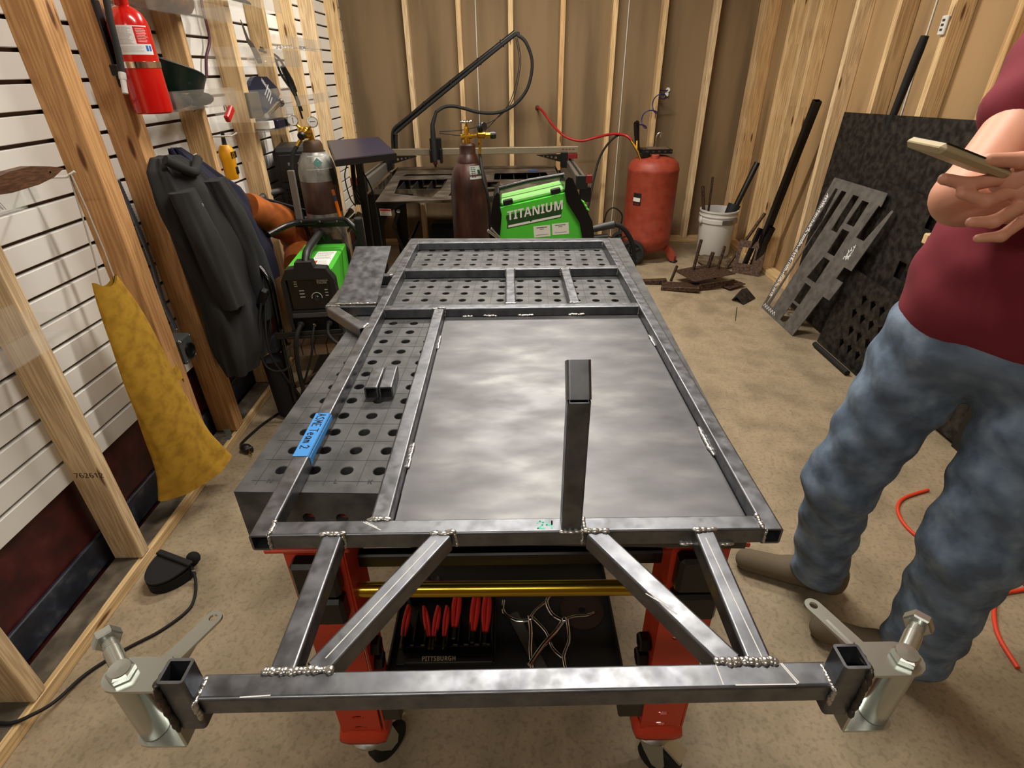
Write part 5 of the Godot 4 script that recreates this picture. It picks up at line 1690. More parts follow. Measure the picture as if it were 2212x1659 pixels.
	own("rear_bezel", Mb.new().plate(fp, [], 0.03, Transform3D(Basis(), Vector3(0, 0, -0.37))), bl, tw)
	var hd := Mb.new()
	hd.tube(bez([Vector3(0.0, 0.285, 0.0), Vector3(0.0, 0.318, -0.05), Vector3(0, 0.325, -0.20), Vector3(0, 0.322, -0.34), Vector3(0, 0.285, -0.38)], 5), 0.015, 10)
	own("carry_handle", hd, bl, tw)
	var pn := own("control_panel", Mb.new().box(Vector3(0, 0.166, 0.004), Vector3(0.168, 0.132, 0.006), 0.001), mat("panel_gloss", Color(0.03, 0.033, 0.03), 0.15), tw)
	own("display", Mb.new().box(Vector3(-0.01, 0.212, 0.0075), Vector3(0.05, 0.022, 0.002), 0.0005), mat("display_dark", Color(0.06, 0.065, 0.06), 0.2), pn)
	var lw := mat("panel_print", Color(0.72, 0.76, 0.72), 0.6)
	words("TITANIUM", 0.0065, 0.0004, Transform3D(Basis(), Vector3(0.030, 0.216, 0.0072)), lw, pn)
	words("TIG200", 0.0085, 0.0004, Transform3D(Basis(), Vector3(0.030, 0.205, 0.0072)), lw, pn)
	var pm := Mb.new()
	for i in 3:
		pm.box(Vector3(-0.052, 0.220 - 0.009 * i, 0.0074), Vector3(0.012, 0.003, 0.0006))
		pm.box(Vector3(-0.034, 0.182 - 0.013 * i, 0.0074), Vector3(0.019, 0.003, 0.0006))
		pm.box(Vector3(0.062, 0.183 - 0.012 * i, 0.0074), Vector3(0.012, 0.003, 0.0006))
	own("print", pm, lw, pn)
	own("dial", Mb.new().lathe([Vector2(0, 0), Vector2(0.0145, 0), Vector2(0.014, 0.012), Vector2(0.011, 0.015), Vector2(0, 0.015)], 22, Transform3D(Basis(Vector3.RIGHT, PI / 2), Vector3(0.021, 0.150, 0.007))), mat("dial_black", Color(0.09, 0.12, 0.09), 0.3), pn)
	var da := []
	for i in 11:
		var an := PI * (1.05 - 1.1 * i / 10.0)
		da.append(Vector3(0.021 + 0.020 * cos(an), 0.152 + 0.020 * sin(an), 0.0075))
	own("dial_scale", Mb.new().tube(da, 0.0016, 6), lw, pn)
	own("brand_bar", Mb.new().box(Vector3(0, 0.0835, 0.022), Vector3(0.168, 0.018, 0.004), 0.001), mat("bar_grey", Color(0.24, 0.24, 0.25), 0.35), tw)
	words("TITANIUM", 0.0135, 0.0006, Transform3D(Basis(Vector3(1, 0, 0), Vector3(0.15, 1, 0), Vector3(0, 0, 1)), Vector3(-0.038, 0.0775, 0.0243)), mats["white_plastic"], tw)
	own("socket_panel", Mb.new().box(Vector3(0, 0.038, 0.0), Vector3(0.176, 0.064, 0.006)), mats["soft_black"], tw)
	for s in [[-0.062, "plug", 0.015], [-0.006, "gas_fitting", 0.009], [0.052, "plug", 0.013]]:
		own(s[1], Mb.new().lathe([Vector2(0, 0), Vector2(s[2], 0), Vector2(s[2] * 0.95, 0.02), Vector2(s[2] * 0.7, 0.028), Vector2(0, 0.03)], 18, Transform3D(Basis(Vector3.RIGHT, PI / 2), Vector3(s[0], 0.042, 0.002))), mats["black_rubber"] if s[1] == "plug" else mats["chrome"], tw)
	words("-", 0.018, 0.0005, Transform3D(Basis(), Vector3(-0.036, 0.036, 0.0035)), mats["white_plastic"], tw, "polarity_mark")
	words("+", 0.014, 0.0005, Transform3D(Basis(), Vector3(0.020, 0.037, 0.0035)), mats["white_plastic"], tw, "polarity_mark")
	var st := print_image(128, 96, [[Rect2i(0, 0, 128, 96), Color(0.92, 0.92, 0.9)], [Rect2i(8, 8, 112, 50), null, Color(0.4, 0.4, 0.4), 3], [Rect2i(6, 62, 34, 28), Color(0.85, 0.3, 0.15)], [Rect2i(48, 64, 70, 26), null, Color(0.5, 0.5, 0.5), 2]], 9)
	var sm := Mb.new()
	sm.quad_uv(Vector3(-0.005, 0.2632, -0.05), Vector3(0.075, 0.2632, -0.05), Vector3(0.075, 0.2632, -0.25), Vector3(-0.005, 0.2632, -0.25))
	own("warning_sticker", sm, print_mat("tig_sticker", st), tw)
	var sx := Basis(Vector3(0, 0, -1), Vector3(0, 1, 0), Vector3(1, 0, 0))
	words("TITANIUM", 0.032, 0.0008, Transform3D(sx, Vector3(0.0925, 0.165, -0.08)), mats["white_plastic"], tw)
	var vt := Mb.new()
	for i in 4:
		for j in 3:
			vt.ball(Vector3(0.092, 0.13 - 0.026 * i, -0.09 - 0.028 * j - 0.014 * (i % 2)), Vector3(0.005, 0.011, 0.010), 8, 5)
	own("side_vent", vt, grn, tw)
	# cables of the small welder
	var cb := [
		["black torch cable plugged into the left socket of the small green welder", [Vector3(-0.853, 0.483, -2.03), Vector3(-0.862, 0.45, -1.99), Vector3(-0.875, 0.37, -1.98), Vector3(-0.89, 0.25, -2.0), Vector3(-0.90, 0.12, -2.03), Vector3(-0.93, 0.02, -2.10)], 0.0095],
		["thin gas hose on the chromed fitting of the small green welder", [Vector3(-0.798, 0.482, -2.035), Vector3(-0.803, 0.44, -2.0), Vector3(-0.82, 0.36, -1.99), Vector3(-0.87, 0.25, -2.0), Vector3(-0.92, 0.15, -2.05), Vector3(-0.95, 0.03, -2.15)], 0.005],
		["ground cable curving off to the right of the small green welder", [Vector3(-0.742, 0.483, -2.04), Vector3(-0.735, 0.455, -2.0), Vector3(-0.70, 0.42, -1.985), Vector3(-0.655, 0.395, -1.985), Vector3(-0.60, 0.34, -2.0), Vector3(-0.56, 0.2, -2.05), Vector3(-0.56, 0.02, -2.1)], 0.007],
		["thin black lead hanging in a loop from the coat side of the cart", [Vector3(-0.99, 0.60, -2.05), Vector3(-1.005, 0.50, -2.0), Vector3(-1.02, 0.42, -1.98), Vector3(-1.01, 0.34, -1.97), Vector3(-0.975, 0.312, -1.96), Vector3(-0.93, 0.315, -1.96), Vector3(-0.905, 0.33, -1.975)], 0.0045],
		["second thin black lead hanging behind the looped lead", [Vector3(-0.978, 0.60, -2.06), Vector3(-0.985, 0.47, -2.0), Vector3(-0.98, 0.37, -1.98), Vector3(-0.95, 0.27, -1.99), Vector3(-0.92, 0.15, -2.02), Vector3(-0.93, 0.02, -2.06)], 0.0045],
	]
	for c in cb:
		single("cable", Mb.new().tube(bez(c[1], 6), c[2], 10), rub, c[0], "cable", Vector3(c[1][0].x, 0.0, c[1][0].z))
	single("electrode_clip", Mb.new().box(Vector3(-0.985, 0.60, -2.05), Vector3(0.03, 0.07, 0.03), 0.006, Basis(Vector3(0, 0, 1), -0.5)), blk, "black plastic clamp hung on the cart upright below the left grip", "clamp", Vector3(-0.985, 0.57, -2.05))
	single("rolled_hose", Mb.new().tube([Vector3(-1.03, 0.30, -2.10), Vector3(-1.02, 0.02, -2.11)], 0.052, 18, true, [0.05, 0.052]), mat("navy_black", Color(0.035, 0.035, 0.05), 0.9), "dark rolled cloth standing on the floor beside the cart", "roll", Vector3(-1.02, 0.0, -2.11))
	# silver gas cylinder with regulator
	var gc := Vector3(-0.90, 0, -2.72)
	var gy := thing("gas_cylinder", "silver gas cylinder with a dull brown band and two round gauges", "gas cylinder", Vector3(gc.x, 0.106, gc.z))
	var sil := textured("cylinder_silver", Color(1, 1, 1), noise_tex(90, 0.012, [Color(0.40, 0.39, 0.37), Color(0.60, 0.60, 0.58), Color(0.70, 0.70, 0.69)], [0.1, 0.45, 0.9], 512, 5), Vector3(3, 1.2, 3), 0.42, 0.45)
	var brn := textured("cylinder_brown", Color(1, 1, 1), noise_tex(91, 0.02, [Color(0.26, 0.18, 0.15), Color(0.34, 0.24, 0.20), Color(0.40, 0.30, 0.26)], [0.2, 0.6, 0.95], 256, 4), Vector3(3, 1.2, 3), 0.5)
	var xf := Transform3D(Basis(), gc)
	var cyl := part("cylinder", Mb.new().lathe([Vector2(0, 0.106), Vector2(0.075, 0.106), Vector2(0.085, 0.118), Vector2(0.086, 0.13), Vector2(0.086, 0.965), Vector2(0.083, 0.99), Vector2(0.074, 1.02), Vector2(0.060, 1.044), Vector2(0.053, 1.052), Vector2(0.052, 1.056)], 40, xf), sil, gy)
	own("brown_band", Mb.new().lathe([Vector2(0.086, 0.786), Vector2(0.0866, 0.787), Vector2(0.0866, 0.931), Vector2(0.086, 0.932)], 40, xf), brn, cyl)
	own("neck_collar", Mb.new().lathe([Vector2(0.0, 1.05), Vector2(0.046, 1.05), Vector2(0.044, 1.085), Vector2(0.036, 1.10), Vector2(0.03, 1.103), Vector2(0, 1.104)], 28, xf), mat("collar_brown", Color(0.30, 0.22, 0.16), 0.5, 0.3), cyl)
	var gl := print_image(256, 96, [[Rect2i(0, 0, 256, 96), Color(0.9, 0.92, 0.92)], [Rect2i(10, 8, 50, 30), null, Color(0.2, 0.25, 0.25), 5], [Rect2i(140, 10, 108, 78), null, Color(0.5, 0.58, 0.57), 2]], 12)
	own("cylinder_label", arc(gc, 0.0838, 0.986, 1.043, -0.25, 1.25, 16, 0.0615), print_mat("gas_label", gl), cyl)
	var dn := Vector3(sin(0.42), 0, cos(0.42))
	var dt := Vector3(cos(0.42), 0, -sin(0.42))
	var dc := gc + dn * 0.0742 + Vector3(0, 1.014, 0)
	var slope := (Vector3(0, 1, 0) - dn * 0.39).normalized()
	own("hazard_diamond", Mb.new().plate(PackedVector2Array([Vector2(0, -0.023), Vector2(0.021, 0), Vector2(0, 0.023), Vector2(-0.021, 0)]), [], 0.001, Transform3D(Basis(dt, slope, dt.cross(slope)), dc + dt.cross(slope) * 0.0018)), mat("diamond_green", Color(0.05, 0.36, 0.31), 0.4), cyl)
	var rg := part("regulator", Mb.new().ball(Vector3(-0.918, 1.138, -2.70), Vector3(0.030, 0.026, 0.026), 18, 12), mats["brass"], gy)
	own("knob", Mb.new().lathe([Vector2(0, 0), Vector2(0.017, 0), Vector2(0.018, 0.012), Vector2(0.014, 0.02), Vector2(0, 0.02)], 12, lookat(Vector3(-0.925, 1.128, -2.676), Vector3(-0.1, -0.2, 1), Vector3.RIGHT)), mats["black_plastic"], rg)
	own("stem", Mb.new().tube([Vector3(-0.90, 1.10, -2.72), Vector3(-0.905, 1.15, -2.715)], 0.014, 12).tube([Vector3(-0.92, 1.145, -2.70), Vector3(-0.958, 1.175, -2.695)], 0.006, 8).tube([Vector3(-0.91, 1.15, -2.70), Vector3(-0.87, 1.17, -2.69)], 0.006, 8).tube([Vector3(-0.93, 1.12, -2.69), Vector3(-0.96, 1.08, -2.67)], 0.008, 10), mats["brass"], rg)
	for q in [Vector3(-0.957, 1.186, -2.69), Vector3(-0.868, 1.180, -2.68)]:
		var g := part("gauge", Mb.new().lathe([Vector2(0, 0), Vector2(0.021, 0), Vector2(0.0225, 0.004), Vector2(0.0225, 0.016), Vector2(0.020, 0.018), Vector2(0.019, 0.0165)], 24, lookat(q, Vector3(0.25, 0.15, 1), Vector3.UP)), mats["chrome"], gy)
		own("dial_face", Mb.new().lathe([Vector2(0.0193, 0.0155), Vector2(0, 0.016)], 24, lookat(q, Vector3(0.25, 0.15, 1), Vector3.UP)), mats["white_plastic"], g)
		var nx := lookat(q, Vector3(0.25, 0.15, 1), Vector3.UP)
		own("needle", Mb.new().box(nx * Vector3(0.0, 0.0172, 0.002), Vector3(0.0018, 0.001, 0.022) if q.x < -0.9 else Vector3(0.022, 0.001, 0.0018), 0, nx.basis), mats["soft_black"], g)
	single("gas_hose", Mb.new().tube(bez([Vector3(-0.958, 1.082, -2.672), Vector3(-0.975, 1.05, -2.65), Vector3(-0.985, 0.99, -2.63), Vector3(-0.985, 0.90, -2.60), Vector3(-0.97, 0.80, -2.60), Vector3(-0.95, 0.60, -2.62)], 6), 0.009, 10), mats["black_rubber"], "black gas hose running down from the silver cylinder's regulator", "hose", Vector3(-0.95, 0.60, -2.62))
	var mk := thing("marker", "orange and blue marker pen standing between the silver cylinder and the cart", "marker", Vector3(-0.79, 0.766, -2.60))
	part("barrel", Mb.new().tube([Vector3(-0.790, 0.768, -2.60), Vector3(-0.8015, 0.855, -2.605)], 0.008, 10), mat("marker_orange", Color(0.90, 0.45, 0.05), 0.4), mk)
	part("band", Mb.new().tube([Vector3(-0.8015, 0.855, -2.605), Vector3(-0.804, 0.88, -2.606)], 0.0078, 10), mat("marker_blue", Color(0.2, 0.3, 0.45), 0.4), mk)
	part("cap", Mb.new().tube([Vector3(-0.804, 0.88, -2.606), Vector3(-0.8085, 0.905, -2.608)], 0.008, 10), mat("marker_peach", Color(0.80, 0.45, 0.28), 0.4), mk)
	var tl := thing("hand_tool", "black handled tool hooked on the right of the silver cylinder", "tool", Vector3(-0.80, 0.91, -2.64))
	part("handle", Mb.new().tube([Vector3(-0.808, 0.92, -2.66), Vector3(-0.81, 0.955, -2.66), Vector3(-0.815, 0.99, -2.66)], 0.012, 10, true, [0.008, 0.013, 0.01]), mats["black_plastic"], tl)
	# black welder behind, against the wall
	var bw := thing("wall_welder", "dark grey welder behind the silver cylinder against the left wall", "welder", Vector3(-1.10, 0.68, -3.02))
	var d := mat("welder_dark", Color(0.085, 0.09, 0.09), 0.5)
	part("case", Mb.new().box(Vector3(-1.10, 0.885, -3.06), Vector3(0.21, 0.33, 0.30), 0.018, Basis(Vector3.UP, 0.25)), d, bw)
	part("front_panel", Mb.new().box(Vector3(-1.063, 0.955, -2.915), Vector3(0.16, 0.13, 0.012), 0.004, Basis(Vector3.UP, 0.25)), mat("welder_panel", Color(0.13, 0.135, 0.13), 0.4), bw)
	var kn := Mb.new()
	for p in [[-0.03, 0.02], [0.02, 0.02], [-0.03, -0.03], [0.03, -0.03]]:
		kn.box(Vector3(-1.063 + p[0], 0.955 + p[1], -2.905), Vector3(0.02, 0.018, 0.012), 0.003, Basis(Vector3.UP, 0.25))
	part("switch", kn, mat("switch_grey", Color(0.45, 0.46, 0.44), 0.5), bw)
	var lv := Mb.new()
	for i in 6:
		lv.box(Vector3(-1.06, 0.86 - 0.02 * i, -2.912), Vector3(0.15, 0.007, 0.012), 0.002, Basis(Vector3.UP, 0.25))
	part("louvre", lv, mats["soft_black"], bw)
	part("stand_shelf", Mb.new().box(Vector3(-1.10, 0.705, -3.02), Vector3(0.28, 0.015, 0.34), 0.003), d, bw)
	for p in [[-1.22, -2.87], [-0.98, -2.87], [-1.22, -3.17], [-0.98, -3.17]]:
		part("leg", Mb.new().tube([Vector3(p[0], 0.70, p[1]), Vector3(p[0], 0.0, p[1])], 0.01, 8), blk, bw)
	part("thick_hose", Mb.new().tube(bez([Vector3(-1.16, 0.85, -2.90), Vector3(-1.20, 0.85, -2.80), Vector3(-1.21, 0.825, -2.70), Vector3(-1.17, 0.78, -2.66), Vector3(-1.08, 0.745, -2.70), Vector3(-1.0, 0.73, -2.80)], 6), 0.016, 12), mat("hose_grey", Color(0.22, 0.22, 0.20), 0.6), bw)
	single("blue_lead", Mb.new().tube(bez([Vector3(-1.245, 0.98, -2.40), Vector3(-1.20, 0.91, -2.52), Vector3(-1.12, 0.84, -2.68), Vector3(-1.03, 0.78, -2.78), Vector3(-0.95, 0.74, -2.86)], 6), 0.008, 10), mat("lead_navy", Color(0.05, 0.055, 0.10), 0.5), "dark blue lead running from behind the coats to the dark grey welder", "lead", Vector3(-1.1, 0.74, -2.7))


func plasma_things() -> void:
	var blk: Material = mats["black_paint"]
	var dk: Material = mats["steel_dark"]
	var pt := thing("plasma_table", "black cutting table with a gantry rail, torch and slatted bed at the back wall", "cutting table", Vector3(-0.25, 0, -4.1))
	# legs of folded black sheet
	for s in [[-0.93, 1.0, -3.72], [0.44, -1.0, -3.72], [-0.93, 1.0, -4.62], [0.44, -1.0, -4.62]]:
		var q := PackedVector2Array([Vector2(0.0, 0.0), Vector2(0.07, 0.0), Vector2(0.085, 0.46), Vector2(0.12, 0.55), Vector2(0.30, 0.64), Vector2(0.30, 0.67), Vector2(-0.02, 0.67)])
		if s[1] < 0:
			for i in q.size():
				q[i].x = -q[i].x
		var mb := Mb.new()
		mb.plate(q, [], 0.006, Transform3D(Basis(), Vector3(s[0], 0, s[2])))
		var bk := Basis(Vector3(0, 0, -1 if s[2] > -4 else 1), Vector3.UP, Vector3(1, 0, 0))
		mb.plate(PackedVector2Array([Vector2(0, 0), Vector2(0.07, 0), Vector2(0.09, 0.46), Vector2(0.2, 0.67), Vector2(0, 0.67)]), [], 0.006, Transform3D(bk, Vector3(s[0] + (0.006 if s[1] > 0 else 0.0), 0, s[2])))
		part("leg", mb, blk, pt)
	var lb := print_image(96, 56, [[Rect2i(0, 0, 96, 56), Color(0.88, 0.87, 0.84)], [Rect2i(3, 4, 90, 14), Color(0.75, 0.15, 0.13)], [Rect2i(8, 24, 80, 28), null, Color(0.65, 0.63, 0.6), 3]], 17)
	var lm := Mb.new()
	lm.quad_uv(Vector3(-0.862, 0.535, -3.7155), Vector3(-0.785, 0.532, -3.7155), Vector3(-0.785, 0.577, -3.7155), Vector3(-0.862, 0.580, -3.7155))
	part("warning_label", lm, print_mat("plasma_label", lb), pt)
	part("brace", Mb.new().tube([Vector3(-0.74, 0.56, -3.73), Vector3(-0.83, 0.40, -3.95), Vector3(-0.85, 0.05, -4.4)], 0.014, 6), blk, pt)
	part("brace", Mb.new().tube([Vector3(-0.86, 0.05, -3.75), Vector3(-0.70, 0.35, -4.3)], 0.012, 6), blk, pt)
	# pan walls
	var pm: Material = textured("pan_steel", Color(1, 1, 1), noise_tex(95, 0.02, [Color(0.24, 0.21, 0.17), Color(0.38, 0.34, 0.28), Color(0.46, 0.42, 0.35)], [0.2, 0.6, 0.9], 256, 4), Vector3(2, 2, 2), 0.5, 0.5)
	for w in [[Vector3(-0.255, 0.655, -3.73), Vector3(1.27, 0.09, 0.004)], [Vector3(-0.255, 0.655, -4.66), Vector3(1.27, 0.09, 0.004)], [Vector3(-0.892, 0.655, -4.195), Vector3(0.004, 0.09, 0.93)], [Vector3(0.382, 0.655, -4.195), Vector3(0.004, 0.09, 0.93)], [Vector3(-0.255, 0.612, -4.195), Vector3(1.27, 0.004, 0.93)]]:
		part("pan_wall", Mb.new().box(w[0], w[1]), pm, pt)
	for i in 13:
		var x := -0.84 + 0.098 * i
		part("slat", Mb.new().box(Vector3(x, 0.655, -4.195), Vector3(0.004, 0.075, 0.92), 0, Basis(Vector3.UP, 0.015 * sin(i * 2.3))), dk, pt)
	# side rails with aluminium faces
	for s: float in [-1.0, 1.0]:
		var x := -0.945 if s < 0 else 0.475
		var rl := part("side_rail", Mb.new().box(Vector3(x, 0.735, -4.18), Vector3(0.06, 0.075, 1.0), 0.004), mat("rail_alu", Color(0.60, 0.58, 0.55), 0.35, 0.7), pt)
		own("rail_groove", Mb.new().box(Vector3(x, 0.7735, -4.18), Vector3(0.016, 0.002, 0.98)), mats["soft_black"], rl)
		part("end_plate", Mb.new().box(Vector3(x, 0.74, -3.67), Vector3(0.075, 0.085, 0.02), 0.003), mat("plate_green_black", Color(0.06, 0.075, 0.065), 0.4), pt)
		part("motor_block", Mb.new().box(Vector3(x + s * 0.03, 0.66, -3.70), Vector3(0.07, 0.09, 0.06), 0.004), blk, pt)
		part("red_bracket", Mb.new().box(Vector3(x + s * 0.045, 0.762, -3.665), Vector3(0.04, 0.05, 0.03), 0.003), mat("bracket_red", Color(0.42, 0.07, 0.07), 0.4), pt)
		part("red_bracket", Mb.new().box(Vector3(x, 0.805, -4.42), Vector3(0.10, 0.035, 0.08), 0.003), mat("bracket_red", Color.WHITE), pt)
		part("carriage", Mb.new().box(Vector3(x - s * 0.05, 0.78, -4.40), Vector3(0.05, 0.11, 0.07), 0.004), blk, pt)
		var hol := []
		for i in 4:
			var h := PackedVector2Array()
			for k in 10:
				h.append(Vector2(0.045 + 0.03 * i + 0.0095 * (1 - 0.2 * i) * cos(TAU * k / 10), 0.0 + 0.0095 * (1 - 0.2 * i) * sin(TAU * k / 10) - 0.004 + 0.004 * i))
			hol.append(h)
		var tri := PackedVector2Array([Vector2(0, -0.035), Vector2(0.02, -0.032), Vector2(0.19, 0.014), Vector2(0.19, 0.018), Vector2(0, 0.02)])
		part("gusset", Mb.new().plate(tri, hol, 0.004, Transform3D(Basis(Vector3(-s, 0, 0), Vector3.UP, Vector3(0, 0, -s)), Vector3(x - s * 0.07, 0.80, -4.385))), blk, pt)
	part("gantry_beam", Mb.new().sq(Vector3(-0.985, 0.842, -4.42), Vector3(0.527, 0.848, -4.42), 0.05, Vector3.UP, 0.046, 0.003, 0.004), mat("beam_alu", Color(0.56, 0.52, 0.44), 0.4, 0.6), pt)
	var sl := Mb.new()
	for i in 4:
		sl.box(Vector3(0.415 + 0.026 * i, 0.852, -4.3945), Vector3(0.018, 0.005, 0.001))
	part("beam_slot", sl, mat("bracket_red", Color.WHITE), pt)
	# torch carriage
	var tc := part("torch_carriage", Mb.new().box(Vector3(-0.535, 0.868, -4.372), Vector3(0.085, 0.15, 0.04), 0.006).box(Vector3(-0.572, 0.82, -4.36), Vector3(0.02, 0.09, 0.05), 0.004).box(Vector3(-0.497, 0.82, -4.36), Vector3(0.02, 0.10, 0.05), 0.004), blk, pt)
	own("torch", Mb.new().tube([Vector3(-0.512, 1.117, -4.36), Vector3(-0.545, 1.03, -4.345), Vector3(-0.545, 0.98, -4.34), Vector3(-0.545, 0.80, -4.335), Vector3(-0.543, 0.775, -4.335), Vector3(-0.542, 0.742, -4.335)], 0.018, 12, true, [0.011, 0.016, 0.019, 0.02, 0.013, 0.006]), mats["black_rubber"], tc)
	own("nozzle", Mb.new().tube([Vector3(-0.543, 0.782, -4.335), Vector3(-0.543, 0.766, -4.335)], 0.017, 12), mat("copper_dark", Color(0.28, 0.14, 0.10), 0.4, 0.6), tc)
	# slanted cable arm and torch lead
	part("cable_arm", Mb.new().tube(bez([Vector3(-0.868, 0.86, -4.45), Vector3(-0.858, 0.96, -4.45), Vector3(-0.835, 1.005, -4.45), Vector3(-0.76, 1.055, -4.45), Vector3(-0.431, 1.278, -4.45), Vector3(0.063, 1.597, -4.45)], 6), 0.016, 10), blk, pt)
	part("torch_lead", Mb.new().tube(bez([Vector3(-0.842, 0.86, -4.44), Vector3(-0.83, 0.96, -4.43), Vector3(-0.81, 0.99, -4.43), Vector3(-0.42, 1.258, -4.42), Vector3(0.03, 1.56, -4.42), Vector3(0.085, 1.572, -4.41), Vector3(0.14, 1.525, -4.40), Vector3(0.179, 1.41, -4.40), Vector3(0.15, 1.265, -4.40), Vector3(0.066, 1.163, -4.40), Vector3(-0.054, 1.106, -4.40), Vector3(-0.199, 1.105, -4.40), Vector3(-0.32, 1.135, -4.40), Vector3(-0.40, 1.149, -4.40), Vector3(-0.46, 1.142, -4.39), Vector3(-0.512, 1.115, -4.36)], 6), 0.0115, 10), mats["black_rubber"], pt)
	for c in [[Vector3(0.075, 1.56, -4.41), Vector3(0.098, 1.41, -4.40), Vector3(0.045, 1.19, -4.40), Vector3(-0.05, 1.085, -4.40), Vector3(-0.16, 1.03, -4.38), Vector3(-0.32, 0.995, -4.37), Vector3(-0.50, 0.985, -4.36)], [Vector3(0.065, 1.56, -4.42), Vector3(0.088, 1.40, -4.41), Vector3(0.025, 1.18, -4.41), Vector3(-0.075, 1.07, -4.41), Vector3(-0.17, 0.99, -4.38), Vector3(-0.30, 0.955, -4.37), Vector3(-0.50, 0.975, -4.36)]]:
		part("thin_cable", Mb.new().tube(bez(c, 5), 0.0032, 6), mats["black_rubber"], pt)
	for f in [0.2, 0.45, 0.7, 0.9]:
		var p := Vector3(-0.76, 1.05, -4.44).lerp(Vector3(0.05, 1.585, -4.44), f)
		part("cable_tie", Mb.new().lathe([Vector2(0.024, -0.004), Vector2(0.026, -0.003), Vector2(0.026, 0.003), Vector2(0.024, 0.004)], 12, lookat(p, Vector3(0.81, 0.53, 0), Vector3(0, 0, 1))), blk, pt)
	# cut sheet lying on the bed
	var out := PackedVector2Array([Vector2(-0.788, 3.315), Vector2(-0.352, 3.354), Vector2(0.30, 3.60), Vector2(0.375, 3.9), Vector2(0.36, 4.64), Vector2(-0.875, 4.64)])
	var hs := [PackedVector2Array([Vector2(-0.72, 3.56), Vector2(-0.47, 3.42), Vector2(-0.435, 3.72), Vector2(-0.43, 4.08), Vector2(-0.77, 4.06)]), PackedVector2Array([Vector2(-0.37, 3.47), Vector2(-0.02, 3.62), Vector2(-0.03, 3.70), Vector2(-0.36, 3.68)]), PackedVector2Array([Vector2(-0.36, 3.74), Vector2(-0.06, 3.74), Vector2(-0.06, 3.95), Vector2(-0.36, 3.92)]), PackedVector2Array([Vector2(-0.10, 4.02), Vector2(0.30, 4.02), Vector2(0.285, 4.32), Vector2(-0.10, 4.30)]), PackedVector2Array([Vector2(-0.78, 4.22), Vector2(-0.30, 4.24), Vector2(-0.30, 4.30), Vector2(-0.76, 4.30)])]
	single("cut_sheet", Mb.new().plate(out, hs, 0.004, Transform3D(Basis(Vector3.RIGHT, -PI / 2), Vector3(0, 0.7045, 0))), textured("cut_steel", Color(1, 1, 1), noise_tex(97, 0.015, [Color(0.30, 0.27, 0.24), Color(0.42, 0.39, 0.36), Color(0.50, 0.47, 0.44)], [0.2, 0.6, 0.95], 256, 4), Vector3(1.5, 1.5, 1.5), 0.45, 0.6), "brown grey steel sheet with cut out openings lying on the cutting table", "steel sheet", Vector3(-0.2, 0.7005, -4.0))
	single("blue_tape_scrap", Mb.new().box(Vector3(0.19, 0.707, -4.38), Vector3(0.06, 0.003, 0.05), 0.001, Basis(Vector3.UP, 0.3)), mat("scrap_blue", Color(0.14, 0.28, 0.55), 0.6), "scrap of blue tape on the cut sheet", "tape", Vector3(0.19, 0.705, -4.38))
	# flat navy panel on a post in front of the table
	var mn := thing("screen_panel", "navy blue flat panel on a thin black post left of the cutting table", "panel", Vector3(-0.74, 0.0, -2.95))
	var c4 := [Vector3(-0.984, 1.05, -3.218), Vector3(-0.733, 1.05, -2.46), Vector3(-0.507, 1.05, -2.661), Vector3(-0.736, 1.05, -3.377)]
	var pp := PackedVector2Array()
	var pi2 := PackedVector2Array()
	var ctr := Vector3(-0.74, 1.05, -2.93)
	for p: Vector3 in c4:
		pp.append(Vector2(p.x, -p.z))
		var q := p.lerp(ctr, 0.035)
		pi2.append(Vector2(q.x, -q.z))
	part("frame", Mb.new().plate(pp, [], 0.026, Transform3D(Basis(Vector3.RIGHT, -PI / 2), Vector3(0, 1.05, 0))), mats["black_plastic"], mn)
	part("screen", Mb.new().plate(pi2, [], 0.002, Transform3D(Basis(Vector3.RIGHT, -PI / 2), Vector3(0, 1.0515, 0))), mat("screen_navy", Color(0.075, 0.085, 0.20), 0.35), mn)
	part("post", Mb.new().box(Vector3(-0.724, 0.53, -2.82), Vector3(0.034, 1.0, 0.034), 0.003), blk, mn)
	part("foot", Mb.new().box(Vector3(-0.724, 0.015, -2.82), Vector3(0.24, 0.03, 0.24), 0.006), blk, mn)
	part("tilt_arm", Mb.new().tube([Vector3(-0.765, 1.02, -2.86), Vector3(-0.775, 0.86, -2.86), Vector3(-0.735, 0.80, -2.83)], 0.012, 8), blk, mn)
	part("lead", Mb.new().tube(bez([Vector3(-0.79, 0.985, -2.86), Vector3(-0.815, 0.92, -2.86), Vector3(-0.805, 0.82, -2.86), Vector3(-0.78, 0.78, -2.85)], 5), 0.003, 6), mats["black_rubber"], mn)
	part("lead", Mb.new().tube(bez([Vector3(-0.71, 0.95, -2.81), Vector3(-0.675, 0.87, -2.80), Vector3(-0.665, 0.75, -2.80), Vector3(-0.66, 0.5, -2.82), Vector3(-0.62, 0.1, -2.84)], 5), 0.0035, 6), mats["black_rubber"], mn)
	single("spring_clamp", Mb.new().tube([Vector3(-0.79, 0.77, -2.80), Vector3(-0.86, 0.70, -2.82)], 0.012, 8, true, [0.015, 0.006]).tube([Vector3(-0.75, 0.75, -2.80), Vector3(-0.83, 0.66, -2.82)], 0.012, 8, true, [0.018, 0.008]), mat("clamp_olive", Color(0.40, 0.37, 0.28), 0.4, 0.5), "olive metal clamp on the post of the navy panel", "clamp", Vector3(-0.80, 0.66, -2.81))
	single("dark_case", Mb.new().box(Vector3(-0.50, 0.185, -4.22), Vector3(0.22, 0.37, 0.20), 0.03), mats["soft_black"], "black case on the floor under the cutting table behind the brown cylinder", "case", Vector3(-0.50, 0.0, -4.22))


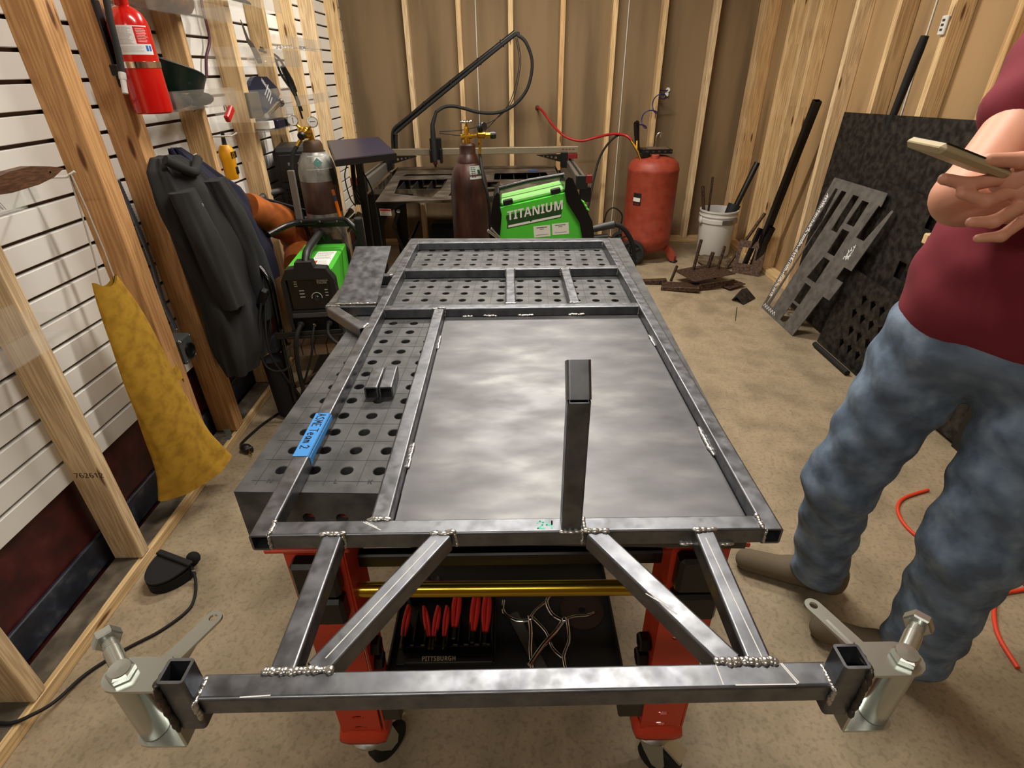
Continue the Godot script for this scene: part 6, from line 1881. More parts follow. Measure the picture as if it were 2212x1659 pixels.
func welder_things() -> void:
	var blk: Material = mats["black_plastic"]
	# brown cylinder
	var c := Vector3(-0.215, 0, -3.12)
	var bc := thing("gas_cylinder", "tall dark brown gas cylinder with a brass regulator in front of the cutting table", "gas cylinder", c)
	var bm := textured("cylinder_dark_brown", Color(1, 1, 1), noise_tex(98, 0.012, [Color(0.17, 0.095, 0.085), Color(0.26, 0.145, 0.125), Color(0.33, 0.20, 0.17)], [0.15, 0.55, 0.95], 512, 5), Vector3(2.5, 0.8, 2.5), 0.38)
	var xf := Transform3D(Basis(), c)
	var cyl := part("cylinder", Mb.new().lathe([Vector2(0, 0.0), Vector2(0.09, 0.0), Vector2(0.1, 0.01), Vector2(0.1015, 0.03), Vector2(0.1015, 0.81), Vector2(0.099, 0.85), Vector2(0.09, 0.89), Vector2(0.074, 0.93), Vector2(0.062, 0.945), Vector2(0.062, 0.952), Vector2(0.047, 0.985), Vector2(0.0435, 0.99), Vector2(0.0435, 1.03), Vector2(0.036, 1.04), Vector2(0, 1.04)], 40, xf), bm, bc)
	var tg := print_image(64, 64, [[Rect2i(0, 0, 64, 64), Color(0.85, 0.88, 0.87)], [Rect2i(6, 6, 30, 52), null, Color(0.2, 0.25, 0.24), 4], [Rect2i(42, 20, 16, 30), Color(0.1, 0.35, 0.3)]], 3)
	own("cylinder_label", arc(c, 0.095, 0.872, 0.935, 0.15, 0.95, 8, 0.0755), print_mat("brown_tag", tg), cyl)
	var br: Material = mats["brass"]
	var rg := part("valve", Mb.new().lathe([Vector2(0.018, 1.035), Vector2(0.02, 1.05), Vector2(0.015, 1.07), Vector2(0.015, 1.105), Vector2(0.011, 1.12), Vector2(0.007, 1.122), Vector2(0.007, 1.14)], 14, xf).tube([c + Vector3(-0.03, 1.07, 0.0), c + Vector3(0.03, 1.075, 0.005)], 0.014, 10), br, bc)
	var hw := Mb.new()
	for i in 10:
		var a := TAU * i / 10
		hw.ball(c + Vector3(0.024 * cos(a), 1.142, 0.024 * sin(a)), Vector3(0.009, 0.007, 0.009), 8, 5)
	hw.lathe([Vector2(0.0, 1.137), Vector2(0.024, 1.137), Vector2(0.026, 1.142), Vector2(0.024, 1.147), Vector2(0.0, 1.147)], 18, xf)
	own("hand_wheel", hw, mats["chrome"], rg)
	var rm := Mb.new()
	rm.tube([c + Vector3(0.025, 1.075, 0.005), c + Vector3(0.055, 1.078, 0.01)], 0.008, 10)
	rm.box(c + Vector3(0.08, 1.078, 0.012), Vector3(0.05, 0.03, 0.03), 0.007)
	rm.tube([c + Vector3(0.10, 1.078, 0.012), c + Vector3(0.125, 1.078, 0.012)], 0.014, 12)
	rm.tube([c + Vector3(0.07, 1.065, 0.012), c + Vector3(0.068, 1.02, 0.014), c + Vector3(0.066, 0.985, 0.02)], 0.007, 8)
	hexprism(rm, c + Vector3(0.0685, 1.045, 0.013), Vector3.DOWN, 0.011, 0.012)
	own("regulator", rm, br, rg)
	own("knob", Mb.new().lathe([Vector2(0, 0), Vector2(0.018, 0), Vector2(0.019, 0.02), Vector2(0.015, 0.03), Vector2(0, 0.031)], 14, Transform3D(Basis(Vector3(0, 0, 1), -PI / 2), c + Vector3(0.125, 1.078, 0.012))), blk, rg)
	for q in [[0.068, 1.112, 0.3], [0.088, 1.118, 1.1]]:
		own("gauge", Mb.new().lathe([Vector2(0, -0.009), Vector2(0.021, -0.009), Vector2(0.022, 0.006), Vector2(0.019, 0.01), Vector2(0, 0.0085)], 20, lookat(c + Vector3(q[0], q[1], 0.0), Vector3(0.9, 0.25, q[2] - 0.2), Vector3.UP)), blk, rg)
	single("gas_hose", Mb.new().tube(bez([c + Vector3(0.066, 0.985, 0.02), c + Vector3(0.072, 0.95, 0.05), c + Vector3(0.085, 0.87, 0.10), c + Vector3(0.105, 0.79, 0.12), c + Vector3(0.115, 0.65, 0.12), c + Vector3(0.12, 0.4, 0.14)], 6), 0.008, 10), mats["black_rubber"], "black hose hanging from the brown cylinder's brass regulator", "hose", c + Vector3(0.12, 0.4, 0.14))
	# green welder on its slanted stand
	var w := thing("mig_welder", "large bright green welder with white lettering and black bumpers behind the table", "welder", Vector3(0.16, 0.40, -2.83))
	var grn := mat("welder_green", Color.WHITE)
	var z0 := -2.72
	var side := PackedVector2Array([Vector2(-0.064, 0.42), Vector2(0.375, 0.42), Vector2(0.374, 0.62), Vector2(0.354, 0.72), Vector2(0.288, 0.815), Vector2(0.275, 0.855), Vector2(-0.040, 0.789), Vector2(-0.038, 0.765)])
	part("case", Mb.new().plate(side, [], 0.24, Transform3D(Basis(), Vector3(0, 0, z0))), grn, w)
	var top := Mb.new()
	var up := Vector2(0.315, 0.066).normalized()
	var b2 := Basis(Vector3(up.x, up.y, 0), Vector3(-up.y, up.x, 0), Vector3(0, 0, 1))
	top.box(Vector3(0.117, 0.834, -2.845), Vector3(0.318, 0.024, 0.20), 0.008, b2)
	part("lid", top, mat("welder_green_pale", Color(0.50, 0.74, 0.42), 0.45), w)
	for x: float in [-0.002, 0.228]:
		part("latch", Mb.new().box(Vector3(x, 0.818 + x * 0.21, -2.722), Vector3(0.048, 0.026, 0.02), 0.004, b2), blk, w)
	var bl: Material = mat("bumper_black", Color(0.045, 0.047, 0.05), 0.28)
	var lb := PackedVector2Array([Vector2(-0.100, 0.40), Vector2(-0.058, 0.40), Vector2(-0.050, 0.60), Vector2(-0.034, 0.76), Vector2(-0.042, 0.80), Vector2(-0.040, 0.855), Vector2(-0.052, 0.866), Vector2(-0.068, 0.850), Vector2(-0.084, 0.78), Vector2(-0.092, 0.65)])
	part("rear_bumper", Mb.new().plate(lb, [], 0.28, Transform3D(Basis(), Vector3(0, 0, -2.70))), bl, w)
	var rb := PackedVector2Array([Vector2(0.370, 0.40), Vector2(0.425, 0.40), Vector2(0.424, 0.66), Vector2(0.412, 0.725), Vector2(0.345, 0.84), Vector2(0.318, 0.90), Vector2(0.306, 0.926), Vector2(0.286, 0.932), Vector2(0.272, 0.918), Vector2(0.270, 0.872), Vector2(0.282, 0.818), Vector2(0.350, 0.718), Vector2(0.368, 0.64)])
	part("front_bumper", Mb.new().plate(rb, [], 0.28, Transform3D(Basis(), Vector3(0, 0, -2.70))), bl, w)
	part("top_bar", Mb.new().tube([Vector3(-0.045, 0.858, -2.84), Vector3(0.10, 0.893, -2.84), Vector3(0.28, 0.920, -2.84)], 0.012, 10), bl, w)
	# lettering with its dark outline
	var a := atan2(0.052, 0.272)
	var tb := Basis(Vector3(cos(a), sin(a), 0), Vector3(-sin(a) + 0.16, cos(a), 0), Vector3(0, 0, 1))
	var o := PackedVector2Array()
	for p in [[-0.006, -0.022], [0.268, -0.022], [0.268, -0.006], [0.278, 0.046], [0.132, 0.050], [-0.006, 0.044], [-0.008, 0.03], [-0.002, 0.006]]:
		o.append(Vector2(p[0], p[1]))
	part("letter_outline", Mb.new().plate(o, [], 0.0006, Transform3D(tb, Vector3(-0.004, 0.712, z0 + 0.0012))), mat("outline_dark", Color(0.10, 0.26, 0.09), 0.5), w)
	words("TITANIUM", 0.044, 0.001, Transform3D(tb * Basis.from_scale(Vector3(0.93, 1, 1)), Vector3(-0.006, 0.714, z0 + 0.0016)), mats["white_plastic"], w)
	part("letter_bar", Mb.new().plate(PackedVector2Array([Vector2(0.0, -0.018), Vector2(0.264, -0.018), Vector2(0.266, -0.007), Vector2(0.122, -0.007), Vector2(0.113, -0.013), Vector2(0.109, -0.007), Vector2(0.001, -0.007)]), [], 0.001, Transform3D(tb, Vector3(-0.003, 0.712, z0 + 0.0018))), mats["white_plastic"], w)
	for s in [[Vector2(0.166, 0.674), "Wire size .030\""], [Vector2(0.258, 0.685), "Shielding gas"]]:
		var sb := Basis(Vector3(0, 0, 1), 0.085)
		var st := part("sticker", Mb.new().box(Vector3(s[0].x, s[0].y, z0 + 0.0008), Vector3(0.083, 0.056, 0.001), 0, sb), mats["white_plastic"], w)
		var pm := Mb.new()
		for i in 3:
			pm.box(Vector3(s[0].x, s[0].y, z0 + 0.0015) + sb * Vector3(0, 0.019 - 0.008 * i - (0.02 if i == 2 else 0.0), 0), Vector3([0.052, 0.02, 0.06][i], [0.004, 0.003, 0.002][i], 0.0004), 0, sb)
		own("print", pm, mat("print_grey", Color(0.35, 0.35, 0.36), 0.6), st)
	var vm := Mb.new()
	for i in 3:
		vm.box(Vector3(0.372 + 0.012 * i, 0.80 - 0.018 * i, -2.80), Vector3(0.02, 0.004, 0.05), 0, Basis(Vector3(0, 0, 1), -0.5))
	part("front_vent", vm, grn, w)
	var stn := Mb.new()
	stn.box(Vector3(0.16, 0.39, -2.83), Vector3(0.56, 0.02, 0.34), 0.003)
	part("stand_shelf", stn, mats["black_paint"], w)
	for p in [[-0.10, -2.69], [0.42, -2.69], [-0.10, -2.97], [0.42, -2.97]]:
		part("stand_leg", Mb.new().box(Vector3(p[0], 0.19, p[1]), Vector3(0.025, 0.38, 0.025), 0.002), mats["black_paint"], w)
	var tg2 := thing("welding_torch", "grey welding torch handle with a ribbed cable sticking out of the large green welder", "torch", Vector3(0.5, 0.66, -2.80))
	part("torch_handle", Mb.new().tube([Vector3(0.427, 0.660, -2.80), Vector3(0.48, 0.672, -2.80), Vector3(0.54, 0.684, -2.80)], 0.018, 12, true, [0.017, 0.019, 0.021]), mat("torch_grey", Color(0.16, 0.165, 0.165), 0.5), tg2)
	var cp := bez([Vector3(0.54, 0.684, -2.80), Vector3(0.575, 0.672, -2.80), Vector3(0.61, 0.640, -2.80), Vector3(0.645, 0.58, -2.80), Vector3(0.662, 0.50, -2.80), Vector3(0.668, 0.36, -2.79), Vector3(0.66, 0.15, -2.78), Vector3(0.60, 0.02, -2.74)], 10)
	var cr := []
	for i in cp.size():
		cr.append(0.0135 if i < 34 and i % 2 == 0 else (0.0115 if i < 34 else 0.0105))
	part("ribbed_cable", Mb.new().tube(cp, 0.011, 12, true, cr), mats["black_rubber"], tg2)
	part("second_handle", Mb.new().tube([Vector3(0.43, 0.618, -2.79), Vector3(0.51, 0.625, -2.79)], 0.015, 10), mat("torch_grey", Color.WHITE), tg2)
	part("thin_lead", Mb.new().tube(bez([Vector3(0.51, 0.625, -2.79), Vector3(0.57, 0.612, -2.80), Vector3(0.61, 0.622, -2.80), Vector3(0.64, 0.60, -2.82), Vector3(0.64, 0.40, -2.84)], 5), 0.004, 6), mats["black_rubber"], tg2)
	var cl := thing("ground_clamp", "bright zinc clamp left of the large green welder", "clamp", Vector3(-0.075, 0.62, -2.68))
	part("jaw", Mb.new().box(Vector3(-0.075, 0.672, -2.68), Vector3(0.075, 0.012, 0.022), 0.003, Basis(Vector3(0, 0, 1), -0.65)), mats["zinc"], cl)
	part("jaw", Mb.new().box(Vector3(-0.066, 0.680, -2.68), Vector3(0.065, 0.008, 0.022), 0.002, Basis(Vector3(0, 0, 1), -0.85)), mats["zinc"], cl)
	part("lead", Mb.new().tube([Vector3(-0.055, 0.65, -2.68), Vector3(-0.05, 0.55, -2.67), Vector3(-0.05, 0.41, -2.68)], 0.007, 8), mats["black_rubber"], cl)
	single("foil_scrap", Mb.new().cloth([[Vector3(0.70, 0.33, -2.93), Vector3(0.73, 0.345, -2.92), Vector3(0.75, 0.32, -2.93)], [Vector3(0.70, 0.29, -2.90), Vector3(0.735, 0.30, -2.88), Vector3(0.765, 0.275, -2.91)], [Vector3(0.71, 0.25, -2.93), Vector3(0.75, 0.255, -2.90), Vector3(0.79, 0.235, -2.92)]], 0.004), mats["chrome"], "crumpled silver foil beside the ribbed torch cable", "foil", Vector3(0.74, 0.23, -2.92))


func compressor_things() -> void:
	var c := Vector3(1.12, 0, -4.42)
	var t := thing("air_compressor", "faded red upright air tank with wheels and a black handle in the back right corner", "air compressor", c)
	var red := textured("tank_red", Color(1, 1, 1), noise_tex(101, 0.010, [Color(0.53, 0.20, 0.13), Color(0.58, 0.22, 0.14), Color(0.60, 0.25, 0.17), Color(0.54, 0.25, 0.19)], [0.15, 0.45, 0.7, 0.95], 512, 5), Vector3(2, 2, 2), 0.55)
	var xf := Transform3D(Basis(), c)
	var r := 0.192
	var tank := part("tank", Mb.new().lathe([Vector2(0.0, 0.072), Vector2(0.09, 0.075), Vector2(0.15, 0.095), Vector2(0.185, 0.135), Vector2(r, 0.175), Vector2(r + 0.003, 0.19), Vector2(r, 0.20), Vector2(r, 0.69), Vector2(r + 0.003, 0.70), Vector2(r, 0.712), Vector2(0.182, 0.745), Vector2(0.15, 0.778), Vector2(0.09, 0.797), Vector2(0.0, 0.80)], 48, xf), red, t)
	own("filler_cap", Mb.new().lathe([Vector2(0.012, 0.79), Vector2(0.032, 0.79), Vector2(0.03, 0.815), Vector2(0.022, 0.822), Vector2(0.012, 0.82)], 20, Transform3D(Basis(), c + Vector3(-0.02, -0.004, 0.09))), red, tank)
	var dec := part("side_label", arc(c, r + 0.0015, 0.46, 0.55, -0.95, -0.60, 8), mat("decal_black", Color(0.12, 0.09, 0.08), 0.5), t)
	own("label_band", arc(c, r + 0.0022, 0.488, 0.516, -0.95, -0.64, 8), mats["white_plastic"], dec)
	own("label_foot", arc(c, r + 0.0022, 0.466, 0.474, -0.90, -0.68, 8), mat("decal_red", Color(0.5, 0.1, 0.08), 0.5), dec)
	var bl: Material = mats["black_paint"]
	part("handle", Mb.new().tube(bez([c + Vector3(-0.18, 1.02, 0.02), c + Vector3(-0.165, 0.93, 0.02), c + Vector3(-0.145, 0.84, 0.02), c + Vector3(-0.11, 0.805, 0.03), c + Vector3(-0.06, 0.80, 0.05)], 5), 0.011, 10).tube(bez([c + Vector3(-0.18, 1.02, 0.02), c + Vector3(-0.16, 1.03, 0.0), c + Vector3(-0.15, 1.0, -0.01), c + Vector3(-0.13, 0.85, -0.01), c + Vector3(-0.09, 0.80, 0.0)], 5), 0.011, 10), bl, t)
	part("motor_plate", Mb.new().box(c + Vector3(0.0, 0.833, 0.0), Vector3(0.22, 0.03, 0.15), 0.004).box(c + Vector3(-0.09, 0.815, 0.03), Vector3(0.06, 0.04, 0.10), 0.006), bl, t)
	var rv := Mb.new()
	for i in 5:
		rv.box(c + Vector3(-0.08 + 0.045 * i, 0.833, 0.076), Vector3(0.018, 0.012, 0.004), 0.001)
	part("plate_slot", rv, mats["weld_dark"], t)
	part("plate_dust", Mb.new().box(c + Vector3(0.01, 0.849, -0.005), Vector3(0.16, 0.008, 0.12), 0.003), mat("dust_tan", Color(0.36, 0.28, 0.22), 0.9), t)
	part("pressure_pipe", Mb.new().tube(bez([c + Vector3(0.0, 0.84, -0.02), c + Vector3(0.0, 0.93, -0.02), c + Vector3(0.03, 0.955, -0.02), c + Vector3(0.03, 0.92, -0.02)], 4), 0.006, 8), mats["chrome"], t)
	part("hose_fitting", Mb.new().tube([c + Vector3(-0.11, 0.75, 0.07), c + Vector3(-0.145, 0.83, 0.05), c + Vector3(-0.20, 0.91, 0.02)], 0.009, 8).tube([c + Vector3(-0.155, 0.85, 0.045), c + Vector3(-0.155, 0.905, 0.03)], 0.008, 8), mats["brass"], t)
	for s in [[-0.14, 0.0, 0.16, 0.5], [-0.17, 0.0, -0.12, 0.5]]:
		var wp := c + Vector3(s[0], 0.10, s[2])
		var wl := part("wheel", Mb.new().lathe([Vector2(0.012, -0.02), Vector2(0.05, -0.016), Vector2(0.078, -0.022), Vector2(0.098, -0.018), Vector2(0.1, 0), Vector2(0.098, 0.018), Vector2(0.078, 0.022), Vector2(0.07, 0.010), Vector2(0.03, 0.008), Vector2(0.025, 0.02), Vector2(0.012, 0.02)], 32, lookat(wp, Vector3(-0.35, 0, 1), Vector3.UP)), mat("wheel_grey", Color(0.13, 0.12, 0.11), 0.8), t)
		var sp := Mb.new()
		var lx := lookat(wp, Vector3(-0.35, 0, 1), Vector3.UP)
		for i in 5:
			var b := lx.basis * Basis(Vector3.UP, TAU * i / 5)
			sp.box(lx.origin + b * Vector3(0.045, 0.012, 0), Vector3(0.07, 0.012, 0.016), 0.003, b)
		own("spoke", sp, mat("wheel_grey", Color.WHITE), wl)
	var ft := PackedVector2Array([Vector2(0.0, 0.0), Vector2(0.03, 0.0), Vector2(0.03, 0.04), Vector2(-0.075, 0.155), Vector2(-0.11, 0.155), Vector2(-0.11, 0.12)])
	var fb := Basis(Vector3(0.75, 0, 0.66), Vector3.UP, Vector3(0.75, 0, 0.66).cross(Vector3.UP))
	part("foot", Mb.new().plate(ft, [], 0.045, Transform3D(fb, Vector3(1.31, 0.012, -4.30))), red, t)
	part("rubber_foot", Mb.new().box(Vector3(1.326, 0.008, -4.29) + fb.z * -0.022, Vector3(0.045, 0.016, 0.05), 0.003, fb), mats["black_rubber"], t)
	# hoses
	var hr := thing("air_hose", "red air hose running from a hole in the back wall to the red tank", "hose", Vector3(0.6, 0.88, -4.7))
	part("hose", Mb.new().tube(bez([Vector3(0.248, 1.10, -4.985), Vector3(0.285, 1.08, -4.88), Vector3(0.36, 0.99, -4.78), Vector3(0.45, 0.915, -4.68), Vector3(0.57, 0.885, -4.62), Vector3(0.70, 0.915, -4.58), Vector3(0.80, 0.943, -4.50), Vector3(0.88, 0.94, -4.42), Vector3(0.925, 0.91, -4.395)], 7), 0.0095, 10), mat("hose_red", Color(0.62, 0.10, 0.10), 0.4), hr)
	part("wall_collar", Mb.new().lathe([Vector2(0, 0), Vector2(0.018, 0), Vector2(0.014, 0.012), Vector2(0, 0.012)], 14, Transform3D(Basis(Vector3.RIGHT, PI / 2), Vector3(0.248, 1.10, -4.993))), mat("collar_rust", Color(0.36, 0.18, 0.14), 0.7), hr)
	single("rubber_hose", Mb.new().tube(bez([Vector3(0.93, 0.90, -4.40), Vector3(0.89, 0.935, -4.43), Vector3(0.835, 0.935, -4.48), Vector3(0.765, 0.87, -4.50), Vector3(0.71, 0.77, -4.50), Vector3(0.675, 0.65, -4.46), Vector3(0.645, 0.52, -4.40), Vector3(0.60, 0.3, -4.3), Vector3(0.56, 0.1, -4.2)], 7), 0.0085, 10), mats["black_rubber"], "black rubber hose curving down from the red tank behind the cutting table", "hose", Vector3(0.62, 0.1, -4.35))
	var path := []
	var ctr := bez([Vector3(0.965, 0.865, -4.40), Vector3(0.965, 0.93, -4.44), Vector3(1.02, 0.985, -4.56), Vector3(1.09, 1.04, -4.66), Vector3(1.16, 1.10, -4.76), Vector3(1.225, 1.17, -4.86), Vector3(1.245, 1.205, -4.94), Vector3(1.305, 1.215, -4.985)], 24)
	var ax := Vector3(0.55, 0.5, -0.6).normalized()
	var u := Vector3(-0.6, 0.75, 0.1).normalized()
	var w := ax.cross(u)
	for i in ctr.size():
		var f := float(i) / (ctr.size() - 1)
		var rr := 0.042 * smoothstep(0.14, 0.24, f) * (1.0 - smoothstep(0.82, 0.92, f))
		var an := TAU * 4.5 * f
		path.append(ctr[i] + (u * cos(an) + w * sin(an)) * rr)
	single("coiled_hose", Mb.new().tube(path, 0.0045, 8), mat("hose_blue", Color(0.10, 0.14, 0.36), 0.35), "thin blue coiled air hose between the red tank and the back wall", "hose", Vector3(1.1, 0.865, -4.7))
	single("wall_fitting", Mb.new().box(Vector3(1.30, 1.185, -4.985), Vector3(0.03, 0.03, 0.018), 0.004).lathe([Vector2(0, 0), Vector2(0.018, 0), Vector2(0.016, 0.01), Vector2(0, 0.01)], 14, Transform3D(Basis(Vector3.RIGHT, PI / 2), Vector3(1.308, 1.218, -4.993))), mats["white_plastic"], "small white fitting where the blue coiled hose enters the back wall", "fitting", Vector3(1.30, 1.17, -4.985))
	single("wire_loop", Mb.new().tube(bez([Vector3(0.80, 0.20, -4.62), Vector3(0.82, 0.33, -4.62), Vector3(0.88, 0.37, -4.62), Vector3(0.95, 0.31, -4.62), Vector3(0.94, 0.2, -4.62), Vector3(0.9, 0.02, -4.6)], 6), 0.006, 8), mats["black_rubber"], "black cable loop behind the left of the red tank", "cable", Vector3(0.9, 0.0, -4.62))
	# bucket with pieces of bar stock
	var b := Vector3(1.715, 0, -4.50)
	var bk := thing("bucket", "white plastic bucket with a strip of silver tape in the back right corner", "bucket", b)
	var bx := Transform3D(Basis(), b + Vector3(0, 0.012, 0))
	part("bucket_body", Mb.new().lathe([Vector2(0, 0.0), Vector2(0.124, 0.0), Vector2(0.13, 0.01), Vector2(0.140, 0.27), Vector2(0.150, 0.272), Vector2(0.150, 0.30), Vector2(0.143, 0.302), Vector2(0.143, 0.318), Vector2(0.151, 0.320), Vector2(0.151, 0.328), Vector2(0.144, 0.33), Vector2(0.145, 0.352), Vector2(0.152, 0.354), Vector2(0.152, 0.365), Vector2(0.140, 0.366), Vector2(0.122, 0.02), Vector2(0, 0.02)], 44, bx), mat("bucket_white", Color(0.82, 0.81, 0.79), 0.45), bk)
	part("silver_tape", arc(b + Vector3(0, 0.012, 0), 0.1515, 0.272, 0.306, -0.1, 1.25, 14), mat("tape_silver", Color(0.62, 0.62, 0.62), 0.3, 0.8), bk)
	part("handle_ear", Mb.new().ball(b + Vector3(-0.15, 0.30, 0.03), Vector3(0.014, 0.03, 0.025), 12, 8), mat("bucket_white", Color.WHITE), bk)
	for q in [[Vector3(1.64, 0.09, -4.50), Vector3(1.545, 0.56, -4.49), 0.013, "black bar in the white bucket leaning left"], [Vector3(1.645, 0.09, -4.52), Vector3(1.627, 0.62, -4.53), 0.009, "thin black bar standing upright in the white bucket"], [Vector3(1.72, 0.06, -4.46), Vector3(1.955, 0.725, -4.52), 0.022, "shiny steel pipe in the white bucket leaning right"], [Vector3(1.73, 0.06, -4.48), Vector3(1.79, 0.40, -4.505), 0.05, "dark wrapped bundle round the steel pipe in the white bucket"]]:
		var rm := Mb.new()
		if q[2] == 0.022:
			rm.tube([q[0], q[1]], q[2], 18)
		elif q[2] == 0.05:
			rm.tube([q[0] + Vector3(0.02, 0.03, 0), Vector3(1.785, 0.28, -4.475), Vector3(1.826, 0.415, -4.49)], 0.045, 9, true, [0.03, 0.046, 0.05])
		else:
			rm.tube([q[0], q[1]], q[2], 10)
		single("bar_stock", rm, mat("pipe_dark", Color(0.30, 0.30, 0.30), 0.22, 0.9) if q[2] == 0.022 else (mat("wrap_dark", Color(0.10, 0.11, 0.115), 0.7) if q[2] == 0.05 else mats["steel_rust"]), q[3], "bar", q[0], "bars in the white bucket")
	single("round_lid", Mb.new().lathe([Vector2(0, 0.008), Vector2(0.14, 0.006), Vector2(0.15, 0.0), Vector2(0.154, 0.001), Vector2(0.15, 0.010), Vector2(0.135, 0.011), Vector2(0, 0.012)], 36, Transform3D(Basis(Vector3(0, 0, 1), -0.03) * Basis(Vector3.RIGHT, 0.05), Vector3(1.68, 0.012, -4.27))), textured("lid_dirty", Color(1, 1, 1), noise_tex(104, 0.015, [Color(0.33, 0.27, 0.20), Color(0.48, 0.42, 0.33)], [0.3, 0.8], 256, 4), Vector3(3, 3, 3), 0.5, 0.2), "dirty round lid lying in front of the white bucket", "lid", Vector3(1.68, 0.0, -4.27))


# sheet lying in a leaning plane: outline in (z, distance up the slope)
func lean_sheet(called: String, label: String, cat: String, xb: float, xt: float, yt: float, outer: Array, holes: Array, m: Material, thick := 0.004) -> MeshInstance3D:
	var up := Vector3(xt - xb, yt, 0).normalized()
	var out := PackedVector2Array()
	for p in outer:
		out.append(Vector2(-p[0], p[1]))
	var hs := []
	for h in holes:
		var q := PackedVector2Array()
		for p in h:
			q.append(Vector2(-p[0], p[1]))
		hs.append(q)
	var xx := Vector3(0, 0, -1)
	# the front face looks away from the wall
	var xf := Transform3D(Basis(-xx, up, (-xx).cross(up)), Vector3(xb, 0, 0))
	for i in out.size():
		out[i].x = -out[i].x
	for h: PackedVector2Array in hs:
		for i in h.size():
			h[i].x = -h[i].x
	var hs2 := []
	for h: PackedVector2Array in hs:
		var q := PackedVector2Array()
		for p in h:
			q.append(Vector2(p.x, p.y))
		hs2.append(q)
	return single(called, Mb.new().plate(out, hs2, thick, xf), m, label, cat, Vector3(xb, 0, out[0].x))


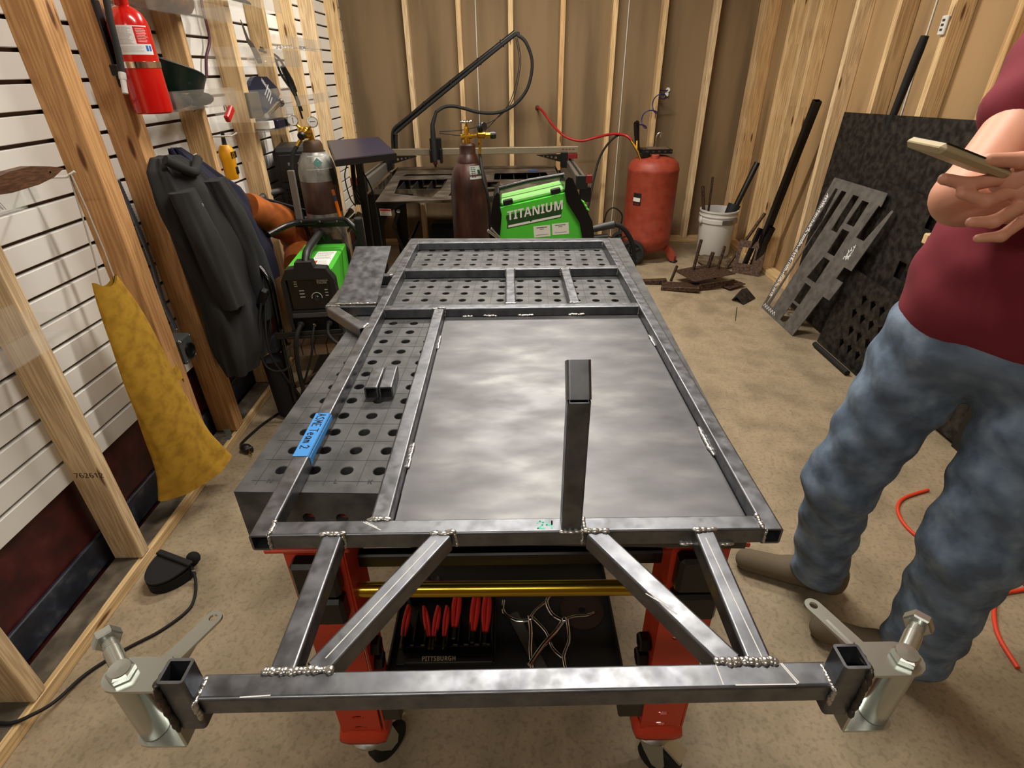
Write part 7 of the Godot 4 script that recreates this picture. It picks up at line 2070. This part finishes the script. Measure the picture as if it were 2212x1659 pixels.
func right_things() -> void:
	var dk: Material = mats["steel_dark"]
	lean_sheet("steel_sheet", "large plain dark steel sheet leaning on the right wall studs", "steel sheet", 1.83, 1.925, 1.17, [[-3.43, 1.15], [-3.33, 0.02], [-1.75, 0.02], [-1.75, 1.19], [-2.27, 1.185]], [], dk)
	var j := [[-2.43, 0.81], [-2.29, 0.815], [-2.29, 0.80], [-2.355, 0.80], [-2.30, 0.556], [-2.25, 0.556], [-2.243, 0.584], [-2.188, 0.585], [-2.184, 0.50], [-2.487, 0.50], [-2.489, 0.577], [-2.435, 0.577], [-2.43, 0.55], [-2.369, 0.55], [-2.385, 0.745], [-2.43, 0.745]]
	var cl := []
	for r in 4:
		for k in 5:
			var z := -2.60 + 0.075 * k + 0.03 * (r % 2)
			var u := 0.06 + 0.085 * r
			cl.append([[z, u], [z + 0.022, u + 0.045], [z + 0.008, u + 0.05], [z, u + 0.06], [z - 0.008, u + 0.05], [z - 0.022, u + 0.045]])
	lean_sheet("letter_sheet", "dark rusty steel sheet with a large J shaped opening leaning behind the chalked plate", "steel sheet", 1.80, 1.895, 1.17, [[-2.95, 0.40], [-2.18, 0.40], [-2.20, 0.86], [-2.90, 0.88]], [j], dk)
	lean_sheet("pattern_sheet", "dark steel sheet with rows of small pointed openings low on the floor", "steel sheet", 1.765, 1.81, 0.5, [[-2.80, 0.005], [-2.24, 0.005], [-2.22, 0.44], [-2.76, 0.46]], cl, dk)
	# chalked plate with slots
	var hs := [[[-3.30, 0.05], [-3.28, 0.05], [-3.14, 0.62], [-3.14, 0.80], [-3.165, 0.80]], [[-3.255, 0.05], [-3.20, 0.05], [-3.05, 0.80], [-3.10, 0.80]], [[-3.02, 0.60], [-2.96, 0.60], [-2.93, 0.80], [-2.985, 0.80]], [[-2.92, 0.66], [-2.85, 0.66], [-2.83, 0.79], [-2.89, 0.79]], [[-2.955, 0.49], [-2.88, 0.49], [-2.86, 0.63], [-2.93, 0.63]], [[-3.02, 0.32], [-2.92, 0.32], [-2.895, 0.46], [-2.965, 0.46]], [[-3.03, 0.17], [-2.96, 0.17], [-2.935, 0.29], [-3.01, 0.29]], [[-3.05, 0.09], [-2.985, 0.09], [-2.968, 0.155], [-3.035, 0.155]], [[-3.07, 0.025], [-3.005, 0.025], [-2.988, 0.078], [-3.055, 0.078]]]
	var cp := lean_sheet("chalked_plate", "light grey slotted steel plate covered with white chalk scribbles leaning in front of the dark sheets", "steel plate", 1.66, 1.855, 0.85, [[-3.326, 0.0], [-2.88, 0.004], [-2.80, 0.285], [-2.735, 0.287], [-2.706, 0.40], [-2.774, 0.40], [-2.76, 0.469], [-2.692, 0.469], [-2.63, 0.79], [-2.646, 0.793], [-2.72, 0.62], [-2.79, 0.62], [-2.75, 0.793], [-2.73, 0.79], [-2.734, 0.856], [-3.222, 0.85]], hs, textured("plate_grey", Color(1, 1, 1), noise_tex(111, 0.02, [Color(0.38, 0.37, 0.36), Color(0.47, 0.46, 0.45)], [0.2, 0.8], 256, 4), Vector3(3, 3, 3), 0.5, 0.4))
	var up := Vector3(0.195, 0.85, 0).normalized()
	var xf := Transform3D(Basis(Vector3(0, 0, 1), up, Vector3(0, 0, 1).cross(up)), Vector3(1.66, 0, 0))
	xf.origin += xf.basis.z * 0.001 - cp.position
	var ln := []
	for i in 60:
		var u := 0.10 + 0.66 * i / 60.0
		var z := -3.312 + u * 0.125
		ln.append([Vector2(z, u), Vector2(z + 0.012 + 0.02 * rng.randf(), u + 0.012 * rng.randf_range(-1, 1)), Vector2(z + 0.006 + 0.02 * rng.randf(), u + 0.012)])
	for i in 12:
		ln.append([Vector2(-2.80 + 0.05 * rng.randf(), 0.50 + 0.09 * rng.randf()), Vector2(-2.80 + 0.05 * rng.randf(), 0.50 + 0.09 * rng.randf())])
		ln.append([Vector2(-3.31 + 0.014 * i, 0.018 + 0.02 * (i % 2)), Vector2(-3.30 + 0.014 * i, 0.04 - 0.02 * (i % 2))])
	var ch := own("chalk_scribble", strokes(ln, 0.004, 0.0004, xf), mats["chalk"], cp)
	ch.set_meta("kind", "stuff")
	# angles, tubes, poles
	for q in [[Vector3(1.90, 0, -4.10), Vector3(1.905, 1.19, -3.73), 0.045, "tall black steel angle leaning in the right corner"], [Vector3(1.86, 0, -4.02), Vector3(1.92, 0.36, -3.96), 0.036, "short black square tube leaning beside the tall angle"], [Vector3(1.80, 0, -4.05), Vector3(1.88, 0.33, -4.06), 0.032, "short dark square tube leaning nearest the bucket"]]:
		single("square_tube", Mb.new().sq(q[0], q[1], q[2], Vector3.RIGHT, 0.0, 0.003, 0.004), mats["black_paint"], q[3], "tube", q[0])
	single("rusty_bar", Mb.new().tube([Vector3(1.70, 0.02, -4.10), Vector3(1.93, 0.42, -4.15)], 0.012, 8), mats["steel_rust"], "rusty bar leaning right of the white bucket", "bar", Vector3(1.7, 0, -4.1))
	single("slotted_scrap", Mb.new().plate(PackedVector2Array([Vector2(-0.1, 0), Vector2(0.1, 0), Vector2(0.1, 0.25), Vector2(-0.1, 0.25)]), [PackedVector2Array([Vector2(-0.07, 0.08), Vector2(0.03, 0.08), Vector2(0.03, 0.2), Vector2(-0.07, 0.2)])], 0.005, Transform3D(Basis(Vector3(0, 1, 0), -0.6) * Basis(Vector3.RIGHT, -0.35), Vector3(1.80, 0.0, -3.98))), mats["steel_rust"], "cut rusty scrap plate leaning in front of the short tubes", "scrap", Vector3(1.8, 0, -3.98))
	single("black_pole", Mb.new().tube([Vector3(1.93, 0.9, -3.04), Vector3(1.93, 1.43, -2.955), Vector3(1.93, 1.49, -2.945)], 0.02, 12, true, [0.014, 0.02, 0.017]), mats["black_rubber"], "black padded pole standing behind the large dark sheet", "pole", Vector3(1.93, 0.9, -3.04))
	single("floor_pole", Mb.new().tube([Vector3(1.72, 0.018, -2.74), Vector3(1.72, 0.018, -2.40)], 0.014, 10), mats["black_rubber"], "black pole with a yellow end lying on the floor under the dark sheets", "pole", Vector3(1.72, 0.0, -2.6))
	var rc := thing("remote_control", "small white remote with three grey buttons fixed to a right wall stud", "remote", Vector3(1.945, 1.525, -2.86))
	part("shell", Mb.new().box(Vector3(1.942, 1.525, -2.86), Vector3(0.012, 0.075, 0.04), 0.004), mats["white_plastic"], rc)
	for k in 3:
		part("button", Mb.new().box(Vector3(1.9355, 1.545 - 0.018 * k, -2.86), Vector3(0.002, 0.009, 0.016)), mats["bar_grey"], rc)
	# scrap heap
	for q in [[Vector3(1.42, 0.085, -3.80), Vector3(0.34, 0.006, 0.26), 0.3, "brown scrap plate with welded rods on top of the scrap heap"], [Vector3(1.43, 0.03, -3.66), Vector3(0.36, 0.05, 0.01), 0.2, "dark flat bar standing on edge at the front of the scrap heap"], [Vector3(1.22, 0.02, -3.68), Vector3(0.26, 0.03, 0.12), -0.3, "cluster of welded square tube ends at the left of the scrap heap"], [Vector3(1.05, 0.02, -3.80), Vector3(0.2, 0.03, 0.04), -0.1, "short dark bar left of the scrap heap"], [Vector3(1.6, 0.02, -3.72), Vector3(0.16, 0.006, 0.12), 0.5, "small dark plate at the right of the scrap heap"]]:
		single("scrap_piece", Mb.new().box(q[0], q[1], 0.002, Basis(Vector3.UP, q[2]) * Basis(Vector3(0, 0, 1), 0.06)), mats["steel_rust"], q[3], "scrap", q[0] - Vector3(0, q[1].y * 0.5, 0))
	for q in [[1.35, -3.86, 0.306, 0.011, "tallest rusty rod standing in the scrap heap"], [1.458, -3.88, 0.207, 0.014, "short thick dark rod standing in the scrap heap"], [1.52, -3.84, 0.262, 0.010, "slim dark rod at the right of the scrap heap"], [1.184, -3.8, 0.136, 0.010, "short stub rod at the left of the scrap heap"]]:
		single("scrap_rod", Mb.new().tube([Vector3(q[0], 0.02, q[1]), Vector3(q[0] + 0.03, q[2], q[1])], q[3], 10), mats["steel_rust"], q[4], "rod", Vector3(q[0], 0.02, q[1]))
	single("folded_plate", Mb.new().cloth([[Vector3(1.51, 0.004, -3.45), Vector3(1.66, 0.004, -3.66)], [Vector3(1.52, 0.042, -3.41), Vector3(1.65, 0.042, -3.57)], [Vector3(1.555, 0.004, -3.37), Vector3(1.68, 0.004, -3.48)]], 0.004), dk, "small folded dark plate standing like a tent on the floor", "plate", Vector3(1.6, 0, -3.5))
	single("loose_wire", Mb.new().tube([Vector3(1.50, 0.003, -3.33), Vector3(1.41, 0.003, -3.11)], 0.002, 6), mats["black_rubber"], "loose dark wire on the open floor below the tent shaped plate", "wire", Vector3(1.45, 0, -3.2))
	# bench with clamp, orange cord
	var be := thing("workbench", "wooden bench top on dark legs behind the person in maroon", "bench", Vector3(1.75, 0, -1.95))
	part("bench_top", Mb.new().box(Vector3(1.78, 0.785, -1.93), Vector3(0.30, 0.04, 0.38), 0.004), mats["wood_2"], be)
	for z: float in [-2.08, -1.78]:
		part("leg", Mb.new().box(Vector3(1.86, 0.382, z), Vector3(0.06, 0.765, 0.05), 0.003), mats["black_paint"], be)
	single("c_clamp", Mb.new().tube(bez([Vector3(1.63, 0.62, -1.80), Vector3(1.625, 0.78, -1.80), Vector3(1.65, 0.83, -1.80), Vector3(1.72, 0.825, -1.80)], 5), 0.014, 10), mats["black_paint"], "black clamp gripping the edge of the wooden bench", "clamp", Vector3(1.64, 0.62, -1.8))
	var oc := thing("extension_cord", "orange extension cord looping over the floor behind the person's legs", "cord", Vector3(1.4, 0, -1.2))
	var om := mat("cord_orange", Color(0.88, 0.26, 0.13), 0.5)
	part("cord", Mb.new().tube(bez([Vector3(1.55, 0.006, -1.53), Vector3(1.42, 0.006, -1.48), Vector3(1.36, 0.006, -1.40), Vector3(1.36, 0.006, -1.30), Vector3(1.44, 0.006, -1.22), Vector3(1.56, 0.006, -1.10), Vector3(1.44, 0.006, -1.06), Vector3(1.35, 0.006, -0.95), Vector3(1.32, 0.006, -0.84)], 6), 0.006, 8), om, oc)
	part("socket_end", Mb.new().box(Vector3(1.37, 0.012, -1.27), Vector3(0.03, 0.022, 0.05), 0.006, Basis(Vector3.UP, 0.3)), om, oc)


# tapered limbs joined by a smooth minimum, meshed as surface nets
func body_mesh(bones: Array, cell: float, k: float, fold := 0.0) -> Mb:
	var lo := Vector3(1e9, 1e9, 1e9)
	var hi := -lo
	for b in bones:
		for e in [[b[0], b[2]], [b[1], b[3]]]:
			lo = lo.min(e[0] - Vector3.ONE * (e[1] + 3 * cell))
			hi = hi.max(e[0] + Vector3.ONE * (e[1] + 3 * cell))
	var n := Vector3i(((hi - lo) / cell).ceil()) + Vector3i.ONE
	var f := PackedFloat32Array()
	f.resize(n.x * n.y * n.z)
	f.fill(0.5)
	for b in bones:
		var rm: float = maxf(b[2], b[3]) + 3.0 * cell + k
		var a: Vector3 = b[0]
		var ab: Vector3 = b[1] - b[0]
		var l2 := maxf(ab.length_squared(), 1e-9)
		var p0 := Vector3i(((b[0].min(b[1]) - Vector3.ONE * rm - lo) / cell).floor()).clamp(Vector3i.ZERO, n - Vector3i.ONE)
		var p1 := Vector3i(((b[0].max(b[1]) + Vector3.ONE * rm - lo) / cell).ceil()).clamp(Vector3i.ZERO, n - Vector3i.ONE)
		for z in range(p0.z, p1.z + 1):
			for y in range(p0.y, p1.y + 1):
				for x in range(p0.x, p1.x + 1):
					var p := lo + Vector3(x, y, z) * cell
					var t := clampf((p - a).dot(ab) / l2, 0, 1)
					var d: float = p.distance_to(a + ab * t) - lerpf(b[2], b[3], t)
					if fold > 0:
						d += fold * (sin(p.y * 62 + p.x * 30 + sin(p.z * 25) * 2) + 0.6 * sin(p.y * 35 - p.z * 48 + p.x * 22))
					var i := (z * n.y + y) * n.x + x
					var o := f[i]
					var h := maxf(k - absf(o - d), 0) / k
					f[i] = minf(o, d) - h * h * k * 0.25
	var vert := {}
	var grad := {}
	var st := [1, n.x, n.x * n.y]
	for z in n.z - 1:
		for y in n.y - 1:
			for x in n.x - 1:
				var i := (z * n.y + y) * n.x + x
				var c := Vector3.ZERO
				var m := 0
				var s0 := f[i] < 0
				var mixed := false
				for q in 8:
					if (f[i + (q & 1) + ((q >> 1) & 1) * st[1] + (q >> 2) * st[2]] < 0) != s0:
						mixed = true
						break
				if not mixed:
					continue
				for ax in 3:
					for q in 4:
						var o := Vector3i.ZERO
						o[(ax + 1) % 3] = q & 1
						o[(ax + 2) % 3] = q >> 1
						var i0: int = i + o.x + o.y * st[1] + o.z * st[2]
						var v0 := f[i0]
						var v1 := f[i0 + st[ax]]
						if (v0 < 0) != (v1 < 0):
							var p := Vector3(o)
							p[ax] = v0 / (v0 - v1)
							c += p
							m += 1
				vert[i] = lo + (Vector3(x, y, z) + c / m) * cell
				grad[i] = Vector3(f[i + 1] - f[i] + f[i + 1 + st[1] + st[2]] - f[i + st[1] + st[2]], f[i + st[1]] - f[i] + f[i + 1 + st[1] + st[2]] - f[i + 1 + st[2]], f[i + st[2]] - f[i] + f[i + 1 + st[1] + st[2]] - f[i + 1 + st[1]]).normalized()
	var mb := Mb.new()
	for i: int in vert:
		for ax in 3:
			var i1: int = i + st[ax]
			var s := f[i] < 0
			if s == (f[i1] < 0):
				continue
			var u: int = st[(ax + 1) % 3]
			var w: int = st[(ax + 2) % 3]
			var q := [i, i - u, i - u - w, i - w]
			if not (vert.has(q[1]) and vert.has(q[2]) and vert.has(q[3])):
				continue
			if not s:
				q.reverse()
			mb.tri_n(vert[q[0]], vert[q[1]], vert[q[2]], grad[q[0]], grad[q[1]], grad[q[2]])
			mb.tri_n(vert[q[0]], vert[q[2]], vert[q[3]], grad[q[0]], grad[q[2]], grad[q[3]])
	return mb


func person() -> void:
	var t := thing("person", "person in a maroon shirt and faded blue jeans standing at the right, holding a phone", "person", Vector3(0.96, 0, -0.96))
	var skin := mat("skin", Color(0.87, 0.63, 0.53), 0.5)
	skin.subsurf_scatter_enabled = true
	skin.subsurf_scatter_strength = 0.1
	var el := Vector3(0.735, 1.19, -0.90)
	var arms := [[Vector3(1.0, 1.44, -1.08), el, 0.055, 0.042], [el, Vector3(0.84, 1.205, -0.80), 0.042, 0.034], [Vector3(1.14, 1.44, -0.80), Vector3(1.02, 1.16, -0.62), 0.055, 0.045], [Vector3(1.02, 1.16, -0.62), Vector3(0.80, 1.235, -0.80), 0.043, 0.030], [Vector3(0.80, 1.235, -0.80), Vector3(0.72, 1.238, -0.81), 0.032, 0.03]]
	arms += [[Vector3(1.07, 1.42, -0.94), Vector3(1.07, 1.55, -0.94), 0.06, 0.058], [Vector3(1.055, 1.62, -0.93), Vector3(1.045, 1.70, -0.925), 0.082, 0.085], [Vector3(0.97, 1.63, -0.885), Vector3(0.962, 1.622, -0.88), 0.014, 0.012]]
	part("body", body_mesh(arms, 0.0085, 0.02), skin, t)
	# hands: fingers round the phone
	var fg := [
		[Vector3(0.725, 1.24, -0.805), Vector3(0.655, 1.228, -0.80), Vector3(0.615, 1.236, -0.80), 0.0095], [Vector3(0.73, 1.222, -0.80), Vector3(0.675, 1.208, -0.785), Vector3(0.64, 1.218, -0.79), 0.009],
		[Vector3(0.74, 1.205, -0.79), Vector3(0.69, 1.182, -0.775), Vector3(0.662, 1.180, -0.78), 0.0088], [Vector3(0.75, 1.19, -0.785), Vector3(0.705, 1.162, -0.77), Vector3(0.678, 1.158, -0.775), 0.0078], [Vector3(0.735, 1.255, -0.80), Vector3(0.70, 1.262, -0.785), Vector3(0.658, 1.262, -0.79), 0.0105]]
	var hb := [[Vector3(0.78, 1.23, -0.80), Vector3(0.735, 1.225, -0.80), 0.028, 0.026]]
	for q in fg:
		hb.append([q[0], q[1], q[3] * 1.1, q[3]])
		hb.append([q[1], q[2], q[3], q[3] * 0.85])
	part("hand", body_mesh(hb, 0.0035, 0.005), skin, t)
	# trousers
	var hipr := Vector3(0.90, 0.88, -1.02)
	var hipl := Vector3(1.03, 0.88, -0.86)
	var jb := [[Vector3(0.93, 0.93, -0.98), Vector3(1.02, 0.93, -0.89), 0.125, 0.125], [hipr, Vector3(0.83, 0.47, -1.05), 0.105, 0.078], [Vector3(0.83, 0.47, -1.05), Vector3(0.90, 0.10, -1.10), 0.078, 0.072], [hipl, Vector3(0.985, 0.48, -0.82), 0.110, 0.085], [Vector3(0.985, 0.48, -0.82), Vector3(1.02, 0.10, -0.84), 0.085, 0.078]]
	var jm := textured("denim", Color(1, 1, 1), noise_tex(120, 0.012, [Color(0.33, 0.39, 0.47), Color(0.41, 0.48, 0.57), Color(0.52, 0.59, 0.67)], [0.2, 0.5, 0.9], 512, 6), Vector3(2.2, 2.2, 2.2), 0.9)
	part("jeans", body_mesh(jb, 0.0115, 0.04, 0.0035), jm, t)
	# shirt
	var sb := [[Vector3(0.93, 0.96, -0.99), Vector3(1.03, 0.96, -0.88), 0.135, 0.135], [Vector3(0.94, 1.05, -0.99), Vector3(1.05, 1.05, -0.88), 0.125, 0.125], [Vector3(1.0, 1.36, -1.05), Vector3(1.13, 1.36, -0.85), 0.115, 0.115], [Vector3(0.94, 1.05, -0.99), Vector3(1.0, 1.36, -1.05), 0.12, 0.11], [Vector3(1.05, 1.05, -0.88), Vector3(1.13, 1.36, -0.85), 0.12, 0.11], [Vector3(1.0, 1.44, -1.08), Vector3(0.86, 1.31, -0.985), 0.075, 0.07], [Vector3(1.14, 1.44, -0.80), Vector3(1.07, 1.28, -0.70), 0.075, 0.072]]
	part("shirt", body_mesh(sb, 0.0115, 0.05, 0.002), mat("maroon_cloth", Color(0.46, 0.12, 0.18), 0.9), t)
	part("hair", Mb.new().ball(Vector3(1.06, 1.73, -0.93), Vector3(0.10, 0.085, 0.10), 20, 12), mat("hair_brown", Color(0.2, 0.13, 0.08), 0.8), t)
	for s in [[Vector3(0.95, 0, -1.095), Vector3(0.735, 0, -1.185)], [Vector3(1.05, 0, -0.83), Vector3(0.85, 0, -0.94)]]:
		var sh := part("shoe", body_mesh([[s[0] + Vector3(0, 0.045, 0), s[1] + Vector3(0, 0.038, 0), 0.042, 0.034], [s[0] + Vector3(0, 0.08, 0), s[0].lerp(s[1], 0.45) + Vector3(0, 0.055, 0), 0.04, 0.036]], 0.007, 0.02), mat("shoe_tan", Color(0.42, 0.37, 0.30), 0.9), t)
		own("sole", Mb.new().tube([s[0] + (s[0] - s[1]) * 0.1 + Vector3(0, 0.008, 0), s[0].lerp(s[1], 0.5) + Vector3(0, 0.008, 0), s[1] + (s[1] - s[0]) * 0.1 + Vector3(0, 0.008, 0)], 0.008, 4, true, [0.008, 0.008, 0.008]), mat("sole_cream", Color(0.66, 0.6, 0.5), 0.8), sh)
	var ph := thing("phone", "dark phone in a cream patterned case held in the person's hand", "phone", Vector3(0.63, 1.25, -0.80))
	var pb := Basis(Vector3(0, 0, 1), -0.30) * Basis(Vector3.UP, 0.12)
	part("case", Mb.new().box(Vector3(0.635, 1.262, -0.815), Vector3(0.13, 0.014, 0.07), 0.006, pb), mat("case_cream", Color(0.74, 0.68, 0.54), 0.5), ph)
	part("screen", Mb.new().box(Vector3(0.635, 1.262, -0.815) + pb.y * 0.0075, Vector3(0.118, 0.002, 0.062), 0.0005, pb), mat("phone_glass", Color(0.05, 0.07, 0.10), 0.1), ph)
